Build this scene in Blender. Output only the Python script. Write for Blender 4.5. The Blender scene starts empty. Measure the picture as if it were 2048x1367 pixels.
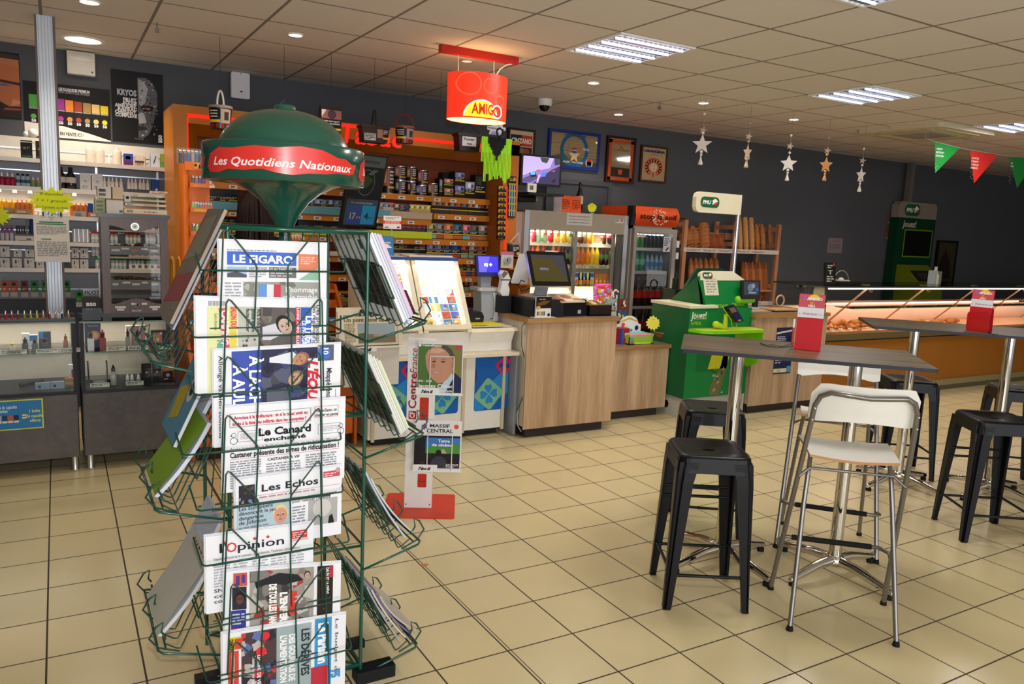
import bpy,bmesh,math,random
from mathutils import Vector,Matrix
random.seed(7)
SC=bpy.context.scene
COL=SC.collection
# camera
FPX=1549.46
YAW,PITCH,ROLL,CAMH=0.5323,-0.14613,0.046015,1.6
def _rot():
 cy,sy=math.cos(YAW),math.sin(YAW)
 f=Vector((sy*math.cos(PITCH),cy*math.cos(PITCH),math.sin(PITCH)))
 r=Vector((cy,-sy,0));u=r.cross(f)
 return(r*math.cos(ROLL)+u*math.sin(ROLL),u*math.cos(ROLL)-r*math.sin(ROLL),f)
CR,CU,CF=_rot()
cam=bpy.data.objects.new('camera',bpy.data.cameras.new('camera'))
COL.objects.link(cam)
cam.data.sensor_width=36;cam.data.lens=FPX/2048*36
cam.data.clip_start=0.05
cam.matrix_world=Matrix(((CR.x,CU.x,-CF.x,0),(CR.y,CU.y,-CF.y,0),(CR.z,CU.z,-CF.z,CAMH),(0,0,0,1)))
SC.camera=cam
# world, lights, exposure
w=bpy.data.worlds.new('world');SC.world=w;w.use_nodes=True
w.node_tree.nodes['Background'].inputs[0].default_value=(0.98,0.98,1.0,1)
w.node_tree.nodes['Background'].inputs[1].default_value=0.50
SC.view_settings.view_transform='Standard';SC.view_settings.look='None'
SC.view_settings.gamma=1;SC.view_settings.exposure=-0.10
SC.view_settings.use_curve_mapping=False
def lamp(name,kind,loc,power,color=(1,1,1),size=.5,sy=None,rot=(0,0,0),spot=None):
 d=bpy.data.lights.new(name,kind);d.energy=power;d.color=color
 if kind=='AREA':
  d.size=size
  if sy:d.shape='RECTANGLE';d.size_y=sy
 else:d.shadow_soft_size=size
 if spot:d.spot_size=spot;d.spot_blend=.6
 o=bpy.data.objects.new(name,d);COL.objects.link(o);o.location=loc;o.rotation_euler=rot
 return o
FLASH=34
fl=lamp('camera_flash','SPOT',(0.02,-0.03,1.76),FLASH*4,(1.0,0.97,0.95),0.025,spot=math.radians(110))
fl.rotation_euler=cam.matrix_world.to_euler()
lamp('added_front_fill','AREA',(1.5,-3.0,1.3),170,(.93,.95,1),6,2.2,rot=(math.radians(100),0,math.radians(-12)))  # added unseen fill behind the camera, tilted up to brighten room and ceiling
ceilcol=(1,.93,.84)
# helpers
def ray(u,v):
 return(CR*((u-1024)/FPX)-CU*((v-683.5)/FPX)+CF)
def at(u,v,x=None,y=None,z=None):
 d=ray(u,v)
 s=x/d.x if x is not None else y/d.y if y is not None else(z-CAMH)/d.z
 return Vector((0,0,CAMH))+d*s
def lin(c):
 c/=255.
 return c/12.92 if c<=.04045 else((c+.055)/1.055)**2.4
def rgb(h):
 if isinstance(h,str):h=(int(h[0:2],16),int(h[2:4],16),int(h[4:6],16))
 return(lin(h[0]),lin(h[1]),lin(h[2]),1)
MATS={}
def mat(h,rough=.5,metal=0.,emit=0.,trans=0.,alpha=1.,spec=None,var=.06,scale=18,coat=0,key=None):
 k=key or(h,rough,metal,emit,trans,alpha,coat,var,scale)
 if k in MATS:return MATS[k]
 m=bpy.data.materials.new('mat_%d'%len(MATS));m.use_nodes=True
 nt=m.node_tree;b=nt.nodes['Principled BSDF']
 c=rgb(h)
 if var and not trans and alpha==1:
  tc=nt.nodes.new('ShaderNodeTexCoord');no=nt.nodes.new('ShaderNodeTexNoise')
  no.inputs['Scale'].default_value=scale;no.inputs['Detail'].default_value=3
  mx=nt.nodes.new('ShaderNodeMix');mx.data_type='RGBA'
  mx.inputs[6].default_value=tuple(x*(1-var)for x in c[:3])+(1,)
  mx.inputs[7].default_value=tuple(min(1,x*(1+var))for x in c[:3])+(1,)
  nt.links.new(tc.outputs['Object'],no.inputs['Vector'])
  nt.links.new(no.outputs['Fac'],mx.inputs[0]);nt.links.new(mx.outputs[2],b.inputs['Base Color'])
 else:b.inputs['Base Color'].default_value=c
 b.inputs['Roughness'].default_value=rough;b.inputs['Metallic'].default_value=metal
 b.inputs['Alpha'].default_value=alpha
 if not metal and rough>=.28:b.inputs['Specular IOR Level'].default_value=.5 if rough<.33 else .22
 b.inputs['Coat Weight'].default_value=coat
 if trans:b.inputs['Transmission Weight'].default_value=trans;b.inputs['IOR'].default_value=1.3
 if emit:b.inputs['Emission Color'].default_value=c;b.inputs['Emission Strength'].default_value=emit
 MATS[k]=m
 return m
def glass_mat():
 if 'glass' in MATS:return MATS['glass']
 m=bpy.data.materials.new('clear_glass');m.use_nodes=True;nt=m.node_tree
 nt.nodes.clear();o=nt.nodes.new('ShaderNodeOutputMaterial');mx=nt.nodes.new('ShaderNodeMixShader')
 t=nt.nodes.new('ShaderNodeBsdfTransparent');t.inputs[0].default_value=(.93,.97,.95,1)
 g=nt.nodes.new('ShaderNodeBsdfGlossy');g.inputs['Roughness'].default_value=.02
 f=nt.nodes.new('ShaderNodeFresnel');f.inputs[0].default_value=1.45
 nt.links.new(f.outputs[0],mx.inputs[0]);nt.links.new(t.outputs[0],mx.inputs[1]);nt.links.new(g.outputs[0],mx.inputs[2])
 nt.links.new(mx.outputs[0],o.inputs[0]);MATS['glass']=m
 return m
def plastic_mat(h='ffffff',a=.35):
 k=('clearplastic',h,a)
 if k in MATS:return MATS[k]
 m=bpy.data.materials.new('clear_plastic');m.use_nodes=True;nt=m.node_tree
 nt.nodes.clear();o=nt.nodes.new('ShaderNodeOutputMaterial');mx=nt.nodes.new('ShaderNodeMixShader')
 t=nt.nodes.new('ShaderNodeBsdfTransparent');g=nt.nodes.new('ShaderNodeBsdfPrincipled')
 g.inputs['Base Color'].default_value=rgb(h);g.inputs['Roughness'].default_value=.15;mx.inputs[0].default_value=a
 nt.links.new(t.outputs[0],mx.inputs[1]);nt.links.new(g.outputs[0],mx.inputs[2]);nt.links.new(mx.outputs[0],o.inputs[0])
 MATS[k]=m
 return m
def wood_mat(key,a,b,scale=(1,1,.06),rough=.5,freq=9.):
 """stretched noise: planks' grain; scale is small along the grain"""
 if key in MATS:return MATS[key]
 m=bpy.data.materials.new(key);m.use_nodes=True;nt=m.node_tree;p=nt.nodes['Principled BSDF']
 tc=nt.nodes.new('ShaderNodeTexCoord');mp=nt.nodes.new('ShaderNodeMapping')
 mp.inputs['Scale'].default_value=tuple(s*freq for s in scale)
 n1=nt.nodes.new('ShaderNodeTexNoise');n1.inputs['Scale'].default_value=1.;n1.inputs['Detail'].default_value=4
 n2=nt.nodes.new('ShaderNodeTexNoise');n2.inputs['Scale'].default_value=7.;n2.inputs['Detail'].default_value=6
 n2.inputs['Distortion'].default_value=.6
 ad=nt.nodes.new('ShaderNodeMath');ad.operation='MULTIPLY_ADD';ad.inputs[1].default_value=.5
 cr=nt.nodes.new('ShaderNodeValToRGB');cr.color_ramp.elements[0].position=.55;cr.color_ramp.elements[1].position=.95
 cr.color_ramp.elements[0].color=rgb(a);cr.color_ramp.elements[1].color=rgb(b)
 L=nt.links.new
 L(tc.outputs['Object'],mp.inputs[0]);L(mp.outputs[0],n1.inputs['Vector']);L(mp.outputs[0],n2.inputs['Vector'])
 L(n2.outputs['Fac'],ad.inputs[0]);L(n1.outputs['Fac'],ad.inputs[2]);L(ad.outputs[0],cr.inputs[0]);L(cr.outputs[0],p.inputs['Base Color'])
 p.inputs['Roughness'].default_value=rough
 MATS[key]=m
 return m
def grid_mat(key,base,line,t,ox,oy,half,rough,linerough=.8,noise=5.,var=.08,split=None):
 """square grid in world metres on a horizontal plane"""
 m=bpy.data.materials.new(key);m.use_nodes=True;nt=m.node_tree;p=nt.nodes['Principled BSDF'];L=nt.links.new
 tc=nt.nodes.new('ShaderNodeTexCoord');sp=nt.nodes.new('ShaderNodeSeparateXYZ');L(tc.outputs['Object'],sp.inputs[0])
 def M(op,a,b=None,c=None):
  n=nt.nodes.new('ShaderNodeMath');n.operation=op
  for i,x in enumerate((a,b,c)):
   if x is None:continue
   if hasattr(x,'default_value')or hasattr(x,'links'):L(x,n.inputs[i])
   else:n.inputs[i].default_value=x
  return n.outputs[0]
 X,Y=sp.outputs[0],sp.outputs[1]
 if split:
  s=M('LESS_THAN',X,split[0])
  oxn=M('MULTIPLY_ADD',s,split[1]-ox,ox);oyn=M('MULTIPLY_ADD',s,split[2]-oy,oy)
 else:oxn,oyn=ox,oy
 def dist(c,o):
  q=M('DIVIDE',M('SUBTRACT',c,o),t)
  return M('ABSOLUTE',M('SUBTRACT',M('FRACT',M('ADD',q,.5)),.5))
 d=M('MINIMUM',dist(X,oxn),dist(Y,oyn));g=M('LESS_THAN',d,half/t)
 if split:
  g=M('MAXIMUM',g,M('LESS_THAN',M('ABSOLUTE',M('SUBTRACT',X,ox+.014)),.002))
 wn=nt.nodes.new('ShaderNodeTexWhiteNoise');wn.noise_dimensions='2D'
 cv=nt.nodes.new('ShaderNodeCombineXYZ');L(M('FLOOR',M('DIVIDE',M('SUBTRACT',X,oxn),t)),cv.inputs[0]);L(M('FLOOR',M('DIVIDE',M('SUBTRACT',Y,oyn),t)),cv.inputs[1])
 L(cv.outputs[0],wn.inputs[0])
 no=nt.nodes.new('ShaderNodeTexNoise');no.inputs['Scale'].default_value=noise;no.inputs['Detail'].default_value=5;L(tc.outputs['Object'],no.inputs['Vector'])
 v=M('MULTIPLY_ADD',wn.outputs[0],.35,M('MULTIPLY',no.outputs['Fac'],.65))
 c=rgb(base);mx=nt.nodes.new('ShaderNodeMix');mx.data_type='RGBA'
 mx.inputs[6].default_value=tuple(x*(1-var)for x in c[:3])+(1,);mx.inputs[7].default_value=tuple(x*(1+var)for x in c[:3])+(1,)
 L(v,mx.inputs[0])
 m2=nt.nodes.new('ShaderNodeMix');m2.data_type='RGBA';L(g,m2.inputs[0]);L(mx.outputs[2],m2.inputs[6]);m2.inputs[7].default_value=rgb(line)
 L(m2.outputs[2],p.inputs['Base Color'])
 L(M('MULTIPLY_ADD',g,linerough-rough,rough),p.inputs['Roughness'])
 MATS[key]=m
 return m
 # text as mesh
_TX={}
def text_data(s,bold,ital):
 k=(s,bold,ital)
 if k in _TX:return _TX[k]
 cu=bpy.data.curves.new('t','FONT');cu.body=s;cu.size=1;cu.offset=bold;cu.shear=ital;cu.resolution_u=2
 o=bpy.data.objects.new('t',cu);COL.objects.link(o)
 bpy.context.view_layer.update()
 me=bpy.data.meshes.new_from_object(o.evaluated_get(bpy.context.evaluated_depsgraph_get()))
 vs=[v.co.copy()for v in me.vertices];fs=[tuple(p.vertices)for p in me.polygons]
 if bold:
  nb={}
  for e in me.edges:
   a,b=e.vertices;nb.setdefault(a,[]).append(b);nb.setdefault(b,[]).append(a)
  for i,n in nb.items():
   if min((vs[i]-vs[j]).length for j in n)>.6 or vs[i].y>1.1 or vs[i].y<-.4:
    ok=sorted(n,key=lambda j:(vs[i]-vs[j]).length)[-2:];ok=[j for j in n if-.35<vs[j].y<1.05]or n
    vs[i]=sum((vs[j]for j in ok),Vector())/len(ok)
 bpy.data.objects.remove(o);bpy.data.curves.remove(cu);bpy.data.meshes.remove(me)
 x0=min((v.x for v in vs),default=0);x1=max((v.x for v in vs),default=1)
 _TX[k]=(vs,fs,x0,x1)
 return _TX[k]
class Fr:
 """a flat frame: origin, right, up; n points out of the printed side"""
 def __init__(s,o,ux,uy):
  s.o=Vector(o);s.ux=Vector(ux).normalized();s.uy=Vector(uy).normalized();s.n=s.ux.cross(s.uy)
 def p(s,a,b,e=0.):return s.o+s.ux*a+s.uy*b+s.n*e
class G:
 """collects geometry in world coordinates; becomes ONE mesh object"""
 def __init__(s):s.v=[];s.f=[];s.m=[];s.ms=[];s.sm=[]
 def mi(s,m):
  if isinstance(m,(str,tuple)):m=mat(m)
  if m not in s.ms:s.ms.append(m)
  return s.ms.index(m)
 def add(s,vs,fs,m,smooth=False):
  b=len(s.v);s.v+=[Vector(v)for v in vs];i=s.mi(m)
  for f in fs:s.f.append(tuple(b+k for k in f));s.m.append(i);s.sm.append(smooth)
  return s
 def box(s,x0,x1,y0,y1,z0,z1,m):
  if x0>x1:x0,x1=x1,x0
  if y0>y1:y0,y1=y1,y0
  if z0>z1:z0,z1=z1,z0
  v=[(x,y,z)for z in(z0,z1)for y in(y0,y1)for x in(x0,x1)]
  return s.add(v,[(0,2,3,1),(4,5,7,6),(0,1,5,4),(2,6,7,3),(0,4,6,2),(1,3,7,5)],m)
 def fbox(s,fr,a0,a1,b0,b1,e0,e1,m):
  v=[fr.p(a,b,e)for e in(e0,e1)for b in(b0,b1)for a in(a0,a1)]
  return s.add(v,[(0,2,3,1),(4,5,7,6),(0,1,5,4),(2,6,7,3),(0,4,6,2),(1,3,7,5)],m)
 def rbox(s,fr,a0,a1,b0,b1,e0,e1,r,m,seg=5,front=None):
  """slab with rounded corners in the frame plane"""
  pts=rrect(a0,b0,a1,b1,r,seg)
  return s.prism(fr,pts,e0,e1,m,front)
 def prism(s,fr,pts,e0,e1,m,front=None):
  n=len(pts);lo=[fr.p(a,b,e0)for a,b in pts];hi=[fr.p(a,b,e1)for a,b in pts]
  s.add(lo+hi,[tuple(reversed(range(n)))]+[(i,(i+1)%n,n+(i+1)%n,n+i)for i in range(n)],m)
  s.add(hi,[tuple(range(n))],front or m)
  return s
 def rect(s,fr,a0,b0,a1,b1,m,e=.0012,res=None):
  if res:
   na=max(1,int(abs(a1-a0)/res));nb=max(1,int(abs(b1-b0)/res))
   v=[fr.p(a0+(a1-a0)*i/na,b0+(b1-b0)*j/nb,e)for j in range(nb+1)for i in range(na+1)]
   return s.add(v,[(j*(na+1)+i,j*(na+1)+i+1,(j+1)*(na+1)+i+1,(j+1)*(na+1)+i)for j in range(nb)for i in range(na)],m)
  return s.add([fr.p(a0,b0,e),fr.p(a1,b0,e),fr.p(a1,b1,e),fr.p(a0,b1,e)],[(0,1,2,3)],m)
 def poly(s,fr,pts,m,e=.0012):
  return s.add([fr.p(a,b,e)for a,b in pts],[tuple(range(len(pts)))],m)
 def disc(s,fr,a,b,r,m,e=.0015,n=20,ry=None):
  ry=ry or r
  return s.poly(fr,[(a+r*math.cos(2*math.pi*i/n),b+ry*math.sin(2*math.pi*i/n))for i in range(n)],m,e)
 def ring(s,fr,a,b,r0,r1,m,e=.0015,n=28,ky=1.):
  v=[fr.p(a+r*math.cos(2*math.pi*i/n),b+ky*r*math.sin(2*math.pi*i/n),e)for i in range(n)for r in(r0,r1)]
  return s.add(v,[(2*i,2*i+1,(2*i+3)%(2*n),(2*i+2)%(2*n))for i in range(n)],m)
 def text(s,fr,t,a,b,h,m,e=.0022,w=None,al='l',bold=0.,ital=0.,ang=0.):
  vs,fs,x0,x1=text_data(t,bold,ital)
  k=h/.73;kx=k
  if w:kx=w/(x1-x0)
  wd=(x1-x0)*kx;sh={'l':0,'c':-wd/2,'r':-wd}[al]
  ca,sa=math.cos(ang),math.sin(ang)
  pts=[]
  for v in vs:
   x=(v.x-x0)*kx+sh;y=v.y*k
   pts.append(fr.p(a+x*ca-y*sa,b+x*sa+y*ca,e))
  return s.add(pts,fs,m)
 def lines(s,fr,a0,b0,a1,b1,n,m,e=.0014,fill=.5,rnd=None):
  """rows of tiny unreadable print"""
  rnd=rnd or random.Random(int((a0+b0*3+b1)*1e4)+n)
  st=(b1-b0)/n
  for i in range(n):
   y=b1-st*(i+1)+st*(1-fill)/2;x=a0;end=a1 if i<n-1 else a0+(a1-a0)*.7
   while x<end-st*.5:
    wd=rnd.uniform(.8,3.2)*st
    s.rect(fr,x,y,min(x+wd,end),y+st*fill,m,e);x+=wd+st*.45
  return s
 def cyl(s,p0,p1,r,m,n=14,r1=None,cap=True,smooth=True):
  return s.tube([p0,p1],[r,r if r1 is None else r1],m,n,cap,smooth)
 def tube(s,path,r,m,n=8,cap=True,smooth=True,closed=False):
  P=[Vector(p)for p in path];k=len(P)
  rs=r if isinstance(r,(list,tuple))else[r]*k
  vs=[];prev=None
  for i,p in enumerate(P):
   if closed:d=(P[(i+1)%k]-P[i-1]).normalized()
   elif i==0:d=(P[1]-p).normalized()
   elif i==k-1:d=(p-P[i-1]).normalized()
   else:
    d=((p-P[i-1]).normalized()+(P[i+1]-p).normalized())
    d=d.normalized()if d.length>1e-6 else(P[i+1]-p).normalized()
   if prev is None:
    a=Vector((0,0,1))if abs(d.z)<.9 else Vector((1,0,0));a=(a-d*a.dot(d)).normalized()
   else:
    a=prev-d*prev.dot(d);a=a.normalized()if a.length>1e-6 else Vector((1,0,0))
   prev=a;b=d.cross(a)
   vs+=[p+(a*math.cos(2*math.pi*j/n)+b*math.sin(2*math.pi*j/n))*rs[i]for j in range(n)]
  fs=[]
  for i in range(k if closed else k-1):
   i2=(i+1)%k
   fs+=[(i*n+j,i*n+(j+1)%n,i2*n+(j+1)%n,i2*n+j)for j in range(n)]
  s.add(vs,fs,m,smooth)
  if cap and not closed:s.add(vs[:n],[tuple(reversed(range(n)))],m);s.add(vs[-n:],[tuple(range(n))],m)
  return s
 def lathe(s,c,prof,m,n=24,smooth=True,cap=True,kx=1.,ky=1.):
  """prof: (r, z) pairs bottom to top"""
  c=Vector(c);vs=[]
  for r,z in prof:vs+=[c+Vector((kx*r*math.cos(2*math.pi*j/n),ky*r*math.sin(2*math.pi*j/n),z))for j in range(n)]
  fs=[(i*n+j,i*n+(j+1)%n,(i+1)*n+(j+1)%n,(i+1)*n+j)for i in range(len(prof)-1)for j in range(n)]
  s.add(vs,fs,m,smooth)
  if not cap:return s
  if prof[0][0]>1e-4:s.add(vs[:n],[tuple(reversed(range(n)))],m)
  if prof[-1][0]>1e-4:s.add(vs[-n:],[tuple(range(n))],m)
  return s
 def ball(s,c,r,m,n=12,k=(1,1,1)):
  c=Vector(c);h=n//2;vs=[];fs=[]
  for i in range(h+1):
   t=math.pi*i/h
   for j in range(n):
    a=2*math.pi*j/n;vs.append(c+Vector((k[0]*r*math.sin(t)*math.cos(a),k[1]*r*math.sin(t)*math.sin(a),-k[2]*r*math.cos(t))))
  for i in range(h):
   for j in range(n):fs.append((i*n+j,i*n+(j+1)%n,(i+1)*n+(j+1)%n,(i+1)*n+j))
  return s.add(vs,fs,m,True)
 def warp(s,fn):
  s.v=[fn(v)for v in s.v];return s
 def obj(s,name,parent=None,**kw):
  me=bpy.data.meshes.new(name)
  inv=WM[parent].inverted()if parent is not None else None
  if parent is None and s.v and 'org' not in kw:
   xs=[v.x for v in s.v];ys=[v.y for v in s.v];zs=[v.z for v in s.v]
   org=Vector(((min(xs)+max(xs))/2,(min(ys)+max(ys))/2,min(zs)))
   inv=Matrix.Translation(-org)
  elif parent is None:org=Vector(kw.pop('org'));inv=Matrix.Translation(-org)
  me.from_pydata([inv@v for v in s.v],[],s.f)
  for m in s.ms:me.materials.append(m)
  me.polygons.foreach_set('material_index',s.m);me.polygons.foreach_set('use_smooth',s.sm)
  me.update()
  o=bpy.data.objects.new(name,me);COL.objects.link(o)
  if parent is not None:o.parent=parent;WM[o]=WM[parent].copy()
  else:o.location=org;WM[o]=Matrix.Translation(org)
  setp(o,kw)
  return o
WM={}
def setp(o,kw):
 for k,v in kw.items():
  if k=='cat':k='category'
  if v:o[k]=v
def thing(name,label,cat,loc,rz=0,group=None,kind=None):
 o=bpy.data.objects.new(name,None);COL.objects.link(o);o.empty_display_size=.1
 M=Matrix.Translation(Vector(loc))@Matrix.Rotation(rz,4,'Z')
 o.location=loc;o.rotation_euler=(0,0,rz);WM[o]=M
 setp(o,dict(label=label,cat=cat,group=group,kind=kind))
 return o
def dup(root,loc,rz=0.,label=None,group=None,scale=None,rot=None):
 def cp(o,par):
  c=o.copy();COL.objects.link(c)
  if par:c.parent=par
  for ch in[x for x in KIDS.get(o,[])]:KIDS.setdefault(c,[]).append(cp(ch,c))
  return c
 r=cp(root,None);r.location=loc;r.rotation_euler=rot or(0,0,rz)
 if scale:r.scale=scale
 if label:r['label']=label
 if group:r['group']=group
 return r
KIDS={}
def kids(root):
 bpy.context.view_layer.update()
 for o in[root]+list(root.children_recursive):KIDS[o]=list(o.children)
 return root
def rrect(a0,b0,a1,b1,r,seg=5):
 P=[]
 for cx,cy,t in((a1-r,b0+r,-90),(a1-r,b1-r,0),(a0+r,b1-r,90),(a0+r,b0+r,180)):
  for i in range(seg+1):
   a=math.radians(t+90*i/seg);P.append((cx+r*math.cos(a),cy+r*math.sin(a)))
 return P
def star_pts(a,b,r1,r0,n,rot=0.,ky=1.,jit=0.,rnd=None):
 P=[]
 for i in range(2*n):
  r=r1 if i%2==0 else r0
  if jit:r*=1+(rnd or random).uniform(-jit,jit)
  t=rot+math.pi*i/n;P.append((a+r*math.sin(t),b+ky*r*math.cos(t)))
 return P
def FX(x0,y,z0):return Fr((x0,y,z0),(1,0,0),(0,0,1))
ORD=['first','second','third','fourth','fifth','sixth','seventh','eighth','ninth','tenth','eleventh','twelfth','thirteenth','fourteenth','fifteenth','sixteenth','seventeenth','eighteenth','nineteenth','twentieth']
def orde(i):return ORD[i]if i<20 else 'twenty-'+ORD[i-20]if i<29 else 'far right'
def lerp(a,b,t):return a+(b-a)*t
WHITE,BLACK='000000','000000'
# the room
CZ=2.788;WY=7.1;CX0,CY0=2.956,3.299
floor_m=grid_mat('floor_tiles','cfc094','3c2e26',.29968,1.4341,2.6597,.0033,.24,split=(.83,-.086,3.0345))
ceil_m=grid_mat('ceiling_panels','d6cfc6','7d756b',.6,CX0,CY0,.0095,.85,.7,noise=2.,var=.04)
wall_m=mat('53565b',.75,var=.05,scale=3)
XL,XR,YF=-3.2,17.0,-3.4
def struct(name,g):
 o=g.obj(name,kind='structure',org=(0,0,0));return o
g=G();g.box(XL,XR,YF,WY,-.05,0,floor_m);struct('floor',g)
g=G();g.box(XL,XR,YF,WY,CZ,CZ+.05,ceil_m);struct('ceiling',g)
g=G();g.box(XL,XR,WY,WY+.12,0,CZ,wall_m);struct('wall_back',g)
g=G();g.box(XL-.12,XL,YF,WY,0,CZ,mat('8d9094',.8));struct('wall_left',g)
g=G();g.box(XR,XR+.12,YF,WY,0,CZ,wall_m);struct('wall_right',g)
dl=at(1118,400,y=WY);dr=at(1222,365,y=WY)
g=G();dm=mat('45494e',.6);x0,x1,z1=at(1090,380,y=WY).x,dr.x,dr.z
g.box(x0,x0+.05,WY-.03,WY,0,z1,dm);g.box(x1-.05,x1,WY-.03,WY,0,z1,dm);g.box(x0+.05,x1-.05,WY-.03,WY,z1-.05,z1,dm)
g.box(x0+.05,x1-.05,WY-.012,WY,0,z1-.05,mat('3f454b',.55));struct('door_1',g)
g=G();g.box(XL,XR,WY-.012,WY,0,.08,mat('8a7b62',.6));struct('baseboard_back',g)
# ceiling fixtures
def cellof(u,v):
 p=at(u,v,z=CZ);i=math.floor((p.x-CX0)/.6);j=math.floor((p.y-CY0)/.6)
 return CX0+.6*i,CY0+.6*j
alu=mat('c9ccd0',.18,1.0,var=0);white_s=mat('e9e7e2',.5)
tube_m=mat('dfe4ff',emit=9,var=0)
lbls={0:'louvred ceiling light nearest the hanging red lamp',1:'louvred ceiling light left of the air conditioning cassette',2:'far louvred ceiling light behind the air conditioning cassette',3:'louvred ceiling light cut off by the top edge of the photo'}
for k,(u,v)in enumerate([(1256,90),(1730,190),(2012,263),(1730,2)]):
 x,y=cellof(u,v)
 t=thing('ceiling_light',lbls[k],'ceiling light',(x+.3,y+.3,CZ-.012),group='louvred ceiling lights')
 g=G();g.box(x,x+.6,y,y+.02,CZ-.012,CZ,white_s);g.box(x,x+.6,y+.58,y+.6,CZ-.012,CZ,white_s)
 g.box(x,x+.02,y+.02,y+.58,CZ-.012,CZ,white_s);g.box(x+.58,x+.6,y+.02,y+.58,CZ-.012,CZ,white_s);g.obj('frame',t)
 g=G();g.box(x+.02,x+.58,y+.02,y+.58,CZ-.002,CZ-.0005,mat('6a675f',.3,.6,var=0));g.obj('reflector',t)
 for i in range(4):
  yy_=y+.09+.14*i
  g=G();g.cyl((x+.03,yy_,CZ-.014),(x+.57,yy_,CZ-.014),.007,tube_m,8);g.obj('tube',t)
 g=G()
 for i in range(1,15):g.box(x+.02+.04*i-.0012,x+.02+.04*i+.0012,y+.02,y+.58,CZ-.011,CZ-.003,alu)
 for i in range(1,4):g.box(x+.02,x+.58,y+.02+.14*i-.012,y+.02+.14*i+.012,CZ-.010,CZ-.003,alu)
 g.obj('louvre',t)
 lamp('ceiling_light_lamp','AREA',(x+.3,y+.3,CZ-.03),20,(1,.95,.90),.5)
dlab=['large round downlight over the vape shelves','small downlight at the top left edge of the photo','downlight above the green newspaper rack dome','downlight beside the hanging red lamp','downlight between the red lamp and the louvred light','downlight above the framed mirrors','downlight in front of the leftmost hanging star','downlight above the third hanging star','downlight right of the last hanging star']
for k,(u,v,r)in enumerate([(166,79,.115),(179,3,.05),(591,69,.042),(934,121,.04),(1187,165,.042),(1237,228,.042),(1407,205,.042),(1588,238,.042),(1742,267,.042)]):
 p=at(u,v,z=CZ)
 t=thing('downlight',dlab[k],'ceiling light',(p.x,p.y,CZ-.008),group='recessed downlights')
 g=G();g.lathe((p.x,p.y,CZ-.008),[(r,.008),(r,0),(r*1.22,0),(r*1.25,.008)],white_s if k!=3 else mat('a8a6a0',.4),24,cap=False);g.obj('ring',t)
 g=G();g.lathe((p.x,p.y,CZ-.006),[(r,0),(r,.002)],mat('fff0dc',emit=14 if k!=3 else .6,var=0),24);g.obj('bulb',t)
 if k!=3:lamp('downlight_lamp','SPOT',(p.x,p.y,CZ-.03),30 if k else 70,(1,.86,.70),r,spot=math.radians(125))
p=at(1089,212,z=CZ-.06)
t=thing('security_camera','white dome security camera on the ceiling above the framed mirrors','camera',(p.x,p.y,CZ-.07))
g=G();g.lathe((p.x,p.y,CZ-.06),[(.062,0),(.068,.01),(.07,.06)],mat('dcdcd8',.4),24);g.obj('housing',t)
g=G();g.lathe((p.x,p.y,CZ-.06),[(.0,-.05),(.03,-.042),(.045,-.02),(.05,0)],mat('0c0c10',.08,var=0),20);g.obj('dome',t)
for u,v,lb in((314,45,'small ceiling sprinkler hook in the panel joint above the black masked poster'),(1320,205,'small grey hook hanging from the ceiling left of the hanging stars')):
 p=at(u,v,z=CZ);g=G();g.cyl((p.x,p.y,CZ-.05),(p.x,p.y,CZ),.004,mat('77736c',.4),6);g.box(p.x-.012,p.x+.012,p.y-.01,p.y+.01,CZ-.06,CZ-.035,mat('77736c',.4))
 tg=g.obj('ceiling_hook',label=lb,cat='hook')
a,b_=at(1755,212,z=CZ-.03),at(1880,242,z=CZ-.03)
cx_,cy_=CX0+.6*math.ceil((a.x-CX0)/.6),at(1880,242,z=CZ).y
x0=at(1757,212,z=CZ).x;y0=cy_;s_=.95;x0=at(1885,243,z=CZ).x-.0
ac=mat('c9bfa2',.5)
t=thing('air_conditioner','square beige air conditioning cassette in the ceiling','air conditioner',(x0+s_/2,y0+s_/2,CZ-.04))
fr=Fr((x0,y0,CZ-.03),(1,0,0),(0,1,0))
g=G();g.rbox(fr,0,s_,0,s_,-.012,.03,.06,ac);g.obj('panel',t)
g=G();g.box(x0+.25,x0+s_-.25,y0+.25,y0+s_-.25,CZ-.05,CZ-.042,mat('a9a296',.6))
for i in range(12):g.box(x0+.26,x0+s_-.26,y0+.27+i*.035,y0+.275+i*.035,CZ-.054,CZ-.05,mat('8d8678',.6))
g.obj('grille',t)
for k in range(4):
 g=G();c=(x0+s_/2,y0+s_/2)
 if k%2:sy=.36*(1 if k==1 else-1);g.box(c[0]-.3,c[0]+.3,c[1]+sy-.04,c[1]+sy+.04,CZ-.052,CZ-.042,mat('b8ac8c',.5))
 else:sx=.36*(1 if k==0 else-1);g.box(c[0]+sx-.04,c[0]+sx+.04,c[1]-.3,c[1]+.3,CZ-.052,CZ-.042,mat('b8ac8c',.5))
 g.obj('air_flap',t)
ra,rb=at(880,98,z=CZ-.03),at(1034,124,z=CZ-.03)
dd=(rb-ra);yr=(ra.y+rb.y)/2
red_m=mat('b3261c',.4)
g=G();g.box(ra.x,rb.x,yr-.025,yr+.025,CZ-.05,CZ,red_m);g.obj('lamp_rail',label='long red rail on the ceiling carrying the hanging lamp',cat='rail')
p0,p1=at(899,147,y=yr),at(1011,158,y=yr);zt=(p0.z+p1.z)/2;zb=at(900,236,y=yr).z;xm=(p0.x+p1.x)/2;W=(p1.x-p0.x)/2
t=thing('hanging_sign_lamp','glowing red oval sign lamp hanging from the ceiling rail','lamp',(xm,yr,zb))
n=40;ang=[2*math.pi*i/n for i in range(n)]
def oval(k,z):return[(xm+W*k*math.cos(a),yr+.16*k*math.sin(a),z)for a in ang]
shade=mat('e8341c',.35,emit=.9,var=0);g=G()
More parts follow.
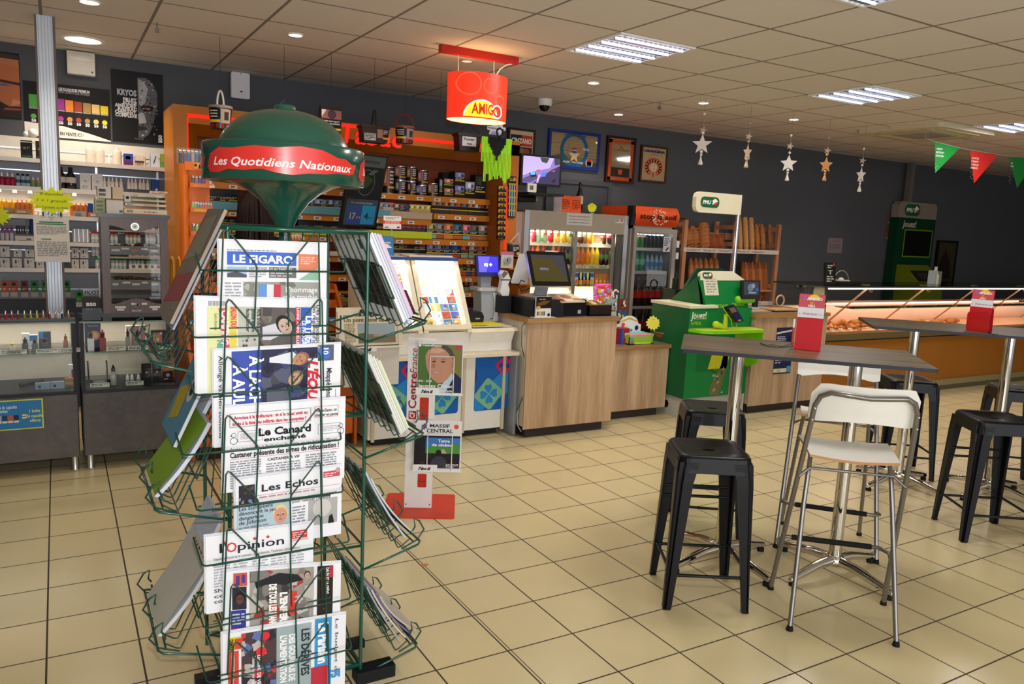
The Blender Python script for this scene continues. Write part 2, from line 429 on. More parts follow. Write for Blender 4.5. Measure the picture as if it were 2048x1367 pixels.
g.add(oval(1,zb)+oval(1,zt),[(i,(i+1)%n,n+(i+1)%n,n+i)for i in range(n)],shade,True)
g.add(oval(.985,zb+.002)+oval(.985,zt),[(i,(i+1)%n,n+(i+1)%n,n+i)for i in range(n)],mat('ffd9a0',emit=1.2,var=0),True)
H=zt-zb
def wrap(v):
 s=(v.x-xm)/W;s=max(-.999,min(.999,s));return Vector((v.x,yr-.16*math.sqrt(1-s*s)-(yr-v.y),v.z))
gg=G();fr=Fr((xm,yr,zb),(1,0,0),(0,0,1))
ye=mat('ffd21e',emit=1.2,var=0);wh=mat('fff1e0',emit=.9,var=0);lr=mat('f2583a',emit=1.0,var=0)
SF=-W*.30
for a,b,r in((-.08*W/.2,H*.95,.075),(.05*W/.2,H*.73,.052),(.13*W/.2,H*.42,.042)):
 a+=SF*.6
 gg.ring(fr,a,min(b,H-r-.004),r-.007,r,lr,.001)
R0=W*.52
pts=[(W*.12+SF+R0*math.cos(math.pi*i/20),.012+R0*.93*math.sin(math.pi*i/20))for i in range(21)]
def fan(pts,m,e):
 for i in range(len(pts)-1):
  for k in range(6):
   x0_=lerp(pts[i][0],pts[i+1][0],0);h0=pts[i][1];h1=pts[i+1][1]
  gg.add([fr.p(pts[i][0],.01,e),fr.p(pts[i+1][0],.01,e),fr.p(pts[i+1][0],pts[i+1][1],e),fr.p(pts[i][0],pts[i][1],e)],[(0,1,2,3)],m)
fan([(W*.12+SF+(x-W*.12-SF)*1.07,y*1.06)for x,y in pts],wh,.0012);fan(pts,ye,.002)
gg.text(fr,'AMIG',-W*.22+SF,.03,.07,mat('c81e10',emit=.5,var=0),.003,w=W*.72,bold=.03)
gg.ring(fr,W*.66+SF,.055,.022,.036,mat('c81e10',emit=.5,var=0),.003);gg.ring(fr,W*.66+SF,.055,.036,.046,wh,.0028)
gg.warp(wrap);g.v,off=g.v,len(g.v)
g.v+=gg.v
for f,mi_,sm_ in zip(gg.f,gg.m,gg.sm):g.f.append(tuple(off+k for k in f));g.m.append(g.mi(gg.ms[mi_]));g.sm.append(False)
g.obj('shade',t)
g=G();g.lathe((xm,yr,zb+.1),[(0,0),(.03,.02),(.035,.05),(.02,.09),(0,.1)],mat('fff0c0',emit=8,var=0),14);g.obj('bulb',t)
for s in(-.72,.55):
 g=G();g.tube([(xm+W*s,yr,CZ-.045),(xm+W*s+.004,yr,zt+.02),(xm+W*s,yr,zt-.03)],.003,mat('d8d2c8',.4),6);g.obj('hanger',t)
g=G();g.tube([(xm,yr,zt-.05),(xm,yr,zt+.03),(xm+.08,yr,zt+.02),(xm+.13,yr,zt+.01),(xm+.17,yr,zt+.07),(xm+.22,yr,CZ-.06),(rb.x-.03,yr,CZ-.045)],.005,mat('e6ddcc',.5),6);g.obj('cable',t)
lamp('sign_lamp_bulb','POINT',(xm,yr,zb+.12),3.5,(1,.62,.35),.04)
sl=[('large white',1404,246,289,330),('slim tan',1495,254,305,336),('white',1577,270,327,362),('golden wooden',1652,285,330,362),('pale',1722,304,350,384)]
for k,(nm,u,vt,vs_,vb)in enumerate(sl):
 y=5.2+.0*k
 pc=at(u,vs_,y=y);top=at(u+3,vt,y=y);bt=at(u-4,vb,y=y)
 c={'golden wooden':'c08a54','slim tan':'a8937c'}.get(nm,'d6cfc6');m=mat(c,.6)
 t=thing('hanging_star','%s star ornament on a string, %s from the left above the bakery counter'%(nm,ORD[k]),'decoration',(pc.x,y,bt.z),group='hanging star ornaments')
 th_=-.93;fr=Fr((pc.x,y,pc.z),(math.cos(th_),math.sin(th_),0),(0,0,1));kk={1:.5,3:.8,4:.6}.get(k,1.)
 g=G();g.prism(fr,[(a*kk,b)for a,b in star_pts(0,0,.088 if k==0 else .08,.036,5)],-.007,.007,m);g.obj('star',t)
 fs=Fr((pc.x,y,(pc.z+top.z)/2+.03),(.6,-.8,0),(0,0,1))
 g=G();g.prism(fs,star_pts(0,0,.036,.015,5,.2),-.004,.004,mat('b09a86',.6));g.obj('small_star',t)
 g=G();g.cyl((pc.x,y,pc.z+.05),(pc.x+.002,y,CZ),.0022,mat('8a8078',.7),5);g.obj('string',t)
 for q in range(2):g=G();g.ball((pc.x,y,pc.z+.1+.0*q+.16*q),.013,m,10);g.obj('bead',t)
 for q in range(2):g=G();g.ball((pc.x-.002,y,pc.z-.06-.026*q),.015-.003*q,m,10);g.obj('bead',t)
 g=G();g.lathe((pc.x-.003,y,bt.z),[(0,0),(.02,.005),(.02,.015),(.008,.055),(.004,pc.z-.09-bt.z)],m,12);g.obj('tassel',t)
green,redf=mat('1f8a3a',.5),mat('e2332e',.5)
yb=4.9
for k,(m,pts,lb,tx)in enumerate([(green,[(1869,283),(1919,296),(1870,346)],'green triangular pennant, leftmost of the bunting',['HAPPY','BIRTHDAY','QUINTÉ+']),(redf,[(1940,302),(1995,310),(1948,366)],'red triangular pennant between two green ones',['À NOUS',"L'HAPPY",'À VOUS LES','CADEAUX !']),(green,[(2018,313),(2072,316),(2034,376)],'green triangular pennant at the right edge of the photo',['20','ANS'])]):
 P=[at(u,v,y=yb)for u,v in pts];fr=Fr(P[0],P[1]-P[0],Vector((0,0,1)));fr.uy=Vector((0,0,1));fr.n=fr.ux.cross(fr.uy)
 loc=[((p-P[0]).dot(fr.ux),(p-P[0]).z)for p in P]
 loc=[(a,b-(P[1]-P[0]).z*a/loc[1][0]*0)for a,b in loc]
 fr.ux=Vector((1,0,0));fr.n=Vector((0,-1,0));loc=[((p-P[0]).x,(p-P[0]).z)for p in P]
 g=G();q=[loc[0],loc[2],loc[1]]
 g.prism(fr,q,0,.002,m)
 for i,s in enumerate(tx):
  g.text(fr,s,.045+.0*i,-.075-.034*i,.02,'eef2e6',.004,w=min(.14-.0*i,.022*len(s)),bold=.02,ital=.25)
 for i in range(4):g.disc(fr,.06+.03*(i%2),-.22-.02*i,.004,'dfeecf',.004)
 g.obj('bunting_flag',label=lb,cat='flag',group='birthday bunting')
g=G();P=[at(1850,276,y=4.9),at(1869,283,y=4.9),at(1930,298,y=4.9),at(2018,312,y=4.9),at(2080,318,y=4.9)];g.tube([(P[0].x,4.899,CZ)]+[(p.x,4.897,min(p.z,CZ-.01))for p in P]+[(P[-1].x,4.897,CZ)],.002,'c8c4b8',5)
g.obj('bunting_string',label='thin string under the ceiling carrying the triangular pennants',cat='string')
# left side: vape wall, showcases, humidor
def poster(name,label,cat,u0,v0,u1,v1,y,bg,draw,group=None,thick=.004):
 a=at(u0,v0,y=y);b=at(u1,v1,y=y)
 fr=Fr((a.x,y-thick,b.z),(1,0,0),(0,0,1));W,H=b.x-a.x,a.z-b.z
 g=G();g.fbox(fr,0,W,0,H,-thick,0,bg)
 draw(g,fr,W,H)
 return g.obj(name,label=label,cat=cat,group=group)
PW=WY-.002
def d_man(g,fr,W,H):
 sk='b0683f';dk='2a1a16'
 ox=W*.42
 g.poly(fr,[(ox-.2,H*.03),(W*.98,H*.03),(W*.98,H*.97),(ox-.1,H*.99),(ox-.2,H*.8)],sk,.002)
 g.poly(fr,[(ox-.2,H*.86),(W*.98,H*.80),(W*.98,H*.97),(ox-.2,H*1.0)],'3a2a26',.003)
 g.poly(fr,[(ox-.2,H*.80),(W*.6,H*.82),(W*.98,H*.78),(W*.98,H*.90),(ox-.2,H*.92)],'b4714a',.004)
 g.poly(fr,[(W*.25,H*.56),(W*.6,H*.54),(W*.98,H*.52),(W*.98,H*.56),(W*.5,H*.585),(W*.3,H*.6)],'3b2018',.005)
 g.poly(fr,[(W*.36,H*.50),(W*.6,H*.49),(W*.8,H*.505),(W*.6,H*.53)],'5a5a86',.006)
 g.poly(fr,[(W*.75,H*.2),(W*.98,H*.24),(W*.98,H*.29),(W*.8,H*.3)],'c98460',.006)
 g.poly(fr,[(ox-.2,H*.03),(W*.98,H*.03),(W*.98,H*.2),(W*.7,H*.19),(W*.45,H*.26),(W*.2,H*.32),(ox-.2,H*.42)],dk,.005)
 g.poly(fr,[(W*.55,H*.13),(W*.98,H*.14),(W*.98,H*.17),(W*.6,H*.165)],'8a4a3a',.007)
a0=at(-40,100,y=PW)
poster('wall_poster','tall poster of a bearded man close up at the left edge, above the shelves','poster',-45,97,44,240,PW,'14100f',d_man)
def d_liq(g,fr,W,H):
 g.poly(fr,[(0,0),(W,0),(W,H*.02),(W*.75,H*.12),(W*.45,H*.22),(0,H*.25)],'e4ded4',.002)
 cols=['58a646','2f6f9c','9c3f8a','a53a9a','f08c34','a8452e','a8884a','f0c47a','e8d42a']
 for i,c in enumerate(cols):
  x=W*.06+i*W*.103
  g.rect(fr,x,H*.52,x+W*.092,H*.76-.004*i,c,.003);g.rect(fr,x,H*.24,x+W*.092,H*.51,'1c1614',.003)
  g.disc(fr,x+W*.046,H*.36,W*.032,c,.004,12);g.text(fr,'50',x+W*.046,H*.255,.022,'f2f2f2',.006,al='c',bold=.03)
  g.rect(fr,x,H*.50,x+W*.092,H*.515,'b8b8b8',.005)
 g.text(fr,'LES E-LIQUIDES PREMIUM',W*.40,H*.885,.022,'f4f4f4',.004,w=W*.36,bold=.03)
 g.text(fr,'POUR CIGARETTE ÉLECTRONIQUE',W*.40,H*.84,.016,'c8c8c8',.004,w=W*.36)
 g.text(fr,'EN VENTE ICI !',W*.40,H*.05,.026,'141414',.004,bold=.02,w=W*.27)
poster('wall_poster','wide black e-liquid poster with a row of coloured bottle caps','poster',45,160,222,284,PW,'120f0f',d_liq)
def d_kry(g,fr,W,H):
 rnd=random.Random(3)
 half=[(W*.5,H*.92),(W*.66,H*.93),(W*.80,H*.86),(W*.88,H*.74),(W*.88,H*.56),(W*.84,H*.42),(W*.78,H*.25),(W*.70,H*.13),(W*.58,H*.07),(W*.5,H*.08)]
 g.poly(fr,half,'5c5c60',.002)
 g.poly(fr,[(W*.52,H*.9),(W*.62,H*.88),(W*.7,H*.78),(W*.66,H*.62),(W*.6,H*.5),(W*.52,H*.55)],'a2a4a8',.003)
 g.poly(fr,[(W*.54,H*.52),(W*.64,H*.55),(W*.8,H*.53),(W*.78,H*.47),(W*.62,H*.45)],'17171a',.004)
 g.poly(fr,[(W*.62,H*.495),(W*.7,H*.51),(W*.75,H*.495),(W*.7,H*.482)],'d06a5a',.005)
 g.poly(fr,[(W*.56,H*.44),(W*.62,H*.42),(W*.66,H*.3),(W*.52,H*.27),(W*.5,H*.4)],'b4b6ba',.004)
 g.poly(fr,[(W*.5,H*.17),(W*.62,H*.19),(W*.68,H*.22),(W*.6,H*.24),(W*.5,H*.24)],'2a2a2e',.005)
 for i in range(90):
  x,y=rnd.uniform(.51,.86)*W,rnd.uniform(.1,.9)*H
  g.rect(fr,x,y,x+rnd.uniform(.004,.014),y+rnd.uniform(.003,.012),rnd.choice(['2c2c30','86888c','1a1a1c','c0c2c6']),.006)
 g.text(fr,'KRYOS',W*.48,H*.655,.045,'aeb4bc',.004,w=W*.37,bold=.05,al='r')
 for i,s in enumerate(['FRUIT','ROUGE','AMÉLIORÉ,','RAFRAI-','CHISSANT,','COMPLEXE']):
  g.text(fr,s,W*.48,H*(.575-.045*i),.026,'e8e8e8',.004,al='r',w=W*min(.42,.052*len(s)),bold=.04)
 g.text(fr,'B50',W*.96,H*.03,.028,'e8e8e8',.004,bold=.04,ang=math.pi/2)
 g.text(fr,'alfaliquid.com',W*.42,H*.05,.010,'9a9a9a',.004,w=W*.18)
poster('wall_poster','black poster of a half robotic face with one red eye','poster',221,137,328,290,PW,'0e0d0e',d_kry)
p=at(133,103,y=PW);q=at(190,155,y=PW)
t=thing('wall_speaker','white square wall speaker above the black e-liquid poster','speaker',((p.x+q.x)/2,PW,q.z))
g=G();g.box(p.x,q.x,PW-.07,PW,q.z,p.z,mat('d9d5ca',.35));g.obj('housing',t)
g=G();g.rbox(FX(p.x,PW-.071,q.z),.015,q.x-p.x-.015,.1,p.z-q.z-.012,0,.006,.02,mat('cbc6ba',.25));g.obj('cover',t)
g=G();g.disc(FX(q.x,PW-.071,q.z),-.02,.025,.007,'444444');g.obj('screw',t)
p=at(459,145,y=PW);q=at(496,201,y=PW)
t=thing('alarm_panel','slim white rounded alarm box on the wall above the orange tobacco unit','alarm',((p.x+q.x)/2,PW,q.z))
g=G();g.rbox(FX(p.x,PW-.045,q.z),0,q.x-p.x,0,p.z-q.z,0,.03,.015,mat('dcdde0',.35));g.rbox(FX(p.x,PW,q.z),.005,q.x-p.x-.005,.005,p.z-q.z-.005,0,.018,.01,mat('dcdde0',.35));g.obj('housing',t)
g=G();fr=FX(p.x,PW-.0765,q.z);g.rect(fr,.07,.05,.09,.062,'26262a');g.disc(fr,.075,.2,.005,'77777a');g.obj('sensor',t)
# slatwall with shelves
SY=6.78;slatw=mat('d9d2c6',.45);slatg=mat('8f96a2',.35);sh_m=mat('d2cdc4',.35)
XA,XB=-1.3,.80
zA=at(200,327,y=SY).z;zB=at(150,379,y=SY).z;zC=at(60,430,y=SY).z;zD=at(90,484,y=SY).z;zE=at(100,537,y=SY).z
ztop=at(115,279,y=WY-.05).z;zdark=at(60,597,y=WY-.05).z
t=thing('slatwall_shelving','white slatwall shelving full of vape bottles behind the aluminium pillar','shelving',((XA+XB)/2,WY,.0))
g=G();g.box(XA,XB,WY-.04,WY-.003,zA,ztop,slatw);g.box(XA,XB,WY-.046,WY-.04,(zA+ztop)/2-.004,(zA+ztop)/2+.006,mat('cfd4da',.25,.6));g.obj('upper_panel',t)
g=G();g.box(XA,XB,WY-.04,WY-.003,zdark,zA,slatg)
for i in range(7):z=lerp(zdark,zA,(i+.5)/7);g.box(XA,XB,WY-.046,WY-.04,z-.004,z+.004,mat('b9c2cc',.25,.7))
g.obj('back_panel',t)
g=G();g.box(XA,XB,WY-.04,WY-.003,.0,zdark,mat('4b515c',.5));g.obj('lower_panel',t)
for z in(zA,zB,zC,zD,zE):
 g=G();g.box(XA,XB if z!=zC else XB,SY,WY-.04,z-.018,z,sh_m);g.box(XA,XB,SY-.012,SY,z-.026,z+.004,sh_m);g.obj('shelf',t)
for x in(.28,.72):
 g=G();g.box(x-.008,x+.008,WY-.06,WY-.04,zdark,zA,mat('c9ccd0',.25,.8));g.obj('upright',t)
zsub=[at(210,v,y=SY).z for v in(459,486,513,541)]
for z in(zsub[0],zsub[2]):
 g=G();g.box(.3,XB,SY+.02,WY-.04,z-.012,z,sh_m);g.obj('shelf',t)
for i in range(10):
 x=-.45+.095*i+(.08 if i>6 else 0)
 g=G();g.lathe((x,SY+.03,zB-.045),[(.014,0),(.011,.02)],mat('ffcf90',emit=5,var=0),8);g.obj('spotlight',t)
lamp('shelf_light','AREA',(-.2,SY+.12,zB-.05),5,(1,.78,.5),1.2,.06)
# bottles and boxes standing on the shelves
def bottle_proto(name,h,r,body,cap,capr=None,kind='dropper',labelc=None,label='',cat='bottle',trans=False):
 t=thing(name,label,cat,(0,0,-50))
 m=mat(body,.18,var=0)if isinstance(body,str)else body
 if kind=='dropper':pr=[(r*.9,0),(r,h*.03),(r,h*.58),(r*.45,h*.68),(r*.4,h*.7)]
 elif kind=='drink':pr=[(r*.85,0),(r,h*.05),(r*.97,h*.25),(r,h*.5),(r*.9,h*.6),(r*.42,h*.8),(r*.36,h*.93)]
 elif kind=='soda':pr=[(r*.75,0),(r,h*.06),(r*.92,h*.3),(r,h*.42),(r,h*.6),(r*.75,h*.74),(r*.36,h*.88),(r*.33,h*.95)]
 elif kind=='dome':pr=[(r,0),(r,h*.72),(r*.8,h*.82),(r*.3,h*.9)]
 else:pr=[(r,0),(r,h*.8),(r*.5,h*.86)]
 g=G();g.lathe((0,0,-50),pr,m,14)
 g.obj('bottle_body',t)
 z0=pr[-1][1];cr=capr or pr[-1][0]*1.15
 g=G()
 if kind=='dropper':g.lathe((0,0,-50+z0),[(cr,-h*.02),(cr,h*.1),(cr*.45,h*.22),(cr*.25,h-z0)],cap,12)
 else:g.lathe((0,0,-50+z0),[(cr,-.004),(cr,h-z0-.002),(cr*.8,h-z0)],cap,12)
 g.obj('cap',t)
 if labelc:
  lz=(h*.12,h*.48)if kind in('dropper','dome')else(h*.3,h*.55)
  g=G();g.lathe((0,0,-50),[(r*1.015,lz[0]),(r*1.015,lz[1])],labelc,14);g.obj('label',t)
 return t
def put(items,group,where):
 """items: (proto-maker key, x, y, z, label description)"""
 for n,(proto,x,y,z,d)in enumerate(items):
  d_='%s %s'%(d,where%ORD[n]if '%s' in where else where)
  if proto not in USED:
   USED.add(proto);kids(proto);proto.location=(x,y,z);WM[proto]=Matrix.Translation((x,y,z));proto['label']=d_
   if group:proto['group']=group
  else:dup(proto,(x,y,z),label=d_,group=group)
USED=set()
BP={}
def bp(key,*a,**k):
 if key not in BP:BP[key]=bottle_proto(*a,**k)
 return BP[key]
yS=SY+.07
def sx(u,v=400):return at(u,v,y=yS).x
P_pink=bp('pink','dropper_bottle',.10,.017,'8c1a3c','ece6e2',label='x',labelc='a02040')
P_dk=bp('dk','dropper_bottle',.095,.016,'9fb4c0','141416',kind='std',labelc='30506a')
P_wd=bp('wd','dropper_bottle',.085,.013,'dcdcd8','f0f0ee')
P_gold=bp('gold','gold_bottle',.11,.021,'e8a61c','f2c24a',kind='dome')
P_or=bp('orng','gold_bottle',.11,.019,'c8763a','e8a070',kind='dome')
P_blk=bp('blk','large_bottle',.165,.036,'15171c','2a2c30',kind='drink',labelc='c9c3bb')
P_wht=bp('wht','white_bottle',.135,.031,'d3c8b8','ddd4c6',kind='dome')
P_red=bp('red','capped_vial',.085,.014,'b8c6cc','d22a26',kind='std',capr=.014,labelc='e0dcd4')
P_blu=bp('blu','capped_vial',.085,.014,'b8c6cc','2458a8',kind='std',capr=.014,labelc='e0dcd4')
P_grn=bp('grn','capped_vial',.085,.014,'b8c6cc','1f9a3c',kind='std',capr=.014,labelc='e0dcd4')
put([(P_pink,sx(u),yS,zB,'pink e-liquid bottle')for u in(6,17,27)],'pink e-liquid bottles','on the second shelf left of the pillar, %s of three')
put([(P_dk,sx(u),yS,zB,'black capped bottle')for u in(38,48,57)],'black capped e-liquid bottles','on the second shelf left of the pillar, %s of three')
put([(bp('gr','dropper_bottle',.08,.016,'a58c7c','ddd0b8',labelc='6c8a4c'),sx(u),yS,zB,'small speckled bottle')for u in(68,78)],'speckled bottles','on the second shelf beside the pillar, %s of two')
put([(P_gold,sx(u),yS,zC+dz,'golden yellow e-liquid bottle')for u,dz in((3,0),(13,0),(24,0))],'golden e-liquid bottles','on the third shelf at the left edge, %s of three')
put([(P_or,sx(u),yS,zC,'amber e-liquid bottle')for u in(35,44,53,62,143,152,161,170)],'amber e-liquid bottles','under the shelf spotlights, %s from the left')
put([(P_blk,sx(u),yS,zB,'big black bottle')for u in(123,143)],'big black bottles','on the second shelf right of the pillar, %s of two')
put([(P_wht,sx(u),yS,zA,'blank cream domed bottle')for u in(183,203,237)],'cream domed bottles','on the top shelf under the black posters, %s of three')
put([(P_wd,sx(221),yS,zA,'small black tipped bottle')],None,'between the cream domed bottles on the top shelf')
put([(P_wd,sx(u),yS,zB+.03,'small white dropper bottle')for u in(210,219,226,234,243,258,265,272,281,288,296)],'white dropper bottles','on the second shelf behind the cigar boxes, %s from the left')
put([(P_red,sx(u),yS,zsub[1],'vial with a red cap')for u in(183,190,198,210,222,230,252,260,268,276,293,300,306,344)],'red capped vials','on the shelf behind the wooden cabinet, %s from the left')
put([(P_blu,sx(u),yS,zsub[2]-.0,'vial with a blue cap')for u in(183,191,199,342)],'blue capped vials','beside the wooden cabinet, %s from the left')
put([(P_grn,sx(u),yS,zE,'vial with a green cap')for u in(190,200,222,230,238,246,258,266,274,282,293,300,308,344)],'green capped vials','on the lowest wall shelf, %s from the left')
def sbox(name,lb,cat,u0,v0,u1,v1,y,c,draw=None,d=.05,group=None,zb=None):
 a,b=at(u0,v0,y=y),at(u1,v1,y=y);z0=zb if zb is not None else b.z;H=a.z-b.z;W=b.x-a.x
 g=G();g.box(a.x,b.x,y,y+d,z0,z0+H,c);fr=FX(a.x,y,z0)
 if draw:draw(g,fr,W,H)
 return g.obj(name,label=lb,cat=cat,group=group)
def dd_txt(bgs,tcol='222222'):
 def f(g,fr,W,H):
  for(x0,y0,x1,y1,c)in bgs:g.rect(fr,x0*W,y0*H,x1*W,y1*H,c)
  g.lines(fr,W*.15,H*.12,W*.85,H*.3,2,tcol,.003)
 return f
for k,u in enumerate((40,70)):
 sbox('vape_box','black upright vape box on the top shelf, %s'%('left of the pillar' if k==0 else 'half hidden by the pillar'),'box',u,273,u+25,312,yS,'15130f',lambda g,fr,W,H:(g.rect(fr,W*.1,H*.12,W*.9,H*.17,'1f6a3c'),g.lines(fr,W*.2,H*.5,W*.8,H*.66,2,'9a8a5a',.003)),zb=zA)
g=G();g.ball((sx(52,262),yS,at(52,268,y=yS).z),.022,mat('e3e1dd',.2));g.ball((sx(66,262),yS,at(66,266,y=yS).z),.034,mat('e3e1dd',.2));g.box(sx(45),sx(76),yS-.03,yS+.03,zA+.118,zA+.122,'c9c5bd')
g.obj('paper_pompoms',label='two white round pompoms beside the pillar above the vape boxes',cat='decoration')
for(u0,v0,u1,v1,c,lb,dr)in[(247,303,267,329,'6a2a6a','blue and purple square box on the top shelf',dd_txt([(0,.45,1,1,'2c4aa0'),(.2,.55,.7,.8,'dfe6f2')])),(270,308,289,332,'c8a880','tan box with a dark stripe on the top shelf',dd_txt([(0,.35,1,.5,'223050'),(0,.55,.9,1,'d9c8b8')])),(291,303,299,333,'d8d4cc','narrow white box between the tan box and the pen box',dd_txt([(0,.5,1,.56,'404040')])),(301,304,317,334,'c9d4e4','pale blue box picturing a vape pen',lambda g,fr,W,H:g.poly(fr,[(W*.3,H*.3),(W*.42,H*.27),(W*.75,H*.8),(W*.65,H*.83)],'2a2a30')),(321,304,346,335,'97a83a','olive green box with a black device picture, last on the top shelf',lambda g,fr,W,H:(g.rect(fr,0,0,W,H*.45,'5fa048'),g.rect(fr,W*.6,H*.25,W*.78,H*.6,'17181a',.003)))]:
 sbox('product_box',lb,'box',u0,v0,u1,v1,yS-.02,c,dr,zb=zA)
for k,(u0,u1)in enumerate(((159,182),(183,206))):
 sbox('product_box','white box with a blue drop emblem on the second shelf, %s of two'%('left' if k==0 else 'right'),'box',u0,341,u1,377,yS-.02,'d6d6d4',lambda g,fr,W,H:(g.disc(fr,W*.5,H*.55,W*.13,'7cb8d8'),g.ring(fr,W*.5,H*.62,W*.3,W*.33,'9ab4c0'),g.lines(fr,W*.2,H*.1,W*.8,H*.3,3,'8a8a8a')),group='white drop boxes',zb=zB)
sbox('product_box','blue box with a white star on the second shelf by the orange panel','box',303,343,319,371,yS-.02,'204f9c',lambda g,fr,W,H:g.poly(fr,star_pts(W*.6,H*.25,W*.25,W*.1,5),'e8f0f8'),zb=zB+.01)
sbox('product_box','blue box at the left of the cigar boxes on the third shelf','box',175,391,187,420,yS-.02,'1c4390',lambda g,fr,W,H:g.text(fr,'blu',W*.2,H*.15,H*.25,'e8eef8',w=W*.6,bold=.03),zb=zC)
for k in range(3):
 sbox('carton','%s carton lying under the amber bottles on the third shelf, %s from the left'%(('grey','brown','silver')[k],ORD[k]),'box',(0,30,146)[k],415,(28,66,172)[k],428,yS-.03,('6f7480','9a7a60','9ea2a8')[k],dd_txt([(.1,.3,.6,.7,('c8b060','c8a890','70767c')[k])]),zb=zC)
sbox('product_box','orange and white box left of the wooden cabinet on the third shelf','box',176,421,200,432,yS-.03,'b8643c',dd_txt([(.2,.2,.8,.8,'b8c4d8')]),zb=zC)
for k in range(3):
 sbox('product_box','small purple topped box on the fourth shelf at the left edge, %s of three'%ORD[k],'box',1+9*k,450-k,9+9*k,479,yS-.02,'b8aeb8',lambda g,fr,W,H:(g.rect(fr,0,H*.55,W,H,'7c4a80'),g.disc(fr,W*.5,H*.82,W*.25,'20161e',.003)),group='purple topped boxes',zb=zD)
sbox('display_tray','white tray of upright vape pens on the fourth shelf left of the notice','tray',30,468,68,480,yS-.03,'cfcac4',dd_txt([(.6,.3,.85,.6,'6a6a72')]),zb=zD)
for k,u in enumerate((34,39,44,49,54,59,63)):
 p=at(u,460,y=yS);hh_=.06 if k not in(4,6)else .11
 g=G();g.cyl((p.x,yS,zD+.055),(p.x,yS,zD+.055+hh_),.006 if k!=6 else .011,('3a3a3e','3a3a3e','50505a','3a3a3e','8a8474','3a3a3e','1f3a70')[k],8)
 g.obj('vape_pen',label='slim upright vape pen in the white tray, %s from the left'%ORD[k],cat='vape pen',group='pens in the white tray')
for k in range(4):
 g=G();x=sx(149+8.6*k,470);g.cyl((x,yS,zD+.005),(x,yS,zD+.105),.0165,mat('d2d6dc',.2,.3),12);g.obj('white_tube',label='glossy white tube on the fourth shelf right of the notice, %s of four'%ORD[k],cat='tube',group='glossy white tubes')
def d_dev(g,fr,W,H):g.rect(fr,W*.3,H*.45,W*.45,H*.8,'222226');g.disc(fr,W*.65,H*.7,W*.07,'70707a');g.lines(fr,W*.3,H*.12,W*.75,H*.22,1,'333333')
n=0
for(u0,u1,v0,v1)in[(0,20,492,513),(0,20,514,534),(24,44,514,534),(48,69,514,534),(50,68,497,513),(27,44,499,513),(72,88,522,535),(143,158,496,516),(160,177,496,516),(143,158,517,536),(160,177,517,536)]:
 sbox('product_box','white carton with a small black device picture, %s in the row under the notice'%ORD[n],'box',u0,v0,u1,v1,yS-.03,'cbc8c2',d_dev,group='white device cartons',zb=zE if v0>513 else zE+.081);n+=1
for k,(z,c)in enumerate([(zsub[0],'x'),(zsub[2],'x'),(zE,'x')]):
 x0,x1=sx(262,500)-(.02 if k else .03),sx(350,500)
 g=G();g.box(x0,x1,yS-.04,yS-.034,z+.002,z+.04,'ecece8');fr=FX(x0,yS-.041,z)
 rnd=random.Random(k)
 for i in range(9):g.rect(fr,.02+.045*i,.012,.044+.045*i,.034,rnd.choice(['6f6f5f','8a2a30','33383c','b08a30','7c8488']),.002)
 g.obj('display_strip',label='white display strip with coloured squares, %s from the top behind the wooden cabinet'%ORD[k],cat='display strip',group='flavour display strips')
for k,(u,c,c2)in enumerate([(10,'c05a2a','orange'),(28,'b8562c','orange'),(49,'7a4220','brown'),(69,'1f8a46','green'),(91,'1f8a46','green'),(133,'1f8a46','green'),(159,'2a9a3c','green')]):
 dy=20 if k==6 else 0
 a,b=at(u-8,561+dy,y=WY-.1),at(u+8,593+dy,y=WY-.1)
 t=thing('blister_pack','%s blister pack hanging under the lowest shelf, %s from the left'%(c2,ORD[k]),'packet',((a.x+b.x)/2,WY-.1,b.z),group='hanging blister packs')
 fr=FX(a.x,WY-.1,b.z);W,H=b.x-a.x,a.z-b.z
 g=G();g.fbox(fr,0,W,H*.3,H,0,.02,c);g.disc(fr,W/2,H*.8,W*.28,'111111',.022,ry=H*.1);g.lines(fr,W*.2,H*.42,W*.8,H*.55,2,'ddd0b0',.022);g.obj('card',t)
 g=G();g.fbox(fr,0,W,0,H*.3,0,.02,'b9b4ac');g.obj('tray',t)
 g=G();g.tube([(a.x+W/2,WY-.09,a.z-.01),(a.x+W/2,WY-.09,a.z+.02),(a.x+W/2,WY-.045,a.z+.022)],.002,'c4c8cc',5);g.obj('hook',t)
 # aluminium pillar with notice and star
px0,px1,py=at(74,80,y=5.95).x,at(106,80,y=5.95).x,5.95
g=G();pm=mat('c3cbd6',.35,.2);g.box(px0,px1,py,py+.1,0,CZ,pm)
for i in range(5):g.box(px0+(px1-px0)*(i+.5)/5-.002,px0+(px1-px0)*(i+.5)/5+.002,py-.002,py,0,CZ,mat('b0bac6',.4))
g.box(px0-.012,px0,py-.005,py+.1,0,CZ,'6b5f58');g.box(px1,px1+.014,py-.005,py+.1,0,CZ,'6b5f58')
g.obj('trim_1',kind='structure',org=(0,0,0))
a,b=at(66,431,y=py-.03),at(141,524,y=py-.03)
g=G();fr=FX(a.x,py-.03,b.z);W,H=b.x-a.x,a.z-b.z
g.fbox(fr,0,W,0,H,-.002,.0,'d9cfc3');g.rect(fr,W*.16,H*.86,W*.84,H*.885,'2a7a44',.003);g.rect(fr,W*.08,H*.82,W*.92,H*.84,'2a7a44',.003)
g.lines(fr,W*.08,H*.6,W*.92,H*.79,6,'8a857e');g.rect(fr,W*.2,H*.49,W*.48,H*.51,'2a7a44',.003);g.lines(fr,W*.08,H*.12,W*.92,H*.46,9,'8a857e')
g.obj('paper_notice',label='printed white notice with green headings fixed to the pillar',cat='notice')
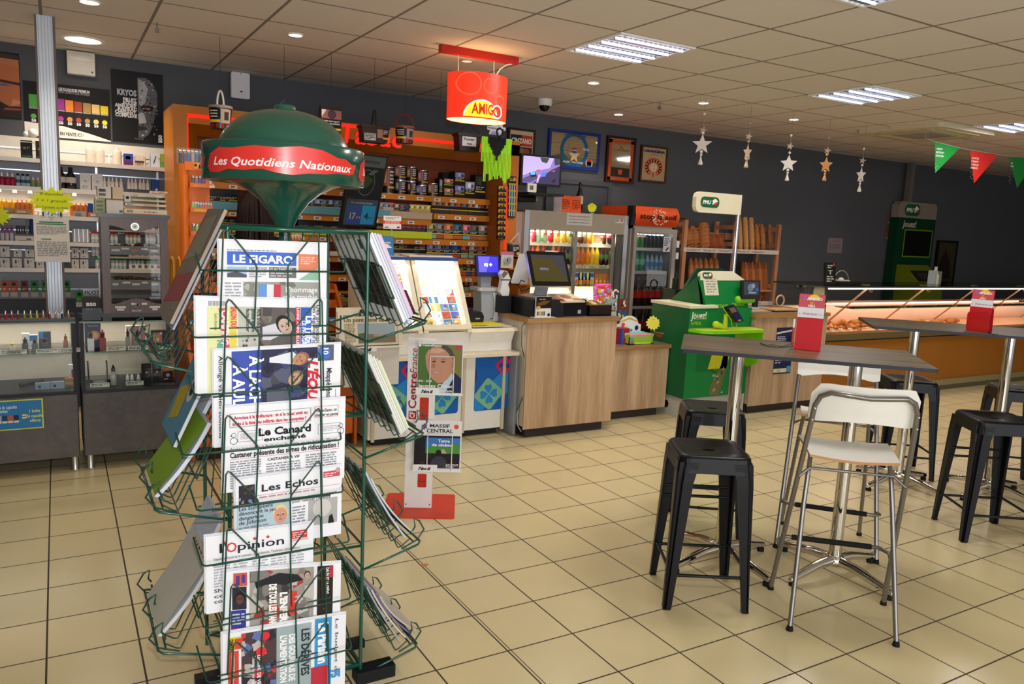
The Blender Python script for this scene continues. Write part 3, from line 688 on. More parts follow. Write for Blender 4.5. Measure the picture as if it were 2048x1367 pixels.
def star_sign(name,lb,u,v,ru,y,c,lines_,n=14,r0=.7,rz=0.,ky=.66):
 p=at(u,v,y=y);R_=ru*(p-Vector((0,0,CAMH))).dot(CF)/FPX
 a_=math.atan2(p.x,p.y)*.8;fr=Fr((p.x,y,p.z),(math.cos(a_),-math.sin(a_),0),(0,0,1));g=G();g.prism(fr,star_pts(0,0,R_,R_*r0,n,ky=ky,jit=.1,rnd=random.Random(int(u))),0,.003,mat(c,.6,var=.02))
 for i,s in enumerate(lines_):g.text(fr,s,0,R_*(ky*.45-.30*i),R_*.12,'2c3414',.005,al='c',w=R_*min(1.25,.09*len(s)),ital=.2)
 return g.obj(name,label=lb,cat='sign')
star_sign('star_sign','big yellow burst shaped price sign on the pillar',104,402,44,py-.045,'d6de1c',['E-liquides','1 = 1 gratuit','2 = 2 gratuits, au choix','3 = 3 gratuits'],ky=.6)
star_sign('star_sign','yellow burst sign cut by the left edge of the photo',-4,432,22,SY-.03,'cfe01c',[],ky=1.)
# showcases
FYc,BYc=5.30,5.78;zT=.915;zS=.73;zb0=.50;dkm=mat('202126',.4)
conc=wood_mat('concrete_laminate','322c28','50473f',(1,1,1),.4,3.2);gl=glass_mat()
def showcase(label,x0,x1,feet):
 t=thing('glass_showcase',label,'display cabinet',((x0+x1)/2,(FYc+BYc)/2,0),group='vape showcases')
 g=G();g.box(x0,x1,FYc+.01,BYc,.09,zb0-.02,dkm);g.obj('base_cabinet',t)
 g=G();g.box(x0+.006,x1-.006,FYc-.008,FYc+.01,.09,zb0-.02,conc);g.obj('front_panel',t)
 g=G();g.box(x0,x1,FYc-.01,BYc,zb0-.02,zb0,dkm);g.obj('display_floor',t)
 g=G();g.box(x0+.02,x1-.02,BYc-.015,BYc,zb0,zT,mat('b3a99d',.6));g.obj('back_panel',t)
 for x,y in((x0,FYc),(x1-.022,FYc),(x0,BYc-.022),(x1-.022,BYc-.022)):
  g=G();g.box(x,x+.022,y,y+.022,zb0,zT,dkm);g.obj('post',t)
 g=G();g.box(x0+.03,x1-.03,FYc+.03,BYc-.02,zS-.006,zS,gl);g.box(x0+.03,x1-.03,FYc+.027,FYc+.03,zS-.006,zS,mat('5f7f6c',.2));g.obj('glass_shelf',t)
 g=G();g.add([(x0+.022,FYc+.008,zb0),(x1-.022,FYc+.008,zb0),(x1-.022,FYc+.008,zT),(x0+.022,FYc+.008,zT)],[(0,1,2,3)],gl);g.obj('front_glass',t)
 g=G();g.box(x0,x1,FYc,BYc,zT,zT+.008,gl);g.box(x0,x1,FYc-.002,FYc,zT,zT+.008,mat('5f7f6c',.2));g.obj('glass_top',t)
 for x in feet:
  g=G();g.lathe((x,FYc+.03,0),[(.024,0),(.02,.008),(.02,.09)],mat('b9b6ac',.25,.9),16);g.obj('leg',t)
 return t
showcase('grey glass showcase at the left edge with a blue poster on its front',-1.2,.075,(-1.1,.045))
showcase('grey glass showcase under the wooden cigar cabinet',.095,.645,(.13,.605))
lamp('showcase_light','AREA',(-.1,5.55,.9),4,(1,.9,.75),1.2,.1)
a,b=at(-60,805,y=FYc-.012),at(88,855,y=FYc-.012)
g=G();fr=FX(a.x,FYc-.01,b.z);W,H=b.x-a.x,a.z-b.z
g.fbox(fr,0,W,0,H,-.002,.0,'d6d23a');g.rect(fr,.007,.007,W-.007,H-.007,'2f78b0',.002)
g.text(fr,'boîtes de capsules',W*.30,H*.72,.022,'e8f2f8',w=W*.33);g.text(fr,'achetées',W*.34,H*.6,.020,'e8f2f8',w=W*.16)
for k,c in enumerate(['9ab0b8','283a5c','b0603a','20304c']):g.rect(fr,W*(.34+.08*k),H*.25,W*(.41+.08*k),H*.5,c,.003);g.rect(fr,W*(.34+.08*k),H*.25,W*(.41+.08*k),H*.32,'d0d0cc',.004)
g.text(fr,'=',W*.70,H*.3,.05,'e6e04a',w=W*.06,bold=.03)
for k,s in enumerate(['1 boîte','de capsules','offerte']):g.text(fr,s,W*.88,H*(.55-.16*k),.02,'e6e04a',al='c',w=W*.022*len(s),bold=.01)
g.obj('promotion_poster',label='blue poster with yellow frame on the front of the left showcase',cat='poster')
def inbox(name,lb,cat,u0,v0,u1,v1,y,c,zb,draw=None,d=.03,group=None):return sbox(name,lb,cat,u0,v0,u1,v1,y,c,draw,d,group,zb)
def mod(lb,u,zb,y,h,w_,c,tank='2a2a2e'):
 p=at(u,700,y=y);t=thing('vape_mod',lb,'vape device',(p.x,y,zb),group='vape devices in the showcases')
 g=G();g.rbox(FX(p.x-w_/2,y,zb),0,w_,0,h*.6,-.012,.012,.006,mat(c,.3));g.obj('battery_box',t)
 g=G();g.lathe((p.x,y,zb+h*.6),[(w_*.32,0),(w_*.32,h*.2),(w_*.38,h*.22),(w_*.3,h*.27),(w_*.14,h*.28),(w_*.14,h*.4)],mat(tank,.2,.5),12);g.obj('tank',t)
z1=zS;yI=5.45
mod('black vape device on the glass shelf, left of three',51,z1,yI,.085,.032,'1c1c20')
mod('dark green vape device on the glass shelf, between two black ones',70,z1,yI,.08,.03,'2c3a38')
mod('black vape device on the glass shelf beside the pillar',90,z1,yI,.085,.032,'1a1c22')
mod('copper vape device on the glass shelf right of the pillar',132,z1,yI,.1,.026,'9a5230','b07848')
mod('yellow tipped vape device on the glass shelf at the far left',25,z1,yI,.06,.026,'d8d4cc','d8d23a')
mod('white vape device with black trim standing by the purple box',182,z1,yI-.05,.125,.036,'d8d8d4','2c2c30')
mod('red vape device beside the white one on the glass shelf',206,z1,yI-.03,.125,.036,'8c1f1c','8a1818')
for k,u in enumerate((256,275)):mod('silver cylindrical vape device in front of the pink boxes, %s of two'%ORD[k],u,z1,yI-.02,.125,.026,'8a8680','4c4a48')
inbox('product_box','white device box behind the black vape devices on the glass shelf','box',43,671,60,702,yI+.08,'d0d2d4',z1)
inbox('product_box','white box with a blue top on the glass shelf left of the pillar','box',59,675,76,702,yI+.08,'c8ccd0',z1,dd_txt([(0,.6,1,1,'2a6cb8')]))
inbox('product_box','dark box with a cyan corner on the glass shelf next to the pillar','box',77,671,103,704,yI+.08,'39424e',z1,dd_txt([(0,.6,.4,1,'2a7ab8')]))
inbox('product_box','purple sunset box behind the white and red vape devices','box',169,659,203,708,yI+.04,'3c3a56',z1,lambda g,fr,W,H:(g.disc(fr,W*.6,H*.5,W*.34,'c8886a',.003),g.disc(fr,W*.6,H*.5,W*.2,'e8b080',.004),g.text(fr,'Veco One',W*.2,H*.86,.01,'b8b8d0',.004)))
for k,(u0,u1,c)in enumerate(((252,262,'e8d8c8'),(263,280,'b08e8c'),(281,291,'a98684'))):
 inbox('product_box','%s slim box behind the silver vape devices, %s of three'%(('cream','dusty pink','mauve')[k],ORD[k]),'box',u0,657,u1,698,yI+.05,c,z1)
inbox('product_box','black box with an orange window on the glass shelf','box',302,663,338,692,yI+.06,'1b1618',z1,lambda g,fr,W,H:(g.rect(fr,W*.1,H*.2,W*.6,H*.85,'c8622a',.003),g.disc(fr,W*.35,H*.4,W*.1,'d8c060',.004),g.disc(fr,W*.55,H*.8,W*.07,'e8e0d8',.005)))
pl=[(0,702,30),(14,695,27),(72,703,32),(119,704,31),(214,702,29),(256,700,32),(318,700,22)]
for k,(u,v,wd)in enumerate(pl):
 p=at(u,v,y=FYc+.06);W=wd*.0036
 g=G();fr=Fr((p.x,FYc+.05,zS+.001),(1,0,0),(0,.35,1));g.fbox(fr,0,W,0,.026,-.001,.001,'d6cfc0');g.lines(fr,.006,.004,W-.006,.022,2,'4a4640',.003)
 g.obj('price_card',label='cream price card on the glass shelf of the showcases, %s from the left'%ORD[k],cat='price card',group='price cards on the glass shelf')
for k,(u,wd)in enumerate([(180,30),(252,28)]):
 p=at(u,770,y=FYc+.08);W=wd*.0036
 g=G();fr=Fr((p.x,FYc+.07,zb0+.001),(1,0,0),(0,.35,1));g.fbox(fr,0,W,0,.026,-.001,.001,'d6cfc0');g.lines(fr,.006,.004,W-.006,.022,2,'4a4640',.003)
 g.obj('price_card',label='cream price card on the showcase floor, %s of the two'%('left' if k==0 else 'right'),cat='price card',group='price cards on the showcase floor')
inbox('product_box','small blue capsule box in the left showcase, left of two','box',70,765,100,776,FYc+.1,'7f93a8',zb0,lambda g,fr,W,H:g.disc(fr,W*.3,H*.45,.008,'15181c'))
inbox('product_box','small blue capsule box in the left showcase, right of two','box',101,764,129,776,FYc+.1,'8798aa',zb0,lambda g,fr,W,H:g.disc(fr,W*.3,H*.45,.008,'15181c'))
inbox('product_box','striped orange and green box beside the capsule boxes','box',130,757,150,775,FYc+.1,'b8643a',zb0,dd_txt([(0,0,1,.25,'4c6a38'),(0,.45,1,.6,'90a060')]))
inbox('product_box','white box picturing a dark red pen in the left showcase','box',136,716,152,752,FYc+.25,'d8d6d2',zb0,lambda g,fr,W,H:g.rect(fr,W*.4,H*.15,W*.62,H*.75,'8a1c2c',.003))
g=G();p=at(62,745,y=5.55);g.tube([(p.x-.06,5.5,zb0+.015),(p.x+.06,5.56,zb0+.02)],[.014,.018],mat('1b1a1c',.4),10);g.obj('pouch',label='short black cylindrical pouch on the floor of the left showcase',cat='pouch')
p0,p1=at(170,735,y=5.5),at(222,735,y=5.5);t=thing('wifi_router','black wireless router with two antennas in the right showcase','router',((p0.x+p1.x)/2,5.5,zb0))
g=G();g.prism(Fr((p0.x,5.42,zb0+.012),(1,0,0),(0,1,0)),[(0,.02),(.05,0),(p1.x-p0.x-.05,0),(p1.x-p0.x,.02),(p1.x-p0.x-.01,.13),(.01,.13)],0,.025,mat('161618',.25));g.rect(FX(p0.x,5.42,zb0),.04,.014,p1.x-p0.x-.04,.032,'9a968c');g.obj('housing',t)
for x in(p0.x+.02,p1.x-.02):g=G();g.cyl((x,5.53,zb0+.02),(x-.003,5.54,zb0+.14),.005,mat('161618',.4),8);g.obj('antenna',t)
put([(bp('clr','dropper_bottle',.13,.019,'a8a49c','1c1c1e',capr=.012),at(227,760,y=FYc+.12).x,FYc+.12,zb0,'clear glass dropper bottle with a black nozzle')],None,'beside the router')
put([(bp('sm','dropper_bottle',.065,.011,'d6d6d2','eeeeec',capr=.008,labelc='a8aab0'),at(u,760,y=FYc+.12).x,FYc+.12,zb0,'tiny white dropper bottle')for u in(255,264,277)],'tiny dropper bottles','in the right showcase, %s of three')
for k,(u0,u1)in enumerate(((283,303),(305,323))):
 inbox('product_box','black box with a gold charm in the right showcase, %s of two'%('left' if k==0 else 'right'),'box',u0,727,u1,762,FYc+.15,'171210',zb0,lambda g,fr,W,H:(g.disc(fr,W*.5,H*.55,.006,'f0b858',.003),g.rect(fr,W*.2,H*.85,W*.8,H*.93,'3a342c',.003)),group='black gold charm boxes')
inbox('product_box','flame coloured box with a mascot bottle at the end of the showcase','box',325,723,346,762,FYc+.15,'3a1410',zb0,lambda g,fr,W,H:(g.rect(fr,0,H*.5,W,H,'c8702a',.003),g.disc(fr,W*.5,H*.3,W*.2,'b8b4ac',.004),g.lines(fr,W*.1,.01,W*.9,.02,1,'c8c8c8',.005)))
g=G();x0,x1=at(-40,634,y=5.36).x,at(150,636,y=5.36).x;g.box(x0,x1,5.34,5.40,zT+.009,zT+.024,mat('19191b',.3));g.obj('vial_rail',label='long black rail holding small vials on the left showcase',cat='rail')
for k in range(12):
 x=at(-2+12.6*k,625,y=5.37).x;c=['8c1c28','9c2034','a8283a','8c2430','7c8a2a','a89a2c','b8a830','c8784a','8a3428','b87850','2a3a5c','b87a50'][k]
 g=G();g.lathe((x,5.37,zT+.024),[(.007,0),(.007,.022),(.004,.026)],c,8);g.lathe((x,5.37,zT+.05),[(.0045,0),(.0045,.02),(.002,.023)],mat('c8ccd0',.2,.8),8)
 g.obj('sample_vial',label='tiny sample vial with a metal top on the black rail, %s from the left'%ORD[k],cat='vial',group='vials on the black rail')
t=thing('leaflet_holder','clear leaflet holder with a brown card reading B50 left of the wooden cabinet','leaflet holder',(at(183,630,y=5.36).x,5.36,zT+.008))
a,b=at(164,585,y=5.36),at(201,632,y=5.36);W=b.x-a.x
g=G();g.box(a.x,b.x,5.37,5.40,zT+.01,zT+.15,'2b221f');fr=FX(a.x,5.37,zT+.01);g.text(fr,'B50',W*.22,.085,.02,'e8e4e0',w=W*.55,bold=.04);g.lines(fr,W*.2,.062,W*.8,.07,1,'a8a4a0');g.obj('card',t)
g=G();g.box(a.x-.002,b.x+.002,5.34,5.37,zT+.01,zT+.085,plastic_mat('70747c',.45));g.obj('pocket',t)
inbox('sign_card','small dark sign reading ALICE behind the leaflet holder','sign',166,573,194,584,5.42,'a8acb0',zT+.155,lambda g,fr,W,H:g.text(fr,"d'ALICE",W*.05,H*.15,H*.75,'141416',w=W*.9,bold=.03),d=.01)
# wooden cigar cabinet
hw=wood_mat('dark_cabinet_wood','38231c','573a30',(1,1,.1),.35,16);hx0,hx1,hy0,hy1=.228,.602,5.36,5.66;hz0,hz1=.94,1.575
t=thing('cigar_cabinet','dark wooden cigar cabinet with glass door and round dial on the showcase','cabinet',((hx0+hx1)/2,(hy0+hy1)/2,zT+.008))
g=G();g.box(hx0-.012,hx1+.012,hy0-.01,hy1,hz0-.0,hz0+.02,mat('1a1718',.3));
for x in(hx0-.005,hx1-.045):g.box(x,x+.05,hy0,hy0+.05,zT+.008,hz0,mat('1a1718',.3));g.box(x,x+.05,hy1-.05,hy1,zT+.008,hz0,mat('1a1718',.3))
g.obj('plinth',t)
g=G();g.box(hx0-.014,hx1+.014,hy0-.014,hy1,hz1-.022,hz1,mat('1a1718',.3));g.obj('top',t)
for x in(hx0,hx1-.045):g=G();g.box(x,x+.045,hy0,hy0+.03,hz0+.02,hz1-.022,hw);g.box(x+.0,x+.012 if x==hx0 else x+.045,hy0+.03,hy1,hz0+.02,hz1-.022,hw)if x==hx0 else g.box(x+.033,x+.045,hy0+.03,hy1,hz0+.02,hz1-.022,hw);g.obj('side_panel',t)
fr=FX(hx0+.045,hy0+.002,hz1-.022);Wd=hx1-hx0-.09
curve=[(0,-.05)]+[(Wd*i/16,-.05-.035*math.sin(math.pi*i/16)**2)for i in range(1,16)]+[(Wd,-.05)]
g=G();g.prism(fr,curve+[(Wd,0),(0,0)],-.02,0,hw);g.obj('arched_rail',t)
g=G();c=fr.p(Wd*.5,-.055,.002);g.prism(fr,[(Wd*.5+.024*math.cos(a),-.052+.024*math.sin(a))for a in[math.pi*i/12 for i in range(24)]],.0,.006,mat('c8ccc8',.25,.6));g.disc(fr,Wd*.5,-.052,.017,'e2e6e2',.008);g.disc(fr,Wd*.5,-.052,.004,'222222',.009);g.obj('dial',t)
fl_=FX(hx0+.045,hy0+.002,hz0+.02);cur=[(0,.0),(Wd,0),(Wd,.06)]+[(Wd*(1-i/16),.06+.035*math.sin(math.pi*i/16)**2)for i in range(1,16)]+[(0,.06)]
g=G();g.prism(fl_,cur,-.02,0,hw);g.text(fl_,'BROISY',Wd*.4,.012,.013,'d6cfc8',w=Wd*.2)
g.disc(fl_,Wd*.5,.055,.017,'2c2a28');g.ring(fl_,Wd*.5,.055,.012,.0145,'a8a49c',.002)
for x,y,w2 in((.02,.035,.06),(.03,.02,.04),(.11,.055,.03),(.17,.055,.03),(.215,.035,.06),(.23,.02,.03)):g.rect(fl_,x,y,x+w2,y+.012,'cdc8c0',.002)
g.obj('lower_rail',t)
for k,zz in enumerate((1.345,1.135,.985)):
 g=G();g.box(hx0+.03,hx1-.03,hy0+.03,hy1-.02,zz,zz+.012,hw);
 if k<2:
  g.box(hx0+.045,hx1-.045,hy0+.02,hy0+.03,zz-.02,zz+.035,hw);fr=FX(hx0+.045,hy0+.02,zz-.02)
  rnd=random.Random(k)
  for i in range(5):x=.01+.055*i;g.rect(fr,x,.022+.01*(i%2),x+rnd.uniform(.03,.048),.034+.01*(i%2),'cdc8c0' if not(k==0 and i==2)else 'd8703a',.002)
 g.obj('shelf',t)
g=G();g.add([(hx0+.045,hy0+.012,hz0+.1),(hx1-.045,hy0+.012,hz0+.1),(hx1-.045,hy0+.012,hz1-.08),(hx0+.045,hy0+.012,hz1-.08)],[(0,1,2,3)],gl);g.obj('glass_door',t)
rnd=random.Random(5)
for k,zz in enumerate((1.357,1.147,.997)):
 g=G()
 for i in range(26):
  x=hx0+.055+rnd.random()*(hx1-hx0-.11);L_=rnd.uniform(.0,.03)
  hgt=.03*(1-abs((x-(hx0+hx1)/2+(.05 if k==1 else-.05))/(.25)))
  for q in range(4):g.cyl((x+rnd.uniform(-.01,.01),hy0+.05+.035*q,zz+.006+max(0,hgt)*rnd.random()),(x+rnd.uniform(-.01,.01),hy0+.15+.03*q,zz+.008+max(0,hgt)*rnd.random()),.006,mat('5c3a24',.8),6)
 g.obj('cigar_pile',label='heap of small brown cigars on the %s shelf inside the wooden cabinet'%('top','middle','bottom')[k],cat='cigars',kind='stuff')
zc=hz1
def cb(lb,u0,v0,u1,v1,y,c,zb,draw,d=.16):return sbox('cigar_box',lb,'box',u0,v0,u1,v1,y,c,draw,d,None,zb)
frame_d=lambda c1,c2:(lambda g,fr,W,H:(g.rect(fr,0,0,W,H*.14,c1),g.rect(fr,0,H*.86,W,H,c1),g.lines(fr,W*.45,H*.35,W*.9,H*.6,1,c2,.003),g.rect(fr,W*.06,H*.3,W*.2,H*.7,'9a9a84',.003)))
z=zc
hx=[at(u,400,y=5.4).x for u in(189,210,247,248,336)]
for k,(u0,v0,u1,v1,c,cc)in enumerate([(248,402,334,419,'e4d9bc','c87a3a'),(249,391,332,401,'ddd2b4','b86a34'),(249,381,331,390,'d9cfae','8a9a4a'),(262,371,325,380,'d8d4c8','c8a85a')]):
 H=at(u0,v0,y=5.4).z-at(u0,v1,y=5.4).z
 cb('long cream cigar box, %s in the stack on the cabinet'%('lowest','second from the bottom','third from the bottom','topmost')[k],u0,v0,u1,v1,5.4,c,z,frame_d(cc,'5a5040'));z+=H
cb('small cream box with a brown edge lying on the topmost long cigar box',302,370,335,377,5.42,'d8c49c',z,frame_d('a8643a','5a5040'),.1)
cb('cream cigar box with brown edging at the front left of the cabinet top',212,388,247,419,5.37,'d8d0c4',zc,lambda g,fr,W,H:(g.rect(fr,0,H*.92,W,H,'9a6a4a'),g.rect(fr,W*.75,H*.08,W*.95,H*.25,'6a6a6a')))
cb('olive cigar box with grey labels beside the cream one',189,388,211,418,5.40,'a8ac84',zc,lambda g,fr,W,H:[g.rect(fr,W*.15,H*(.15+.28*i),W*.75,H*(.3+.28*i),'7a7f6a')for i in range(3)]and None)
zz=zc+at(189,388,y=5.4).z-at(189,418,y=5.4).z
cb('pale box with dark labels stacked on the olive box',194,362,222,387,5.40,'cdc6ba',zz,lambda g,fr,W,H:(g.rect(fr,W*.1,H*.55,W*.6,H*.8,'4a4440'),g.rect(fr,W*.1,H*.2,W*.6,H*.42,'6a6460')))
cb('tan cigar box with a dark edge stacked beside the pale box',223,362,247,387,5.40,'c9b496',zz,lambda g,fr,W,H:g.rect(fr,0,0,W*.06,H,'6a4a34'))
cb('white box with a round black logo on the stack of long boxes',248,372,261,387,5.39,'cfccc4',zz-.015,lambda g,fr,W,H:g.disc(fr,W*.5,H*.6,W*.28,'1c1c1e'))
# orange tobacco wall unit
och=mat('b8701e',.4);och2=mat('a86018',.45);redl=mat('f02410',emit=.9,var=0);brw=mat('7c3c1c',.5,var=.08,scale=40)
TX0,TX1,TY=.745,3.64,6.2
ztp=at(355,208,y=TY).z;zhd=at(820,300,y=TY).z
t=thing('tobacco_shelving','large orange tobacco shelving unit with glowing red lettering','shelving',((TX0+TX1)/2,6.5,0))
g=G();g.box(TX0,TX0+.1,TY,6.78,0,ztp,och);g.add([(TX0+.1,TY,.9),(TX0+.19,TY+.2,.9),(TX0+.19,TY+.2,zhd),(TX0+.1,TY,ztp-.08)],[(0,1,2,3)],och2);g.box(TX0+.1,TX0+.19,TY+.2,6.78,0,zhd,och)
g.box(TX0+.092,TX0+.1,TY-.006,TY,.9,ztp-.08,redl);g.obj('side_panel',t)
g=G();g.box(TX0+.1,TX1,TY,6.78,ztp-.03,ztp,och);g.box(TX0+.1,TX1,TY,TY+.012,zhd+.04,ztp-.03,och)
g.add([(TX0+.1,TY,zhd+.04),(TX1-.1,TY,zhd+.04),(TX1-.19,TY+.2,zhd-.03),(TX0+.19,TY+.2,zhd-.03)],[(0,1,2,3)],och2);g.box(TX0+.19,TX1-.19,TY+.2,TY+.21,zhd-.03,ztp-.03,och2);g.obj('header',t)
g=G();g.box(TX1-.16,TX1,TY,6.78,0,ztp-.03,mat('b06626',.45));g.box(at(1011,430,y=TY).x-.012,at(1011,430,y=TY).x+.012,TY-.01,TY,at(1013,500,y=TY).z,at(1013,372,y=TY).z,redl);g.obj('side_panel',t)
g=G();g.box(TX0+.19,TX1-.16,6.72,6.78,0,ztp-.03,brw)
for x in(1.75,2.55):g.box(x-.01,x+.01,6.715,6.72,0,ztp-.2,'4a2210')
g.obj('back_panel',t)
zm=at(504,242,y=TY).z
g=G();g.box(TX0+.1,at(655,252,y=TY).x,TY-.012,TY-.002,zm-.02,zm+.005,redl);g.obj('light_strip',t)
g=G();x0=at(803,262,y=TY).x;g.box(x0,TX1-.1,TY-.012,TY-.002,zm-.02,zm+.005,redl);g.obj('light_strip',t)
fr=FX(at(677,285,y=TY).x,TY-.012,at(700,286,y=TY).z)
g=G();g.text(fr,'Tabac',0,0,.15,redl,.006,w=at(803,280,y=TY).x-at(677,280,y=TY).x,bold=.02,ital=.1);g.obj('lettering',t)
SHY=6.42
def zS_(u,v):return at(u,v,y=SHY).z
R1,R2L,R2,R3,R4,R5,R6=zS_(880,393),zS_(810,437),zS_(930,430),zS_(890,479),zS_(870,516),zS_(945,553),zS_(950,583)
xl,xr=TX0+.2,TX1-.17;xm2=at(862,430,y=SHY).x
tagm=mat('d6d0c8',.5)
for(z,a,b,band)in[(R1,xl,xr,None),(R2L,xl,xm2,'mix'),(R2,xm2+.02,xr,None),(R3,xl,xr,'lime'),(R4,xl,xr,'white'),(R5,xl,xr,None),(R6,xl,xr,None)]:
 g=G();g.box(a,b,SHY,6.72,z-.012,z+.002,och2);g.box(a,b,SHY-.014,SHY,z-.05,z+.0,och)
 if band:
  e=min(b,xm2)
  if band=='lime':g.box(a,e,SHY-.03,SHY-.014,z+.002,z+.062,'b4c41c')
  elif band=='white':g.box(a,e,SHY-.03,SHY-.014,z+.002,z+.04,'c8b8a0');
  else:
   k=at(800,430,y=SHY).x;g.box(a,k-.1,SHY-.03,SHY-.014,z+.002,z+.062,'5e98a8');g.box(k-.1,e,SHY-.03,SHY-.014,z+.002,z+.062,'b09c84')
 s=g.obj('shelf',t)
 n=int((b-a)/.17);rnd=random.Random(int(z*100))
 for i in range(n):
  x=a+.05+(b-a-.1)*i/n+rnd.uniform(-.012,.012)
  g=G();fr=FX(x,SHY-.0145,z-.043);g.fbox(fr,0,.062,0,.026,0,.002,tagm);g.rect(fr,.012,.008,.045,.018,'4a4a50',.003);g.obj('price_tag',s)
  # packs
PK={}
def pack_proto(key,w_,h,d,body,pic,band='d8b020',text=True,name='cigarette_pack',foot=None,cat='tobacco pack'):
 g=G();g.box(-w_/2,w_/2,0,d,-50,-50+h,mat(body,.35));fr=FX(-w_/2,0,-50)
 if pic:g.rect(fr,w_*.06,h*.56,w_*.94,h*.94,pic);g.rect(fr,w_*.3,h*.62,w_*.6,h*.88,mat(tuple(min(255,int(int(pic[i:i+2],16)*1.35))for i in(0,2,4))),.002);g.rect(fr,w_*.62,h*.6,w_*.86,h*.8,mat(tuple(int(int(pic[i:i+2],16)*.5)for i in(0,2,4))),.002)
 if text:g.rect(fr,w_*.04,h*.36,w_*.96,h*.55,'0c0b0b');g.lines(fr,w_*.1,h*.38,w_*.9,h*.54,2,'b8b4ac',.002)
 if band:g.rect(fr,w_*.04,h*.29,w_*.96,h*.35,band,.002)
 if foot:g.rect(fr,w_*.06,h*.04,w_*.94,h*.26,foot)
 o=g.obj(name,org=(0,0,-50),label='x',cat=cat);return o
def pk(key,*a,**k):
 if key not in PK:PK[key]=pack_proto(key,*a,**k)
 return PK[key]
PUSED=set()
def place(o,loc,lb,group=None,rz=0):
 if o not in PUSED:
  PUSED.add(o);o.location=loc;o.rotation_euler.z=rz;o['label']=lb
  if group:o['group']=group
  return o
 c=o.copy();COL.objects.link(c);c.location=loc;c.rotation_euler.z=rz;c['label']=lb
 if group:c['group']=group
 elif 'group' in c:del c['group']
 return c
def tin(lb,u0,v0,u1,v1,z,pic,y=6.5):
 x0,x1=at(u0,v1,y=y).x,at(u1,v1,y=y).x;h=at(u0,v0,y=y).z-at(u0,v1,y=y).z;r=(x1-x0)/2;xc=(x0+x1)/2
 t=thing('tobacco_tin',lb,'tin',(xc,y+r,z),group='tobacco tins on the top shelf')
 g=G();c=Vector((xc,y+r,z));g.lathe(c,[(r,.004),(r,h-.006)],mat('1c1512',.3),20)
 def arc(a0,a1,z0,z1,m,e=.001):
  n=6;vs=[]
  for i in range(n+1):
   a=math.radians(lerp(a0,a1,i/n)-90)
   for zz in(z0,z1):vs.append(c+Vector(((r+e)*math.cos(a),(r+e)*math.sin(a),zz)))
  g.add(vs,[(2*i,2*i+2,2*i+3,2*i+1)for i in range(n)],m,True)
 arc(-75,-15,h*.28,h*.92,mat(pic));arc(-62,-38,h*.4,h*.8,mat('c8a890'),.0016)
 for i in range(4):arc(-5,38-6*(i%2),h*(.78-.13*i),h*(.85-.13*i),mat('c4beb6'),.0016)
 arc(-20,62,h*.2,h*.27,mat('d8b020'),.0016);g.obj('body',t)
 for zz in(0,h-.006):g=G();g.lathe(c+Vector((0,0,zz)),[(r*1.02,0),(r*1.03,.003),(r*1.02,.006)],mat('c8c8cc',.2,.9),20);g.obj('lid' if zz else 'rim',t)
 return h
m3=lambda u,v:(740+u*.1536,310+v*.1536)
def tz(*a):return m3(a[0],a[1])+m3(a[2],a[3])
h=tin('tall tobacco tin with a yellow band, first from the left',*tz(185,150,335,500),R1,'b0603c',6.48)
h=tin('lower tobacco tin in the second stack',*tz(345,325,485,510),R1,'5c5a72');tin('upper tobacco tin in the second stack',*tz(340,135,490,322),R1+h,'9c6a60')
h=tin('lower tobacco tin in the third stack',*tz(500,338,615,515),R1,'6a2c28');tin('upper tobacco tin in the third stack',*tz(493,142,625,335),R1+h,'8a5a48')
h=tin('lower tobacco tin in the fourth stack',*tz(618,385,762,520),R1,'8078b0');tin('upper tobacco tin in the fourth stack',*tz(638,180,772,380),R1+h,'a05a6a')
tin('short single tobacco tin beside the black boxes',*tz(772,355,908,530),R1,'9a6a58')
def bigbox(lb,a,z,pic,body='1d1612',y=6.5):
 u0,v0,u1,v1=tz(*a);p,q=at(u0,v0,y=y),at(u1,v1,y=y);w_,h=q.x-p.x,at(u0,v0,y=y).z-at(u0,v1,y=y).z
 o=pk(('b',lb),w_,h,.1,body,pic,name='tobacco_box');place(o,((p.x+q.x)/2,y,z),lb,'black tobacco boxes');return h
bigbox('narrow black tobacco box with silver pictures right of the last tin',(905,290,955,535),R1,'8a8a90',y=6.53)
h=bigbox('lower of two stacked black boxes with a brown picture',(962,415,1087,540),R1,'b88468');bigbox('upper of two stacked black boxes with a brown picture',(962,288,1087,413),R1+h,'b88468')
bigbox('black box with a red side standing behind the stacked boxes',(950,200,1045,532),R1,None,y=6.62)
h=bigbox('lower of two tall black boxes with a blue picture',(1102,375,1232,548),R1,'8078b0');bigbox('upper of two tall black boxes with a blue picture',(1105,195,1235,370),R1+h,'8078b0')
bigbox('black box with a seated figure picture and yellow band',(1237,320,1360,555),R1,'a8b0c0')
bigbox('tallest black box with a yellow band, last on the top shelf',(1372,240,1500,562),R1,'30302c')
rnd=random.Random(11)
pics=['a07a5c','9c6848','b08058','8c7a80','a05c38','6c6478','a8846c','c8b8b0','7c3a34','b89078','8a4c34']
WH=['top','second','third','fourth','fifth','sixth']
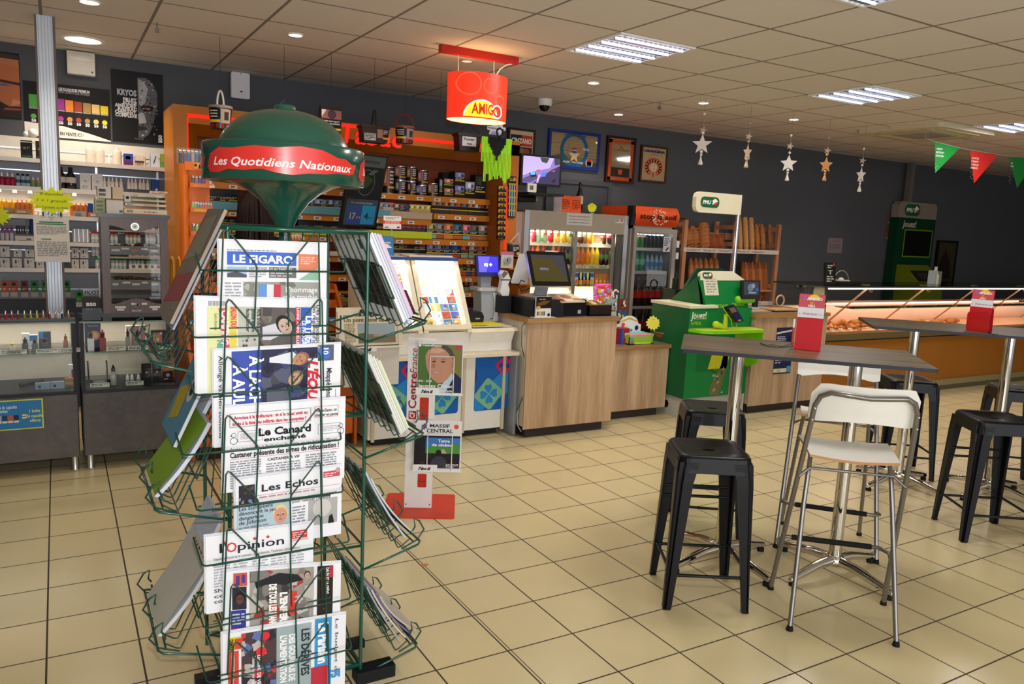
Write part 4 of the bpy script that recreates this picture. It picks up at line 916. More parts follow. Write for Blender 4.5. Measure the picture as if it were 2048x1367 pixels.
def row(z,u0,u1,n,w_,h,pal,where,y=6.46,names=None,tiers=1,vref=440):
 for i in range(n):
  u=u0+(u1-u0)*(i+.5)/n;x=at(u,vref,y=y).x;st=pal[i%len(pal)]
  o=pk((w_,h)+st,w_,h,.06,st[0],st[1],st[2],st[3],foot=st[4])
  nm={'c8a85c':'yellow','14100f':'black','1a1512':'dark','8c1a18':'red','b8b0a4':'pale','343a50':'blue','4c3c34':'brown'}.get(st[0],'dark')
  for k in range(tiers):
   place(o,(x,y+rnd.uniform(0,.006),z+.002+k*h),'%s pack on the %s, %s from the left'%(nm,where,orde(i))if tiers==1 else '%s %s pack on the %s, %s from the left'%(('lower','upper')[k],nm,where,orde(i)),'packs on the '+where)
P1=[('1a1512',p,'d8b020',False,'3a2e28')for p in pics]
row(R2,863,996,11,.072,.125,P1,'second shelf right of the tins')
P2=[('b8b0a4','8c8478','d8b020',True,'8c8890'),('b8b0a4','7c7c88',None,False,None),('b8b0a4','a83a40',None,False,'6a6a80'),('4c3c34','a89884','d8b020',False,'505060'),('4c3c34','6a5a50',None,True,None),('343a50','343a50','b83a60',False,None),('c8a85c','d8c070',None,False,'b06040'),('c8a85c','d8c070',None,False,'a8583c'),('c8a85c','d0b868',None,False,'b06040'),('c8a85c','d8c070',None,False,None)]
row(R2L+.04,758,862,10,.066,.088,P2,'left half of the second shelf',y=6.47)
row(R2L+.03,605,681,6,.078,.1,[('343a50','9aa8c0','d0a040',False,'a89060'),('1a1512','6a8090','d8b020',True,None)],'second shelf seen right of the dome neck',y=6.47)
row(R2L+.03,412,472,5,.075,.13,[('14100f',None,'c8a820',True,None),('1a1512',None,None,True,'a04020')],'second shelf seen left of the dome neck',y=6.47)
P3=[('1a1512','8c8c60','d8b020',True,'7aa8a0'),('1a1512','70706c','d8b020',True,'9a5024'),('4c3c34','b06a40','d8b020',True,'c8743a'),('1a1512','3a5a6c','d8b020',True,'a85c2c'),('1a1512','b86a70','d8b020',True,'58a0b0'),('1a1512','5c5450','d8b020',True,'a8603c'),('1a1512','a89888','d8b020',True,'b8703c'),('1a1512','6878a0','d8b020',True,'d8b890')]
row(R3,855,994,8,.108,.15,P3,'third shelf right of the lime strip')
row(R3+.055,804,856,5,.07,.09,[('8c1a18','b02a24',None,True,'383850')],'third shelf above the lime strip',y=6.47)
row(R3+.055,755,803,4,.075,.075,[('14100f',None,'c8a820',True,None)],'third shelf beside the red packs',y=6.47)
row(R3+.03,415,470,4,.075,.12,[('14100f',None,'c8a820',True,None)],'third shelf seen left of the dome neck',y=6.47)
row(R3+.03,600,690,6,.09,.085,[('14100f',None,'c89820',True,'c8c0b8'),('1a1512',None,None,False,'a8a09c')],'third shelf seen right of the dome neck',y=6.47)
row(R4+.035,786,856,5,.09,.11,[('1a1512',None,'c8a820',True,'3c3630'),('1a1512','7c2a1c','d8b020',True,None),('14100f',None,'c8a820',False,None)],'fourth shelf above the white strip',y=6.47)
P4=[('1a1512','7080a0','d8b020',True,'b08050'),('1a1512','707078','d8b020',True,'5a4a58'),('343a50','405070','d8b020',True,'40608a'),('1a1512','30508c','d8b020',True,'9a4430'),('4c3c34','a85a38','d8b020',False,'80a078'),('1a1512','b08c80','d8b020',True,'70a0a0'),('4c3c34','9c5640','d8b020',True,'a04a30'),('4c3c34','b09c8c','d8b020',True,'b89860')]
row(R4,856,990,8,.1,.135,P4,'fourth shelf on the right')
row(R5,915,975,4,.11,.15,[('4c3c34','8a4432','d8b020',True,'a8432c'),('1a1512','88685c','d8b020',True,'30507c')],'fifth shelf under the blue screen',vref=550)
row(R6,915,975,5,.08,.1,P4[3:],'lowest visible shelf under the blue screen',vref=580)
row(R6-.25,915,975,4,.09,.1,P4[2:],'shelf behind the black receipt printer',vref=600)
g=G();g.box(xl,xr,SHY,6.72,R6-.262,R6-.25,och2);g.box(xl,xr,SHY-.014,SHY,R6-.3,R6-.25,och);g.obj('shelf',t)
for k in range(9):
 a=m3(1672-1.5*k,390+75*k);p=at(a[0],a[1],y=TY-.02)
 g=G();fr=FX(p.x,TY-.02,p.z-.072);g.fbox(fr,0,.085,0,.068,-.015,0,'17120f');g.rect(fr,.004,.035,.081,.064,'b8862c');g.rect(fr,.02,.012,.04,.05,'2a2420',.002);g.rect(fr,.048,.012,.068,.055,'2a2420',.002);g.lines(fr,.01,.002,.08,.012,1,'7a6a2c')
 g.obj('hanging_card',label='small black and gold card pack in the left hanging column, %s from the top'%ORD[k],cat='packet',group='hanging card packs')
for k in range(6):
 a=m3(1805-1.5*k,265+86*k);p=at(a[0],a[1],y=TY-.02)
 g=G();fr=FX(p.x,TY-.02,p.z-.08);g.fbox(fr,0,.08,0,.075,-.015,0,'17120f')
 if k:
  for q in range(3):g.rect(fr,.01+.024*q,.012,.022+.024*q,.062,'8ca8a8',.002)
  g.rect(fr,.0,.056,.08,.072,'a88430',.003)
 else:g.lines(fr,.01,.03,.07,.06,2,'8a9a40');g.disc(fr,.06,.05,.018,'b07868',.003)
 g.obj('hanging_card',label='small black card pack with clips in the right hanging column, %s from the top'%ORD[k],cat='packet',group='hanging clip packs')
 # hanging buckets and boxes
def hang(lb,kind,u,vt,v0,v1,wpx,y,draw,hc='1c1713',**kw):
 c=at(u,(v0+v1)/2,y=y);top=at(u,v0,y=y).z;bot=at(u,v1,y=y).z;ht=at(u,vt,y=y).z;W=wpx*(c-Vector((0,0,CAMH))).dot(CF)/FPX
 t=thing(kind,lb,'hanging pack',(c.x,y,bot));draw(t,c.x,y,bot,top,W)
 g=G();g.cyl((c.x,y,ht),(c.x,y,CZ),.0014,mat('3a3a3c',.6),5);g.obj('string',t)
 return t,c.x,bot,top,W,ht
def d_bucket(col,pic,rim,handle,lid=None,txt=None,yb='d8b020',foot=None):
 def f(t,x,y,b,tp,W):
  r=W/2;H=tp-b;g=G();g.lathe((x,y,b),[(r*.84,0),(r*.95,H*.88)],mat(col,.3),24)
  def band(a0,a1,z0,z1,m,e=.0012):
   n=6;vs=[]
   for i in range(n+1):
    a=math.radians(lerp(a0,a1,i/n)-90)
    for zz in(z0,z1):rr=lerp(r*.84,r*.95,zz/(H*.88))+e;vs.append(Vector((x,y,b))+Vector((rr*math.cos(a),rr*math.sin(a),zz)))
   g.add(vs,[(2*i,2*i+2,2*i+3,2*i+1)for i in range(n)],m,True)
  if foot:band(-88,88,H*.02,H*.2,mat(foot))
  band(-8,50,H*.22,H*.82,mat(pic));band(10,35,H*.35,H*.7,mat('3a2c28'),.002)
  band(-85,-10,H*.4,H*.82,mat('0e0d0d'))
  for i in range(3):band(-75+4*i,-25,H*(.7-.12*i),H*(.75-.12*i),mat('c8c4bc'),.002)
  if yb:band(-85,-12,H*.24,H*.36,mat(yb))
  g.obj('bucket_body',t)
  g=G();g.lathe((x,y,b+H*.86),[(r,0),(r*1.02,H*.04),(r,H*.12)],mat(rim,.35),24);g.obj('lid',t)
  g=G();n=12;g.tube([(x-r*.98*math.cos(math.pi*i/n)*handle[1],y,b+H*.95+handle[2]*math.sin(math.pi*i/n))for i in range(n+1)],handle[3],mat(handle[0],.4),7);g.obj('handle',t)
 return f
hang('small hanging bucket with a white handle and eye picture','tobacco_bucket',441,190,211,258,46,5.75,d_bucket('2a1c18','a89484','8c8078',('d8d4cc',.28,.105,.007),foot='8c2018'))
hang('hanging bucket with a thin red handle','tobacco_bucket',809,233,252,287,40,5.75,d_bucket('1c1512','a08484','8a4c44',('8c1a14',.98,.095,.004),foot='a82418'))
def d_pouch(t,x,y,b,tp,W):
 H=tp-b;fr=FX(x-W/2,y-.03,b);g=G();g.prism(fr,[(W*.08,0),(W*.92,0),(W,H*.9),(W*.97,H),(0,H),(0,H*.9)],-.06,0,mat('241a14',.35));g.rect(fr,W*.02,H*.62,W*.96,H*.88,'8a5a50');g.disc(fr,W*.5,H*.75,W*.2,'4a2c3c',.003);g.poly(fr,[(W*.02,H*.66),(W*.25,H*.88),(W*.02,H*.88)],'c8c4c4',.003)
 g.rect(fr,W*.03,H*.36,W*.95,H*.6,'0d0c0c')
 for i,s in enumerate(('Fumer provoque 9','cancers du poumon','sur 10')):g.text(fr,s,W*.06,H*(.53-.07*i),H*.05,'d8d4cc',.003,w=W*(.8,.82,.25)[i],bold=.02)
 g.rect(fr,W*.05,H*.29,W*.93,H*.35,'d8b020');g.obj('pouch_body',t)
hang('hanging dark pouch with warning text left of the red lettering','tobacco_pouch',661,208,213,280,43,5.75,d_pouch)
def d_tub(txt):
 def f(t,x,y,b,tp,W):
  H=tp-b;g=G();fr=FX(x-W/2,y-.05,b)
  g.prism(fr,[(W*.07,0),(W*.93,0),(W,H*.85),(0,H*.85)],-.1,0,mat('2e211a',.4));g.fbox(fr,-W*.03,W*1.03,H*.85,H,-.11,.008,mat('35271f',.4))
  if txt:g.rect(fr,W*.16,H*.28,W*.78,H*.82,'c8c8cc',.002);g.text(fr,'Fumer',W*.47,H*.6,H*.16,'2c2c30',.004,w=W*.45,al='c',bold=.02);g.text(fr,'tue',W*.47,H*.36,H*.15,'2c2c30',.004,w=W*.22,al='c',bold=.02)
  else:
   g.rect(fr,W*.08,H*.12,W*.5,H*.52,'b8b8b8',.002);g.lines(fr,W*.1,H*.14,W*.48,H*.5,4,'3a3a3a',.003);g.rect(fr,W*.55,H*.3,W*.76,H*.8,'a0705c',.002);g.rect(fr,W*.76,H*.3,W*.97,H*.8,'100e0e',.002);g.lines(fr,W*.78,H*.5,W*.95,H*.78,3,'c0bcb4',.003);g.rect(fr,W*.76,H*.24,W*.97,H*.34,'d8b020',.003)
  g.obj('tub_body',t)
  g=G();hh=.11 if not txt else .09
  if txt:g.tube([(x-W*.5,y-.05,tp-.01),(x,y,tp+hh),(x+W*.5,y-.05,tp-.01)],.0035,mat('2e211a',.5),6)
  else:g.tube([(x,y-.055,tp-.01),(x+.003,y-.02,tp+hh),(x-.003,y+.0,tp+hh),(x,y+.05,tp)],.006,mat('2c2c1c',.5),6)
  g.obj('handle',t)
 return f
hang('hanging brown tub with a white warning label below the red lettering','tobacco_tub',747,223,252,286,56,5.7,d_tub(False))
hang('hanging brown tub labelled Fumer tue','tobacco_tub',934,245,268,303,50,5.7,d_tub(True))
p=at(568,202,y=5.75);t=thing('wire_hanger','bare wire hanger on a string behind the green dome','hanger',(p.x,5.75,p.z-.1))
g=G();g.tube([(p.x,5.75,p.z),(p.x,5.75,CZ)],.0014,'3a3a3c',5);g.obj('string',t)
g=G();g.tube([(p.x-.14,5.75,p.z-.12),(p.x,5.75,p.z),(p.x+.14,5.75,p.z-.12),(p.x-.14,5.75,p.z-.125)],.004,mat('25262a',.5),6);g.obj('hook_frame',t)
g=G();p=at(880,240,y=5.75);g.tube([(p.x,5.75,p.z),(p.x,5.75,CZ)],.0014,'3a3a3c',5);g.obj('bare_string',label='empty string hanging from the ceiling left of the red lamp',cat='string')
def fringe():
 y=5.5;a,b=at(963,272,y=y),at(1024,272,y=y);zt=a.z;x0,x1=a.x,b.x;W=x1-x0
 zb=at(990,365,y=y).z;zm=at(990,330,y=y).z
 t=thing('fringed_garland','lime green fringed hanging with a black fringed centre','decoration',((x0+x1)/2,y,zb))
 g=G();rnd=random.Random(2);lime=mat('8cd41e',.7)
 g.box(x0+.005,x1,y,y+.004,lerp(zm,zt,.45),zt,lime);g.obj('panel',t)
 for i in range(22):
  x=x0+W*(i+.5)/22;L_=lerp(zm,zb,rnd.uniform(.5,1))if i not in(0,1)else zm+.02
  g=G();g.box(x-W/44*.62,x+W/44*.62,y-.004,y-.001,L_,zt-.01*(i%3),lime);g.obj('strand',t)
 blk=mat('14181a',.8)
 for i in range(11):
  x=x0+W*(.24+.052*i);d=.04+.135*(1-abs(i-5)/5.5)*(.9+.1*(i%2))
  g=G();g.box(x-.0085,x+.0085,y-.010,y-.006,zt-d,zt,blk);g.obj('black_strand',t)
 g=G();px=x0+W*.55;g.tube([(px,y-.01,zt),(px-.02,y-.01,zt+.03),(px-.02,y-.01,zt+.06),(px+.005,y-.01,zt+.075),(px+.03,y-.01,zt+.06),(px+.028,y-.01,zt+.03),(px,y-.01,zt)],.008,blk,6);g.obj('loop',t)
 g=G();g.cyl((px,y,zt+.07),(px,y,CZ),.0015,'3a3a3c',5);g.obj('string',t)
fringe()
y=5.6;a,b=at(975,235,y=y),at(1010,272,y=y);fr=FX(a.x,y,b.z);W,H=b.x-a.x,a.z-b.z
g=G();g.prism(fr,[(W*.1,0),(W*.85,0),(W*.85,H*.3),(W,H*.34),(W,H*.52),(W*.85,H*.52),(W*.8,H*.95),(W*.4,H),(W*.25,H*.52),(0,H*.48),(0,H*.28),(W*.15,H*.26)],0,.004,'ccc8d4');g.poly(fr,[(W*.3,H*.6),(W*.6,H*.62),(W*.75,H*.8),(W*.6,H*.97),(W*.35,H*.9)],'c03aa0',.006);g.text(fr,'MOBILE PHONE',W*.03,H*.36,H*.07,'3a3440',.006,w=W*.9,bold=.03);g.poly(fr,[(W*.2,H*.02),(W*.8,H*.02),(W*.6,H*.2),(W*.3,H*.22)],'8aa0c0',.006)
g.cyl((a.x+W/2,y+.002,a.z),(a.x+W/2,y+.002,CZ),.0015,'3a3a3c',5)
g.obj('phone_sign',label='small white cut-out sign with a pink shape hanging under the red lamp',cat='sign')
# lighter stand
bo=mat('e0701c',.35);t=thing('lighter_stand','orange lighter display stand reading BiC','display stand',(.8,5.72,1.08))
bx0,bx1,by=.715,.905,5.66
zt,=[at(370,327,y=by).z]
g=G();g.box(bx0+.055,bx1,by+.02,by+.12,1.08,zt,bo);g.obj('body',t)
g=G();g.cyl((bx0+.03,by+.03,1.08),(bx0+.03,by+.03,zt),.032,bo,20);g.obj('column',t)
zlist=[at(385,v,y=by).z for v in(371,420,467,507)]
g=G();fr=FX(bx0+.06,by-.012,at(385,339,y=by).z);g.fbox(fr,-.03,.15,-.005,.05,-.03,0,bo);g.rect(fr,.025,.006,.12,.042,'e09a3c',.002);g.text(fr,'BiC',.055,.012,.024,'1a1208',.004,w=.055,bold=.05,ital=.2);g.disc(fr,.037,.03,.008,'1a1208',.004);g.obj('header',t)
cols=[['20242c','7c7470','2a2a90','2c2c98','d8502c','c8c4c0'],['70d83c','58c040','3c78c0','3ca0c8','d83c44','e04c4c','3c9c6c','d83c44'],['1c6c3c','7cd83c','1c7c44','1c8c44','58d03c','8ce03c'],['d8402c','d83c78','d83c78','d03c78','d83c78']]
for k,z in enumerate(zlist):
 g=G();g.box(bx0+.06,bx1+.012,by-.02,by+.02,z-.012,z,bo);g.box(bx0+.06,bx1+.012,by-.024,by-.02,z-.012,z+.018,bo);fr=FX(bx0+.06,by-.0245,z-.012)
 g.rect(fr,.02,.004,.1,.022,'d8b038' if k==1 else 'e88a4c');g.rect(fr,.12,.004,.155,.02,'d8d0c4');s=g.obj('tray',t)
 g=G();g.box(bx0+.06,bx1+.012,by-.022,by-.0205,z+.018,z+.05,plastic_mat('e8b090',.08));g.obj('tray_front',t)
 for i,c in enumerate(cols[k]):
  n=len(cols[k]);x=bx0+.075+(bx1-bx0-.06)*(i+.3)/n;hh_=.066 if k!=1 else .05
  lt=thing('lighter','%s lighter on the %s tray of the orange stand, %s from the left'%({'d8':'red','e0':'red','d0':'pink','20':'black','7c':'grey','2a':'blue','2c':'blue','c8':'silver','70':'lime','58':'green','3c':'blue','1c':'green','8c':'lime'}[c[:2]],('top','second','third','fourth')[k],ORD[i]),'lighter',(x,by,z),group='lighters on the orange stand')
  g=G();g.lathe((x,by,z),[(.0105,0),(.011,.003),(.0105,hh_*.8)],mat(c,.25),10,ky=.7);g.obj('lighter_body',lt)
  g=G();g.lathe((x,by,z+hh_*.8),[(.0095,0),(.0095,.012),(.006,.016)],mat('d8d8dc',.2,.8),8);g.obj('metal_top',lt)
zt2=zt
for i,c in enumerate(['141414','1c3c8c','284ca8','a89c94','2c6c9c','1c4c7c','2a2420']):
 x=bx0+.01+.026*i;g=G();g.lathe((x,by+.04,zt2),[(.011,0),(.0115,.07)],mat(c,.3),10);g.lathe((x,by+.04,zt2+.07),[(.0115,0),(.011,.02),(.004,.024)],mat('b8b8bc',.2,.9),10)
 g.obj('lighter',label='tall metal lighter in the clear cup, %s from the left'%ORD[i],cat='lighter',group='lighters in the clear cup')
g=G();g.tube([(bx0+.14,by+.02,zt2+.06),(bx0+.16,by,zt2+.1),(bx0+.2,by-.01,zt2+.07),(bx0+.205,by-.01,zt2+.03)],.006,mat('a8a8a8',.2,.8),7);g.ball((bx0+.2,by-.015,zt2+.025),.012,'d8d4cc');g.obj('hook_keyring',label='curved metal clip with a white ball hanging beside the lighter cup',cat='clip')
g=G();g.lathe((bx0+.085,by+.04,zt2-.002),[(.1,0),(.1,.105)],plastic_mat('d8dce0',.12),24,ky=.4);g.obj('clear_cup',label='clear plastic cup of metal lighters on top of the orange stand',cat='cup')
# orange counter with sloped racks
oc=mat('c8601c',.4);oc2=mat('b85a1c',.4);OX0,OX1,OY=.70,1.80,5.18
t=thing('orange_counter','orange counter with sloping sweet racks behind the newspaper rack','counter',((OX0+OX1)/2,5.5,0))
g=G();g.box(OX0+.02,OX1-.02,OY+.03,5.85,.1,.62,oc);g.box(OX0+.02,OX1-.02,OY+.06,5.8,0,.1,'3a2018');g.obj('cabinet',t)
for x in(OX0,OX1-.02):
 g=G();P=[(OY,.02),(5.85,.02),(5.85,1.12),(5.7,1.12),(OY+.05,.66),(OY,.62)]
 g.add([(x,a,b)for a,b in P]+[(x+.02,a,b)for a,b in P],[(5,4,3,2,1,0),(6,7,8,9,10,11)]+[(i,(i+1)%6,6+(i+1)%6,6+i)for i in range(6)],oc2);g.obj('side_panel',t)
for k in range(3):
 z=.66+.15*k;y=OY+.1+.18*k
 g=G();g.box(OX0+.02,OX1-.02,y,y+.2,z-.01,z,oc);g.box(OX0+.02,OX1-.02,y-.006,y,z-.01,z+.05,oc);g.obj('tray',t)
g=G();g.box(OX0+.02,OX1-.02,5.66,5.85,1.06,1.08,oc);g.box(OX0+.02,OX1-.02,5.83,5.85,.62,1.12,oc);g.obj('top_shelf',t)
g=G();g.box(OX0+.02,OX1-.02,OY+.015,OY+.03,.36,.368,'5a2a10');g.box(OX1-.12,OX1-.1,OY+.005,OY+.015,.22,.25,'4a2410');g.box(OX0+.03,OX1-.03,OY+.012,OY+.03,.1,.355,oc);g.box(OX0+.03,OX1-.03,OY+.012,OY+.03,.372,.61,oc2);g.obj('drawer',t)
rnd=random.Random(4)
for k in range(3):
 for i in range(13):
  c=[['2c3c78','304880','283468'],['3c7cb0','5c9c4c','2c5ca8'],['b83c3c','c8b8b8','2c2c50','8c4c8c']][2-k]
  z=.66+.15*k;y=OY+.14+.18*k;x=OX0+.07+.08*i
  g=G()
  if k==2:g.lathe((x,y+.05,z),[(.028,0),(.028,.07),(.02,.08),(.02,.1)],mat(c[i%len(c)],.3),12)
  else:g.fbox(Fr((x-.03,y+.02,z),(1,0,0),(0,.4,1)),0,.065,0,.085,-.02,0,c[i%len(c)]);g.rect(Fr((x-.03,y+.02,z),(1,0,0),(0,.4,1)),.008,.05,.055,.07,'d8d0c8')
  g.obj('sweet_pot' if k==2 else 'sweet_packet',label='%s on the %s tray of the orange counter, %s from the left'%('blue sweet pot' if k==2 else 'small sweet packet',('bottom','middle','top')[k],ORD[i]),cat='sweets',group='sweets on the orange counter')
g=G();n=10
for x in(.66,.70):
 g.tube([(x,5.62+.0*i,z)for i,z in enumerate((.92,1.2,1.26,1.28))]+[(x,5.66,1.3),(x,5.7,1.28),(x,5.72,1.2),(x,5.72,.92)],.009,mat('c88418',.4),8)
g.obj('bent_handle',label='pair of yellow bent tubes at the left end of the orange counter',cat='handle')
# clerk behind the counter
def person():
 t=thing('person','person with long dark hair in black clothes behind the newspaper rack','person',(1.27,6.02,0))
 X,Y=1.27,6.02
 me=bpy.data.meshes.new('body');bm=bmesh.new();
 J={}
 def v(k,co,r):J[k]=(bm.verts.new(co),r)
 for k,co,r in[('pel',(X,Y,.95),.15),('wst',(X,Y,1.12),.125),('chs',(X,Y-.01,1.32),.14),('nk0',(X,Y-.01,1.46),.06),('nk',(X,Y-.02,1.52),.05),('hd0',(X,Y-.03,1.60),.07),('hd1',(X,Y-.03,1.67),.082),('hd2',(X,Y-.025,1.73),.07),('sl',(X-.17,Y,1.40),.058),('el',(X-.22,Y-.04,1.14),.042),('wl',(X-.14,Y-.22,1.0),.028),('sr',(X+.17,Y,1.40),.058),('er',(X+.25,Y-.16,1.34),.044),('wr',(X+.21,Y-.33,1.44),.028),('hl',(X-.09,Y,.9),.1),('kl',(X-.1,Y-.02,.5),.065),('al',(X-.1,Y+.02,.1),.042),('fl',(X-.11,Y-.12,.045),.035),('hr',(X+.09,Y,.9),.1),('kr',(X+.1,Y-.02,.5),.065),('ar',(X+.1,Y+.02,.1),.042),('fr',(X+.11,Y-.12,.045),.035)]:v(k,co,r)
 for a,b in[('pel','wst'),('wst','chs'),('chs','nk0'),('nk0','nk'),('nk','hd0'),('hd0','hd1'),('hd1','hd2'),('chs','sl'),('sl','el'),('el','wl'),('chs','sr'),('sr','er'),('er','wr'),('pel','hl'),('hl','kl'),('kl','al'),('al','fl'),('pel','hr'),('hr','kr'),('kr','ar'),('ar','fr')]:bm.edges.new((J[a][0],J[b][0]))
 def fingers(w,s,up):
  base=Vector(w)
  tips=[]
  p=bm.verts.new(base+Vector((0,-.035,.02)));pr=[(p,.026)];bm.edges.new((J['wr' if s>0 else 'wl'][0],p))
  for i in range(4):
   q=bm.verts.new(base+Vector(((i-1.5)*.021*s,-.07,.035)));r_=bm.verts.new(base+Vector(((i-1.5)*.022*s,-.09+.004*i,.015)));z_=bm.verts.new(base+Vector(((i-1.5)*.02*s,-.075+.003*i,-.002)))
   bm.edges.new((p,q));bm.edges.new((q,r_));bm.edges.new((r_,z_));pr+=[(q,.0095),(r_,.009),(z_,.008)]
  q=bm.verts.new(base+Vector((-.04*s,-.03,.02)));r_=bm.verts.new(base+Vector((-.045*s,-.06,.015)));bm.edges.new((p,q));bm.edges.new((q,r_));pr+=[(q,.0105),(r_,.009)]
  return pr
 ex=fingers((X+.21,Y-.33,1.44),1,1)+fingers((X-.14,Y-.22,1.0),-1,1)
 bm.to_mesh(me);bm.verts.index_update()
 idx=[(vv.index,r)for vv,r in list(J.values())+ex];bm.free()
 o=bpy.data.objects.new('body_tmp',me);COL.objects.link(o)
 md=o.modifiers.new('s','SKIN');md.use_smooth_shade=True;o.modifiers.new('u','SUBSURF').levels=2
 for i,r in idx:me.skin_vertices[0].data[i].radius=(r,r)
 me.skin_vertices[0].data[0].use_root=True
 bpy.context.view_layer.update()
 m2=bpy.data.meshes.new_from_object(o.evaluated_get(bpy.context.evaluated_depsgraph_get()))
 bpy.data.objects.remove(o)
 skin=mat('c89a80',.5);cloth=mat('191a20',.9);m2.materials.clear();m2.materials.append(skin);m2.materials.append(cloth);m2.materials.append(mat('141416',.5))
 for p in m2.polygons:
  c=p.center;hand=(c.x>X+.17 and c.y<Y-.32)or(c.x<X-.05 and c.y<Y-.22 and c.z<1.1)
  p.material_index=0 if(c.z>1.47 or hand)and not(c.x>X+.1 and not hand)else(2 if c.z<.09 else 1);p.use_smooth=True
 m2.transform(WM[t].inverted());b=bpy.data.objects.new('body',m2);COL.objects.link(b);b.parent=t
 g=G();hm=mat('231411',.65,var=.3,scale=60);rnd=random.Random(8)
 g.lathe((X,Y-.0,1.40),[(.10,0),(.122,.06),(.118,.14),(.108,.22),(.106,.28),(.085,.345),(.04,.375),(0,.38)],hm,24,ky=.85)
 for i in range(26):
  a=math.pi*(1.05+.9*rnd.random())if i%3 else rnd.random()*2*math.pi;r=.105
  g.tube([(X+.05*math.cos(a),Y-.02+.05*math.sin(a),1.775),(X+r*math.cos(a),Y-.02+r*math.sin(a),1.68),(X+1.12*r*math.cos(a),Y-.02+1.05*r*math.sin(a),1.52),(X+1.25*r*math.cos(a),Y-.02+1.05*r*math.sin(a),1.36-.05*rnd.random())],[.012,.018,.02,.008],hm,6)
 g.obj('hair',t)
person()
# white lottery counter
cream=mat('d9cfb4',.35);creamd=mat('cbbf9f',.4);whp=mat('e6e3da',.35)
FX0,FX1,FY=1.86,3.03,5.12
t=thing('lottery_counter','white lottery counter with blue clover panels','counter',((FX0+FX1)/2,5.4,0))
g=G();g.box(FX0,FX1-.06,FY,FY+.5,.055,.64,whp);g.obj('body',t)
def clover_panel(x0,x1,z0,z1,y,seed):
 g=G();fr=FX(x0,y,z0);W,H=x1-x0,z1-z0;g.prism(fr,rrect(0,0,W,H,.02),-.004,0,'1a5fb0')
 g.poly(fr,[(0,H*.25),(W,H*.8),(W,H*.3),(W*.2,0),(.02,0),(0,.02)],'2a86cc',.001);g.poly(fr,[(W*.6,H-.005),(W,H-.02),(W,H*.82)],'1c3c96',.001)
 def clover(cx,cy,s,rot,c,bg):
  ca,sa=math.cos(rot),math.sin(rot);T=lambda a,b:(cx+a*ca-b*sa,cy+a*sa+b*ca)
  g.poly(fr,[T(a,b)for a,b in rrect(-s,-s,s,s,s*.28)],c,.0016)
  for i in range(4):
   t_=math.pi/4+math.pi/2*i;q=(s*.44*math.cos(t_),s*.44*math.sin(t_));u=(math.cos(t_),math.sin(t_));w_=(-u[1],u[0]);r=s*.40
   P=[(q[0]-u[0]*r*1.0,q[1]-u[1]*r*1.0)]
   for a,b in((-.1,.85),(.45,1.0),(.9,.7),(.75,.12),(.75,-.12),(.9,-.7),(.45,-1.),(-.1,-.85)):P.append((q[0]+u[0]*r*a+w_[0]*r*b*.85,q[1]+u[1]*r*a+w_[1]*r*b*.85))
   g.poly(fr,[T(a,b)for a,b in P],bg,.0024)
 clover(W*.42,H*.30,.095,math.pi/4+.1,'7cb896','2a86cc')
 if seed:clover(W*.86,H*.80,.06,math.pi/4-.1,'d0285c','1c4ca4');g.poly(fr,[(0,H*.5),(.015,H*.6),(.01,H*.75),(0,H*.78)],'28348c',.002)
 g.obj('blue_panel',t)
pb=at(1000,845,y=FY).z
clover_panel(at(745,770,y=FY).x,at(800,760,y=FY).x+.13,.2,.63,FY-.003,1)
clover_panel(at(858,800,y=FY).x,at(916,800,y=FY).x,.2,.63,FY-.003,0)
clover_panel(at(948,800,y=FY).x,at(1014,800,y=FY).x,.2,.63,FY-.003,1)
for x in(FX0+.02,at(930,800,y=FY).x-.03,FX1-.09):g=G();g.box(x,x+.025,FY-.012,FY,.04,.64,creamd);g.obj('trim_strip',t)
g=G();P=[(FX0-.02,4.98),(FX1-.03,4.98),(FX1-.004,5.0),(FX1-.004,5.3),(FX0-.02,5.3)]
g.prism(Fr((0,0,.655),(1,0,0),(0,1,0)),P,-.012,.012,cream);g.obj('writing_shelf',t)
g=G();gm=mat('9da3ab',.4,.3);g.add([(FX1-.02,5.0,.0),(FX1-.02,5.0,.62),(FX1-.02,FY+.5,.62),(FX1-.02,FY+.5,0),(FX1-.02,5.06,0)],[(0,1,2,3)],gm);g.box(FX1-.03,FX1-.015,5.02,FY+.5,.02,.64,gm);g.obj('end_panel',t)
g=G();g.box(FX0+.05,FX1-.1,FY+.04,FY+.45,0,.055,'2a2a2c');g.obj('plinth',t)
zcb,zct=.668,.85
g=G();g.box(FX0,FX1-.03,5.10,5.6,zcb,zct-.028,whp);P=[(5.05,zct-.03),(5.62,zct-.03),(5.62,zct+.015),(5.07,zct-.005)]
g.add([(x,a,b)for x in(2.63,FX1)for a,b in P],[(0,1,2,3),(7,6,5,4),(0,4,5,1),(1,5,6,2),(2,6,7,3),(3,7,4,0)],cream)
g.add([(x,a,b)for x in(2.63,FX1-.03)for a,b in((5.06,zct-.03),(5.14,zct-.03),(5.14,zcb),(5.12,zcb+.02))],[(0,1,2,3),(7,6,5,4),(0,4,5,1),(1,5,6,2),(2,6,7,3),(3,7,4,0)],whp)
g.obj('cash_desk',t)
